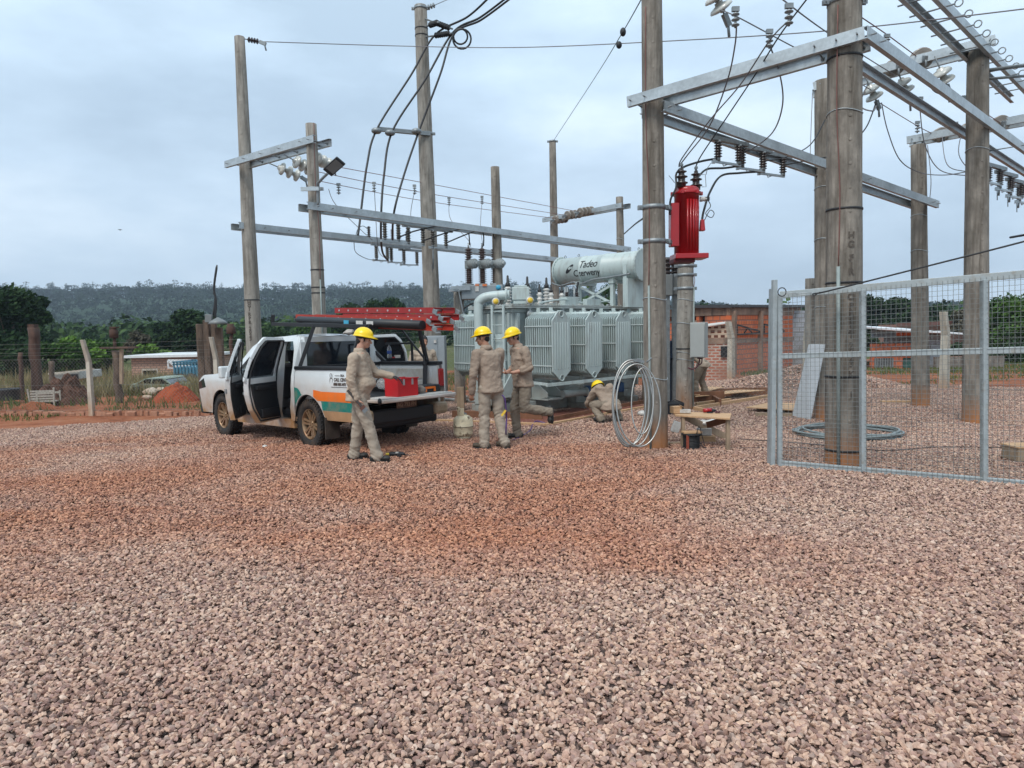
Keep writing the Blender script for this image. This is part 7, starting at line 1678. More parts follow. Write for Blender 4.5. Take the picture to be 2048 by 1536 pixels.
    for k in range(6):
        z=P.z-.02+k*.085; p=chest_pt(z,0)+fw*.002; mb.lathe([(.001,0),(.006,0),(.006,.003),(.001,.003)],p,fw,8)
    part(t,'shirt_buttons',mb,M_dark,world=False)
    # trousers
    mb=MB(); mb.ell(P-V(0,0,.05),(.125,.165,.12),Rz,16,10); folds=[]
    for s,c in ((1,'l'),(-1,'r')):
        Hh,K,A=j['hip'+c],j['kn'+c],j['an'+c]; d=(A-K).normalized(); e=A+d*.03
        mb.cap(Hh,K,.100,.080,14); mb.cap(K,e,.079,.073,14); folds+=[(K,.17),(A,.18),(Hh,.14)]
        mb.cap(e-d*.02,e,.078,.080,14)
    me=cloth(mb,.0105,seed+9,.0115,7,1,folds); me.materials.clear(); part(t,'trousers',me,trou,world=False)
    for s,c in ((1,'l'),(-1,'r')):
        A=j['an'+c]; f=Vector(j['toe'+c]).normalized(); dn=Vector(j.get('dn'+c,(0,0,-1))).normalized(); sd=f.cross(dn).normalized(); Mx=Matrix((f,sd,-dn)).transposed()
        B=A+dn*.055; mb=MB(); mb.ell(B+f*.02,(.125,.045,.042),Mx,16,9); mb.ell(B+f*.125-dn*.004,(.058,.050,.038),Mx,14,8); mb.ell(B-f*.055,(.048,.040,.044),Mx,12,8); mb.cap(A-dn*.03,B+f*.01,.047,.046,12)
        me=evalmesh(mb,[('REMESH',dict(mode='VOXEL',voxel_size=.008,use_smooth_shade=True)),('SMOOTH',dict(factor=.5,iterations=2))])
        lim=.028
        for v in me.vertices:
            q=Mx.inverted()@(v.co-B)
            if q.z<-lim: q.z=-lim; v.co=B+Mx@q
        me.materials.clear(); o=part(t,'boot',me,boot,world=False)
        mb=MB(); pr=[(-.095,.030),(-.07,.042),(0,.040),(.08,.046),(.14,.045),(.175,.028),(.185,0)]; pts=[B+Mx@Vector((x,y,-lim-.014)) for x,y in pr]+[B+Mx@Vector((x,-y,-lim-.014)) for x,y in pr[::-1][1:]]+[]
        mb.prism(pts,Mx@Vector((0,0,.018))); part(t,'sole',mb,M_blk,world=False,parent=o)
    if helmet:
        mb=MB(); c=hp(-.012,0,.055); P_=[]
        for i in range(13):
            th=math.pi*.5*i/12; row=[]
            for k in range(33):
                a=2*math.pi*k/32; rr=1.0; ridge=1+.035*math.exp(-(math.sin(a)*math.sin(th)/.12)**2) if th>.2 else 1.03
                fx=.132 if math.cos(a)>0 else .128
                row.append(c+HM@Vector((fx*math.sin(th)*math.cos(a),.112*math.sin(th)*math.sin(a),.108*math.cos(th)*ridge)))
            P_.append(row)
        row=[]; 
        for k in range(33):
            a=2*math.pi*k/32; ex=.014+.050*max(0,math.cos(a))**2; row.append(c+HM@Vector(((.134+ex)*math.cos(a),(.114+.010+.008*max(0,math.cos(a)))*math.sin(a),-.014-.012*max(0,math.cos(a)))))
        P_.append(row); mb.grid(P_); h=part(t,'helmet',mb,M_helm,world=False); md=h.modifiers.new('solid','SOLIDIFY'); md.thickness=.004
        mb=MB(); Q=[]
        for k in range(33):
            a=2*math.pi*k/32; p=c+HM@Vector((.122*math.cos(a)*.9,.102*math.sin(a)*.9,.0)); q=c+HM@Vector((.112*math.cos(a)*.93,.094*math.sin(a)*.92,-.035)); Q.append([p,q])
        mb.grid(Q); part(t,'helmet_band',mb,M_dark,world=False,parent=h)
    return t
# man with the toolbox: faces right, right arm hanging with a brush, gloved left hand on the toolbox
g1_=gp(742,921); g1_.z=0
man1=person('helmeted man by the open tailgate, facing right, gloved hand on the red toolbox',(g1_.x-.115,g1_.y,0),R(8),dict(
 pelvis=(-.03,0,.92),chest=(.0,0,1.25),neck=(.02,0,1.485),head=(.075,0,1.625),face=(1,-.10,-.06),
 shl=(.05,.185,1.40),ell=(.20,.22,1.16),wrl=(.42,.16,1.12),shr=(-.05,-.20,1.39),elr=(-.10,-.245,1.11),wrr=(-.03,-.22,.85),
 hipl=(-.02,.095,.88),knl=(-.05,.11,.49),anl=(-.11,.12,.105),hipr=(-.02,-.095,.88),knr=(.10,-.12,.49),anr=(.20,-.15,.105),
 toel=(1,.1,0),toer=(1,-.25,0)),belly=.075,seed=3,
 hands=(((1,-.1,-.35),(0,0,-1),.45),((.35,.0,-.8),(.6,.5,.1),.75)),glove=(1,0))
# brush in his hand
t=thing('paint_brush','wooden-handled flat brush held in the right hand of the man by the tailgate','brush',tmat(man1)@V(0,-.22,.78))
Mw=tmat(man1); mb=MB(); a=Mw@V(-.14,-.27,.98); b=Mw@V(.03,-.25,.76); mb.beam(a,b,.016,.035); part(t,'handle',mb,mat('dark_varnished_wood',(.06,.05,.045),.5)); mb=MB(); c=Mw@V(.09,-.245,.69); mb.beam(b,b.lerp(c,.45),.03,.075); part(t,'ferrule',mb,mat('brown_grip',(.12,.05,.035),.6)); mb=MB(); mb.beam(b.lerp(c,.45),c,.022,.07); part(t,'bristles',mb,M_galvd)
# second man: seen from behind, head turned left
g2_=gp(984,896); g2_.z=0
man2=person('man in yellow helmet seen from behind between the gas cylinder and the other helmeted man',(g2_.x,g2_.y,0),R(124),dict(
 pelvis=(.0,0,.92),chest=(.05,.0,1.25),neck=(.08,.02,1.475),head=(.12,.05,1.61),face=(.72,.70,-.18),
 shl=(.04,.20,1.385),ell=(.02,.28,1.09),wrl=(.10,.265,.83),shr=(.05,-.20,1.385),elr=(.16,-.24,1.10),wrr=(.36,-.16,1.02),
 hipl=(0,.095,.88),knl=(.03,.10,.49),anl=(.0,.13,.105),hipr=(0,-.095,.88),knr=(-.03,-.11,.49),anr=(-.14,-.13,.105),
 toel=(.75,.65,0),toer=(1,.1,0)),shirt=M_shirt2,trou=M_trou,boot=M_bootb,skin=M_skin2,seed=7,hands=(((.1,0,-1),(.6,-.6,0),.8),()),belly=.01)
g3_=gp(1026,878); g3_.z=0
man3=person('helmeted man facing left before the radiators with one foot raised behind him',(g3_.x+.16,g3_.y,0),R(200),dict(
 pelvis=(-.02,0,.93),chest=(.02,0,1.25),neck=(.07,0,1.47),head=(.145,.0,1.595),face=(1,.12,-.42),
 shl=(.02,.20,1.385),ell=(-.03,.25,1.12),wrl=(.20,.16,1.06),shr=(.05,-.20,1.385),elr=(.0,-.24,1.12),wrr=(.22,-.12,1.05),
 hipl=(-.02,.095,.88),knl=(.02,.11,.50),anl=(-.36,.12,.42),hipr=(.0,-.095,.88),knr=(.10,-.09,.49),anr=(.06,-.10,.105),
 toel=(.05,.1,-1),dnl=(-1,0,-.1),toer=(1,0,0)),shirt=M_shirt2,trou=M_trou2,boot=M_boot,seed=11,sleeve=(.35,.35),hands=(((1,-.4,0),(0,0,1),.6),((1,.4,0),(0,0,1),.6)),belly=.02)
# man behind the pickup, bareheaded
p4=at(845,700,13.6)
man4=person('bareheaded smiling man standing behind the pickup bed, left of the grey control cabinet',(p4.x,13.6,gz(p4.x,13.6)-.02),R(-60),dict(
 pelvis=(0,0,.92),chest=(.02,0,1.25),neck=(.04,0,1.475),head=(.07,0,1.615),face=(1,-.05,-.05),
 shl=(.02,.2,1.385),ell=(.0,.27,1.1),wrl=(.12,.22,.88),shr=(.02,-.2,1.385),elr=(0,-.27,1.1),wrr=(.12,-.22,.88),
 hipl=(0,.095,.88),knl=(.02,.11,.49),anl=(0,.12,.105),hipr=(0,-.095,.88),knr=(.02,-.11,.49),anr=(0,-.12,.105),toel=(1,.2,0),toer=(1,-.2,0)),helmet=False,seed=15,skin=M_skin2,scale=.97)
# man crouching under the transformer, only his back shows
p5=gp(1212,838)
man5=person('man in khaki crouching under the transformer with his bent back towards the yard',(p5.x+.02,12.8,0),R(108),dict(
 pelvis=(-.02,0,.34),chest=(.20,.02,.52),neck=(.34,.03,.58),head=(.44,.04,.58),face=(.7,0,-.7),
 shl=(.29,.19,.53),ell=(.46,.24,.32),wrl=(.62,.16,.25),shr=(.29,-.17,.53),elr=(.50,-.24,.25),wrr=(.66,-.16,.22),
 hipl=(0,.10,.33),knl=(.30,.20,.30),anl=(.05,.18,.10),hipr=(0,-.10,.33),knr=(.30,-.20,.30),anr=(.05,-.18,.10),toel=(1,.2,0),toer=(1,-.2,0)),helmet=True,seed=21,shirt=M_shirt2,trou=M_trou2)
M_navy=mat('navy_work_clothes',(.012,.025,.05),.9,var=.2,scale=8)
p6=at(1335,760,15.4)
man6=person('man in navy overalls mostly hidden behind the brown pole of the red transformer',(p6.x,15.4,0),R(215),dict(
 pelvis=(-.02,0,.92),chest=(.08,0,1.22),neck=(.16,0,1.42),head=(.22,0,1.54),face=(1,0,-.5),
 shl=(.1,.2,1.34),ell=(.12,.25,1.08),wrl=(.32,.18,1.0),shr=(.1,-.2,1.34),elr=(.12,-.25,1.08),wrr=(.32,-.18,1.0),
 hipl=(0,.095,.88),knl=(.02,.11,.49),anl=(0,.12,.105),hipr=(0,-.095,.88),knr=(.02,-.11,.49),anr=(0,-.12,.105),toel=(1,.2,0),toer=(1,-.2,0)),helmet=False,seed=25,shirt=M_navy,trou=M_navy)
p7=at(1400,790,16.2)
man7=person('bending man behind the grey cabinet on the pale pole, only his khaki legs visible',(p7.x,16.2,0),R(150),dict(
 pelvis=(-.08,0,.88),chest=(.20,0,1.05),neck=(.36,0,1.16),head=(.47,0,1.20),face=(1,0,-.7),
 shl=(.3,.19,1.1),ell=(.36,.22,.85),wrl=(.48,.15,.68),shr=(.3,-.19,1.1),elr=(.36,-.22,.85),wrr=(.48,-.15,.68),
 hipl=(-.05,.095,.84),knl=(.08,.12,.47),anl=(.05,.16,.105),hipr=(-.05,-.095,.84),knr=(.0,-.11,.47),anr=(-.12,-.14,.105),toel=(1,.2,0),toer=(1,-.2,0)),helmet=False,seed=31,trou=M_trou2)
# ================================================================ wire gate
t=thing('wire_gate','large galvanised tube gate leaf with square wire mesh standing open at the right','gate',at(1555,935,8.58))
def ge(px,py,Y): return at(px,py,Y)
GL,GR=8.58,7.36
def gk(k,z):     # k 0 at left post .. 1 at px 2048, z metres above the sagging bottom rail
    b=ge(1560,932,GL).lerp(ge(2048,974,GR),k); tpp=ge(1560,590,GL).lerp(ge(2048,548,GR),k); return b.lerp(tpp,z)
KE=1.42
def gbar(a,b,w,h,name='frame_tube',m=M_gate):
    d=(b-a).normalized(); mb=MB(); mb.beam(a,b,w,h,up=(0,0,1)); return part(t,name,mb,m,bevel=.004)
nG=(gk(1,0)-gk(0,0)); nG=Vector((-nG.y,nG.x,0)).normalized(); nG = nG if nG.y<0 else -nG
gbar(gk(0,0)+V(0,0,.035),gk(KE,0)+V(0,0,.035),.04,.07,'bottom_rail'); gbar(gk(0,1),gk(KE,1),.04,.08,'top_rail')
mk0=(932-711)/(932-590); gbar(gk(0.005,mk0),gk(KE,mk0+.005),.04,.065,'middle_rail')
gbar(gk(-.002,.0)+V(0,0,-.02),gk(-.002,1.005),.05,.07,'upright')
for px in (1725,1968): k=(1/( (1-(px-1560)/488)/GL+((px-1560)/488)/GR )-GL)/(GR-GL); gbar(gk(k,.01),gk(k,.99),.05,.07,'upright')
gbar(gk(KE,0),gk(KE,1.0),.05,.05,'upright')
mb=MB(); L_=(gk(KE,0)-gk(0,0)).length; H_=(gk(0,1)-gk(0,0)).length; nx=int(L_/.05); nz=int(H_/.05)
for i in range(1,nx): k=KE*i/nx; mb.tube([gk(k,.0)+nG*.024,gk(k,1)+nG*.024],.0022,4,smooth=False)
for j in range(1,nz): z=j/nz; mb.tube([gk(0,z)+nG*.027,gk(KE,z)+nG*.027],.0022,4,smooth=False)
part(t,'wire_mesh',mb,M_mesh)
pp=at(1549,935,8.62); q=at(1549,560,8.62); t2=thing('gate_post','slim square galvanised post at the hinge side of the wire gate','post',pp)
mb=MB(); mb.beam(V(q.x-.002,q.y,-.05),q,.05,.075); part(t2,'post',mb,M_gate,bevel=.003)
mb=MB(); a=at(1541,578,8.7); mb.beam(V(a.x,a.y,0),a,.02,.06); part(t2,'side_plate',mb,M_galv)
c=at(1564,584,8.45); t3=thing('gate_stay_cable','black stay cable with ring and turnbuckle running from the gate post up to the right','cable',c)
mb=MB(); mb.tube([c+V(.048*math.cos(a),.0,.05*math.sin(a)) for a in [i*math.pi/9 for i in range(18)]],.006,6,closed=True); part(t3,'ring',mb,M_blk)
mb=MB(); a=at(1572,585,8.44);b=at(1594,587,8.40);d=at(1625,588,8.35); mb.tube([a,b],.004,5); mb.tube([b+V(0,0,.012),d+V(0,0,.012)],.004,5); mb.tube([b-V(0,0,.012),d-V(0,0,.012)],.004,5); mb.tube([b-V(0,0,.014),b+V(0,0,.014)],.005,5); mb.tube([d-V(0,0,.014),d+V(0,0,.014)],.005,5); part(t3,'turnbuckle',mb,M_galv)
mb=MB(); mb.tube(catmull([d,at(1660,581,8.2),at(1800,546,7.7),at(2048,483,7.0),at(2200,440,6.6)],6),.009,6); mb.tube([d,at(1628,592,8.3),at(1640,584,8.25)],.006,5); part(t3,'cable',mb,M_wire)
# ================================================================ coils and conduit
def coil(name,label,cfun,nturn,rad,m,seed,cat='cable coil',n=44):
    r=random.Random(seed); P=[]
    for k in range(nturn*n+1):
        a=2*math.pi*k/n; P.append(cfun(a,k/(nturn*n),r))
    return P
c1=at(1262,806,9.75); t=thing('tube_coil','tall loops of shiny bare aluminium tube leaning on the brown pole','coil',c1)
base=gp(1262,893); hh=at(1262,720,9.6).z
for i,(pxc,w,h0,top,rr,dy) in enumerate(((1258,33,893,722,.0125,.0),(1266,40,893,720,.0125,.05),(1262,36,890,724,.0115,.09),(1277,44,893,728,.0115,.14),(1285,22,868,736,.009,.2))):
    P=[]
    for k in range(48):
        a=2*math.pi*k/48; py=(h0+top)/2+(h0-top)/2*math.sin(a); px=pxc+w*math.cos(a)+6*math.sin(a*1)*(.5 if i%2 else -.3); Yd=9.45-dy+.25*(1-(py-top)/(h0-top)); P.append(at(px,py,Yd))
    for p in P: p.z=max(p.z,.02)
    mb=MB(); mb.tube(P,rr,8,closed=True); part(t,'loop',mb,mat('bright_aluminium',(.36,.35,.33),.36,.8,var=.15))
mb=MB(); c=at(1278,722,9.6); mb.box(c,(.14,.05,.03),Matrix.Rotation(.15,3,'Y')); mb.tube([c+V(-.02,-.03,.03),c+V(.04,.03,.0),c+V(0,0,-.03)],.01,5); mb.tube([c+V(.1,0,-.02),c+V(.17,0,.04)],.012,5); part(t,'tie',mb,M_galvd)
# conduit coil on the ground
cc=gp(1697,870); t=thing('conduit_coil','flat coil of grey-blue flexible conduit lying on the gravel behind the gate','coil',cc)
M_cond=mat('grey_blue_conduit',(.20,.23,.23),.4,var=.2,scale=10)
rx=(gp(1805,868)-gp(1590,868)).length/2
for i in range(6):
    r=random.Random(i); P=[]; ox,oy=r.uniform(-.05,.05),r.uniform(-.05,.05); f=r.uniform(.86,1.0)
    for k in range(40):
        a=2*math.pi*k/40; x=cc.x+ox+rx*f*math.cos(a); y=cc.y+oy+rx*f*.85*math.sin(a); P.append(V(x,y,.03+.022*(i%3)+.02*math.sin(a*2+i)))
    mb=MB(); mb.tube(P,.017,7,closed=True); part(t,'turn',mb,M_cond)
# loose grey pipes near the recloser stub, wood post
for i,(a,b,lab) in enumerate((((873,793),(955,800),'upper grey plastic pipe on the gravel behind the tailgate'),((868,801),(958,807),'lower grey plastic pipe on the gravel behind the tailgate'))):
    A=gp(*a);B=gp(*b); mb=MB(); mb.tube([A+V(0,0,.05),B+V(0,0,.05)],.045,10); solo('plastic_pipe',mb,M_trd,lab,'pipe',base=A)
a=gp(922,822); b=at(922,774,a.y); solo('timber_stub',MB().beam(V(a.x,a.y,-.1),V(a.x,a.y,b.z),.16,.16),M_woodg,'short weathered timber stub between the tailgate and the gas cylinder','timber post',base=a,bevel=.008)
# ================================================================ gas cylinder
c=gp(927,877); c.z=0; t=thing('gas_cylinder','battered cream gas cylinder with rust spots on the gravel','gas cylinder',c)
M_gas=mat('chipped_cream_paint',(.80,.69,.48),.6,var=.15,scale=8,dirt=((.13,.07,.035),7,.56,.66,(1,1,1)),streak=((.16,.10,.05),10,.60,.68,(1,1,.6)))
r_=.155; mb=MB(); mb.lathe([(.001,.03),(.10,.03),(r_-.01,.06),(r_,.10),(r_,.19),(r_+.004,.195),(r_+.004,.205),(r_,.21),(r_,.30),(r_-.015,.335),(.10,.365),(.05,.385),(.001,.387)],c,n=32); part(t,'tank',mb,M_gas)
mb=MB(); mb.lathe([(.10,0),(.112,0),(.112,.05),(.10,.05)],c,n=28); part(t,'foot_ring',mb,M_gas)
mb=MB(); mb.lathe([(r_+.004,.196),(r_+.008,.197),(r_+.008,.203),(r_+.004,.204)],c,n=32); part(t,'weld_seam',mb,mat('rust_line',(.06,.04,.03),.9))
mb=MB()
for k in range(10):
    a0=2.2+k*.28; a1=a0+.28; 
    mb.prism([c+V(.085*math.cos(a0),.085*math.sin(a0),.36),c+V(.085*math.cos(a1),.085*math.sin(a1),.36),c+V(.092*math.cos(a1),.092*math.sin(a1),.50),c+V(.092*math.cos(a0),.092*math.sin(a0),.50)],V(.004*math.cos(a0),.004*math.sin(a0),0))
part(t,'collar',mb,M_gas)
mb=MB(); mb.lathe([(.001,.36),(.022,.36),(.02,.40),(.03,.405),(.03,.42),(.012,.43),(.012,.45),(.001,.45)],c,n=12); mb.tube([c+V(0,0,.40),c+V(.06,-.02,.40)],.012,6); part(t,'valve',mb,M_galvd)
# purple hose
M_hose=mat('purple_hose',(.09,.045,.17),.4,var=.08)
P=[at(1004,790,10.1),at(1010,800,10.1),at(1013,835,10.15),at(1012,868,10.2),gp(1016,881)+V(0,0,.012),gp(1030,880)+V(0,0,.012),gp(1050,870)+V(0,0,.012),gp(1062,860)+V(0,0,.012),gp(1064,853)+V(0,0,.012),gp(1072,848)+V(0,0,.05),gp(1090,848)+V(0,0,.02)]
t=thing('purple_hose','purple rubber hose hanging between the two helmeted men and looping on the gravel','hose',P[4])
mb=MB(); mb.tube(catmull(P,6),.011,8); part(t,'hose',mb,M_hose); mb=MB(); c=at(1010,826,10.1); mb.beam(c-V(.05,0,.04),c+V(.01,0,.04),.02,.03); part(t,'yellow_clip',mb,M_yel)
# tools on ground by man1
c=gp(795,913); t=thing('hammer_drill','black power tool with yellow tip on the gravel by the boots of the tailgate man','power tool',c)
mb=MB(); mb.tube([c+V(-.11,0,.035),c+V(.03,0,.035),c+V(.1,0,.03)],[.03,.034,.022],10); mb.beam(c+V(.0,0,.035),c+V(.05,-.12,.03),.045,.04); part(t,'body',mb,M_dark,bevel=.006)
mb=MB(); mb.tube([c+V(-.16,0,.035),c+V(-.11,0,.035)],.018,8); part(t,'tip',mb,M_yel); mb=MB(); mb.box(c+V(.0,-.03,.06),(.04,.03,.02)); part(t,'label',mb,M_insw); mb=MB(); mb.tube(catmull([c+V(.1,0,.03),c+V(.2,-.02,.01),c+V(.27,.05,.01),c+V(.18,.06,.01)],5),.007,5); part(t,'cord',mb,M_wire)
c=gp(530,895); solo('white_scrap',crumple(c+V(0,0,.02),(.04,.03,.02),5,.5),M_insw,'small white scrap on the gravel left of the near rear wheel','litter',base=c)
# ================================================================ timber formwork
r=random.Random(9)
def board(t,a,b,w=.035,h=.12,m=M_woodd,dz=0,name='board'):
    a=Vector(a);b=Vector(b); a=V(a.x,a.y,a.z+h/2+dz); b=V(b.x,b.y,b.z+h/2+dz); mb=MB(); mb.beam(a,b,w,h); return part(t,name,mb,m,bevel=.003)
t=thing('pit_frame','low brown timber frame around the transformer pit','formwork',gp(1085,850))
Q=[gp(860,843),gp(1086,852),gp(1262,822),gp(1330,822)]
board(t,gp(864,843),gp(1092,852),m=M_wood,h=.05,w=.07); board(t,gp(905,836),gp(1085,841),m=M_woodd,h=.15); board(t,gp(1090,852),gp(1310,812),m=M_wood,h=.045,w=.07); board(t,gp(1100,845),gp(1300,806),m=M_woodd,h=.10)
board(t,gp(905,834),gp(1000,832),m=M_wood,h=.04,w=.08)
p_=MB(); a,b,c,d=gp(1000,846),gp(1092,848),gp(1300,812),gp(1200,808); p_.prism([a+V(0,0,.012),b+V(0,0,.012),c+V(0,0,.012),d+V(0,0,.012)],(0,0,.01)); part(t,'red_base_sheet',p_,mat('reddish_plywood',(.17,.055,.035),.7,var=.25,scale=2))
t=thing('formwork_frame','long light timber formwork boxes lying on the gravel right of the brown pole','formwork',gp(1450,800))
for a,b,h,m in (((1330,797),(1540,790),.13,M_woodd),((1332,794),(1540,787),.02,M_wood),((1340,806),(1448,803),.16,M_woodd),((1388,820),(1540,795),.05,M_wood),((1392,812),(1460,803),.05,M_wood),((1340,812),(1420,826),.05,M_wood),((1420,800),(1440,812),.10,M_woodd)):
    board(t,gp(*a),gp(*b),w=.06,h=h*1.5,m=m)
def slabw(name,pts,th,label,m=M_wood,z=.1,base=None,thingt=None):
    mb=MB(); P=[gp(*p) for p in pts]; P=[V(p.x,p.y,z) for p in P]; mb.prism(P,(0,0,th)); 
    if thingt: return part(thingt,name,mb,m,bevel=.003)
    return solo(name,mb,m,label,'plywood',base=P[0],bevel=.003)
slabw('lid',[(1390,807),(1530,793),(1476,792),(1400,801)],.018,None,z=.14,thingt=t); slabw('lid',[(1332,801),(1400,806),(1400,801),(1340,796)],.018,None,z=.16,thingt=t)
slabw('lid',[(1398,803),(1448,790),(1420,789),(1340,797)],.018,None,z=.18,thingt=t)
t=thing('plywood_offcut','light plywood sheet on a timber just left of the gate hinge post','plywood',gp(1540,822))
mb=MB(); P=[gp(1492,824),gp(1588,830),gp(1590,816),gp(1540,814)]; mb.prism([V(p.x,p.y,.08) for p in P],(0,0,.02)); part(t,'sheet',mb,M_wood,bevel=.003); mb=MB(); mb.beam(gp(1510,832)+V(0,0,.03),gp(1590,833)+V(0,0,.03),.06,.07); part(t,'bearer',mb,M_woodg)
a=gp(1762,806);b=gp(1824,806); solo('plank',MB().beam(a+V(0,0,.03),b+V(0,0,.03),.12,.04),M_wood,'light plank lying on the gravel left of the thinner pole','plank',base=a,bevel=.003)
a=gp(2030,925); t=thing('timber_box','small pale timber box cut by the right edge of the photo','box',a); mb=MB(); mb.box(a+V(.18,.1,.10),(.36,.3,.16)); part(t,'side',mb,M_woodg,bevel=.005); mb=MB(); mb.box(a+V(.18,.1,.19),(.38,.32,.02)); part(t,'lid',mb,M_wood,bevel=.003)
# leaning white panel
t=thing('leaning_panel','long pale grey metal panel with two handles leaning on the concrete pole behind the gate','panel',gp(1615,835))
b0,b1=gp(1587,833),gp(1622,840); t0,t1=at(1620,688,12.35),at(1651,688,12.35); mb=MB(); nn=(b1-b0).cross(t0-b0).normalized()*.03
mb.add([b0+V(0,0,.02),b1+V(0,0,.0),t1,t0,b0+nn+V(0,0,.02),b1+nn,t1+nn,t0+nn],[(0,1,2,3),(7,6,5,4),(0,4,5,1),(1,5,6,2),(2,6,7,3),(3,7,4,0)]); part(t,'sheet',mb,mat('pale_blue_grey_panel',(.70,.75,.78),.4,var=.05,scale=3),bevel=.003)
for k in (.36,.70):
    a=b0.lerp(t0,1-k); b=b1.lerp(t1,1-k); c=a.lerp(b,.45); mb=MB(); d=(b-a).normalized(); sgn=-1 if nn.y>0 else 1
    mb.tube(catmull([c-d*.09,c-d*.08-nn.normalized()*.03*1,c+d*.08-nn.normalized()*.03,c+d*.09],3),.006,5); part(t,'handle',mb,M_galvd)
# ================================================================ work bench and litter by the brown pole
g=gp; t=thing('rough_bench','rough low bench knocked together from planks beside the brown pole','bench',g(1420,880))
def zat(px,py,q): return at(px,py,q.y)
f1=g(1356,868); f2=g(1455,880); hB=.36
TA,TB,TC,TD=at(1370,829,10.9),at(1463,836,10.45),at(1448,843,10.15),at(1362,836,10.5)
zt=.44
def pz(px,py,z): d=ray(px,py); return CP+d*((z-CAM_H)/d.z)
TA,TB,TC,TD=pz(1345,826,zt),pz(1463,830,zt),pz(1460,840,zt),pz(1350,833,zt)
mb=MB(); mb.prism([TD,TC,TB,TA],(0,0,.025)); part(t,'top_board',mb,M_wood,bevel=.003)
for px,py in ((1366,833),(1456,838)):
    a=pz(px,py,zt); mb=MB(); mb.beam(V(a.x,a.y,0),a,.05,.07); part(t,'leg',mb,M_woodg,bevel=.003)
a=pz(1456,831,zt); mb=MB(); mb.beam(V(a.x,a.y,0),a,.05,.05); part(t,'leg',mb,M_woodg)
a=pz(1368,832,zt-.03); b=g(1452,878)+V(0,0,.03); mb=MB(); mb.beam(a,b,.025,.10); part(t,'brace',mb,M_woodg,bevel=.003)
a=pz(1414,850,zt-.16); b=pz(1456,838,zt-.04); mb=MB(); mb.beam(a,b,.025,.09); part(t,'brace',mb,M_woodd,bevel=.003)
def thing1(name,label,cat,c,mbf,m,**k):
    mb=MB(); mbf(mb); return solo(name,mb,m,label,cat,base=c,**k)
c=pz(1352,826,zt+.03); thing1('cardboard_box','open small cardboard box on the left end of the rough bench','box',c,lambda mb:(mb.box(c+V(0,0,.05),(.14,.11,.10),Matrix.Rotation(.3,3,'Z')),mb.box(c+V(.08,-.02,.10),(.06,.10,.006),Matrix.Rotation(.5,3,'Y'))),M_wood,bevel=.003)
c=pz(1370,826,zt+.03); thing1('carton','pale flat carton on the bench next to the cardboard box','carton',c,lambda mb:mb.box(c+V(0,0,.03),(.16,.08,.05),Matrix.Rotation(-.2,3,'Z')),M_insw,bevel=.003)
c=pz(1416,825,zt+.03); t=thing('red_grinder','red and black hand tool on the bench','hand tool',c); mb=MB(); mb.tube([c+V(-.07,0,.03),c+V(.05,0,.035)],[.028,.03],10); part(t,'body',mb,M_red); mb=MB(); mb.tube([c+V(.05,0,.035),c+V(.12,.0,.02)],[.025,.015],8); mb.lathe([(.001,0),(.045,0),(.045,.012),(.001,.012)],c+V(.02,-.03,.0),n=14); part(t,'head',mb,M_dark)
c=pz(1436,826,zt+.03); thing1('coiled_cord','small dark tangle of red cord right of the hand tool on the bench','cord',c,lambda mb:mb.tube([c+V(.04*math.cos(a)*math.sin(a*.7+1),.04*math.sin(a),.015+.01*math.sin(a*3)) for a in np.linspace(0,16,50)],.005,5),MC['dark_red_cable'])
c=pz(1415,846,.27); thing1('white_bag','white plastic sack lying inside the bench','sack',c,lambda mb:setattr(mb,'v',crumple(c,(.17,.10,.05),8,.5).v) or setattr(mb,'f',crumple(c,(.17,.10,.05),8,.5).f) or setattr(mb,'sm',[True]*len(mb.f)) or setattr(mb,'mi',[0]*len(mb.f)),M_insw)
c=g(1383,897); c.z=0; t=thing('cable_reel','black wound cable reel with a rusty red flange on the gravel beside the brown pole','cable reel',c)
mb=MB(); mb.lathe([(.001,0),(.14,0),(.14,.015),(.085,.02),(.10,.05),(.105,.1),(.10,.16),(.09,.19),(.14,.2),(.14,.215),(.001,.215)],c,n=24)
for k in range(9): mb.tube([c+V((.108)*math.cos(a),(.108)*math.sin(a),.03+k*.019+.004*math.sin(a*3+k)) for a in [i*math.pi/9 for i in range(18)]],.010,5,closed=True)
part(t,'winding',mb,M_blk)
mb=MB(); mb.box(c+V(-.08,-.10,.11),(.035,.02,.2)); part(t,'flange_bar',mb,mat('rust_red',(.25,.05,.025),.7)); mb=MB(); mb.box(c+V(0,0,.235),(.26,.15,.025),Matrix.Rotation(.1,3,'Z')); part(t,'wooden_board',mb,M_wood,bevel=.003)
mb=MB(); mb.tube(catmull([c+V(.1,-.05,.1),c+V(.17,-.08,.02),c+V(.35,-.02,.012),c+V(.6,-.1,.012),c+V(1.1,-.12,.012),c+V(1.9,-.3,.012)],6),.007,5); mb.tube(catmull([c+V(.05,-.08,.22),c+V(.08,-.1,.33),c+V(.12,-.1,.2),c+V(.16,-.1,.05)],6),.006,5); part(t,'loose_cable',mb,M_wire)
c=g(1412,884); thing1('wooden_block','chunky pale wooden block under the foam box beside the cable reel','timber block',c,lambda mb:mb.box(c+V(0,.0,.05),(.26,.16,.09),Matrix.Rotation(-.15,3,'Z')),M_wood,bevel=.004)
c2=c+V(-.02,.03,.10); thing1('foam_box','small white foam box on the wooden block','box',c2,lambda mb:(mb.box(c2+V(0,0,.045),(.20,.13,.085),Matrix.Rotation(-.1,3,'Z')),mb.box(c2+V(0,0,.095),(.21,.14,.015),Matrix.Rotation(-.1,3,'Z'))),M_insw,bevel=.006)
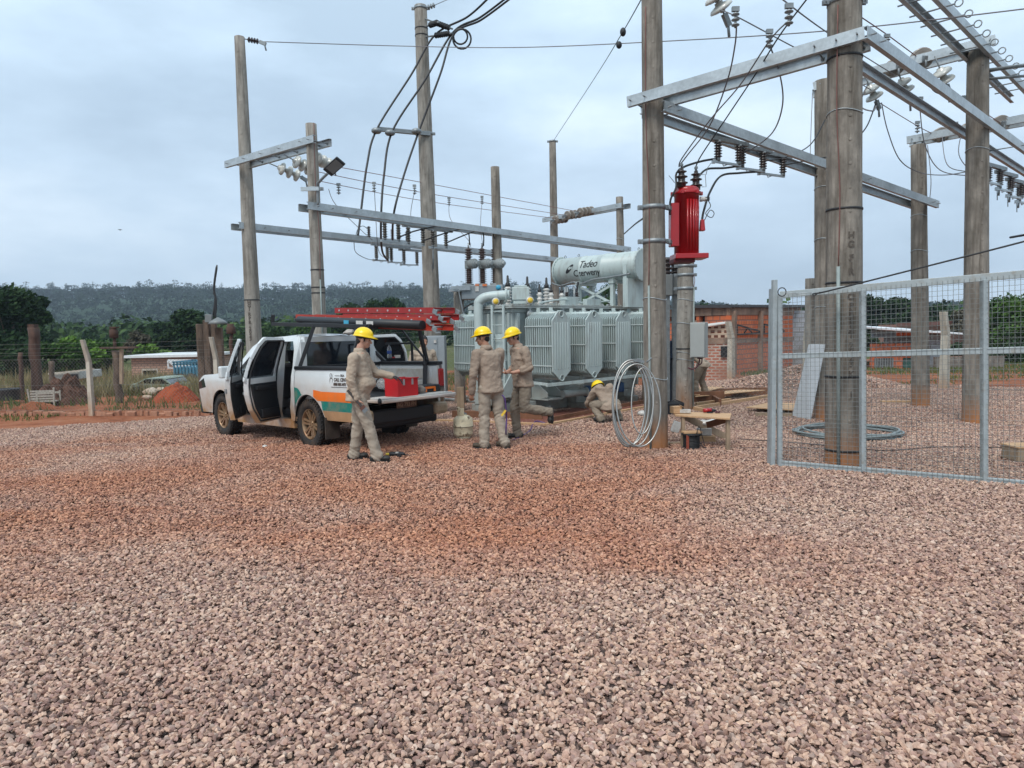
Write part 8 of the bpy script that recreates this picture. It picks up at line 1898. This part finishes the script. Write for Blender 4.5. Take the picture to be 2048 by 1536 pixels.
c=g(1345,888); thing1('flat_offcut','flat pale offcut lying between the brown pole and the reel','offcut',c,lambda mb:mb.box(c+V(0,0,.015),(.26,.07,.025),Matrix.Rotation(.1,3,'Z')),M_woodg,bevel=.002)
c=g(1352,866); thing1('metal_tin','dented white tin leaning behind the bench leg','tin',c,lambda mb:mb.box(c+V(0,0,.10),(.12,.09,.18),Matrix.Rotation(.35,3,'Y')),M_insw,bevel=.006)
c=g(1285,832); c_=c; thing1('white_rag','white crumpled rag on the gravel left of the brown pole','rag',c,lambda mb:(mb.ell(c_+V(0,0,.05),(.10,.08,.06))),M_insw)
c=g(1341,828); t=thing('black_bucket','dark plastic crate behind the brown pole','crate',c); mb=MB(); mb.box(c+V(.05,0,.12),(.35,.3,.24),taper=1.08); part(t,'body',mb,M_dark,bevel=.02); mb=MB(); mb.tube([c+V(-.1,-.15,.24),c+V(.05,-.17,.30),c+V(.2,-.15,.24)],.01,5); part(t,'handle',mb,M_dark)
c=g(1400,800); c=gp(1560,868); 
# thin cord on the gravel behind gate
P=[gp(1480,882)+V(0,0,.03),gp(1600,890)+V(0,0,.03),gp(1760,905)+V(0,0,.03),gp(1880,898)+V(0,0,.03),gp(2048,900)+V(0,0,.03)]
mb=MB().tube(catmull(P,8),.006,5); solo('extension_cord',mb,M_wire,'thin dark cord running across the gravel behind the gate','cord',base=P[0])
# birds
for px,py,Y,lab in ((240,460,60,'tiny dark bird in the sky left of the leftmost pole'),(835,589,40,'tiny dark bird above the red ladders near the tallest pole')):
    c=at(px,py,Y); t=thing('bird',lab,'bird',c); mb=MB(); s=.16 if Y>50 else .09
    P=[c+V(-1.3*s,0,.1*s),c+V(-.6*s,0,.35*s),c+V(0,0,.05*s),c+V(.6*s,0,.35*s),c+V(1.3*s,0,.0)]
    mb.tube([c+V(0,-1.0*s,0),c,c+V(0,.9*s,0)],[.08*s,.22*s,.05*s],6); mb.tube(P,[.04*s,.12*s,.2*s,.12*s,.04*s],5); part(t,'body',mb,M_dark)
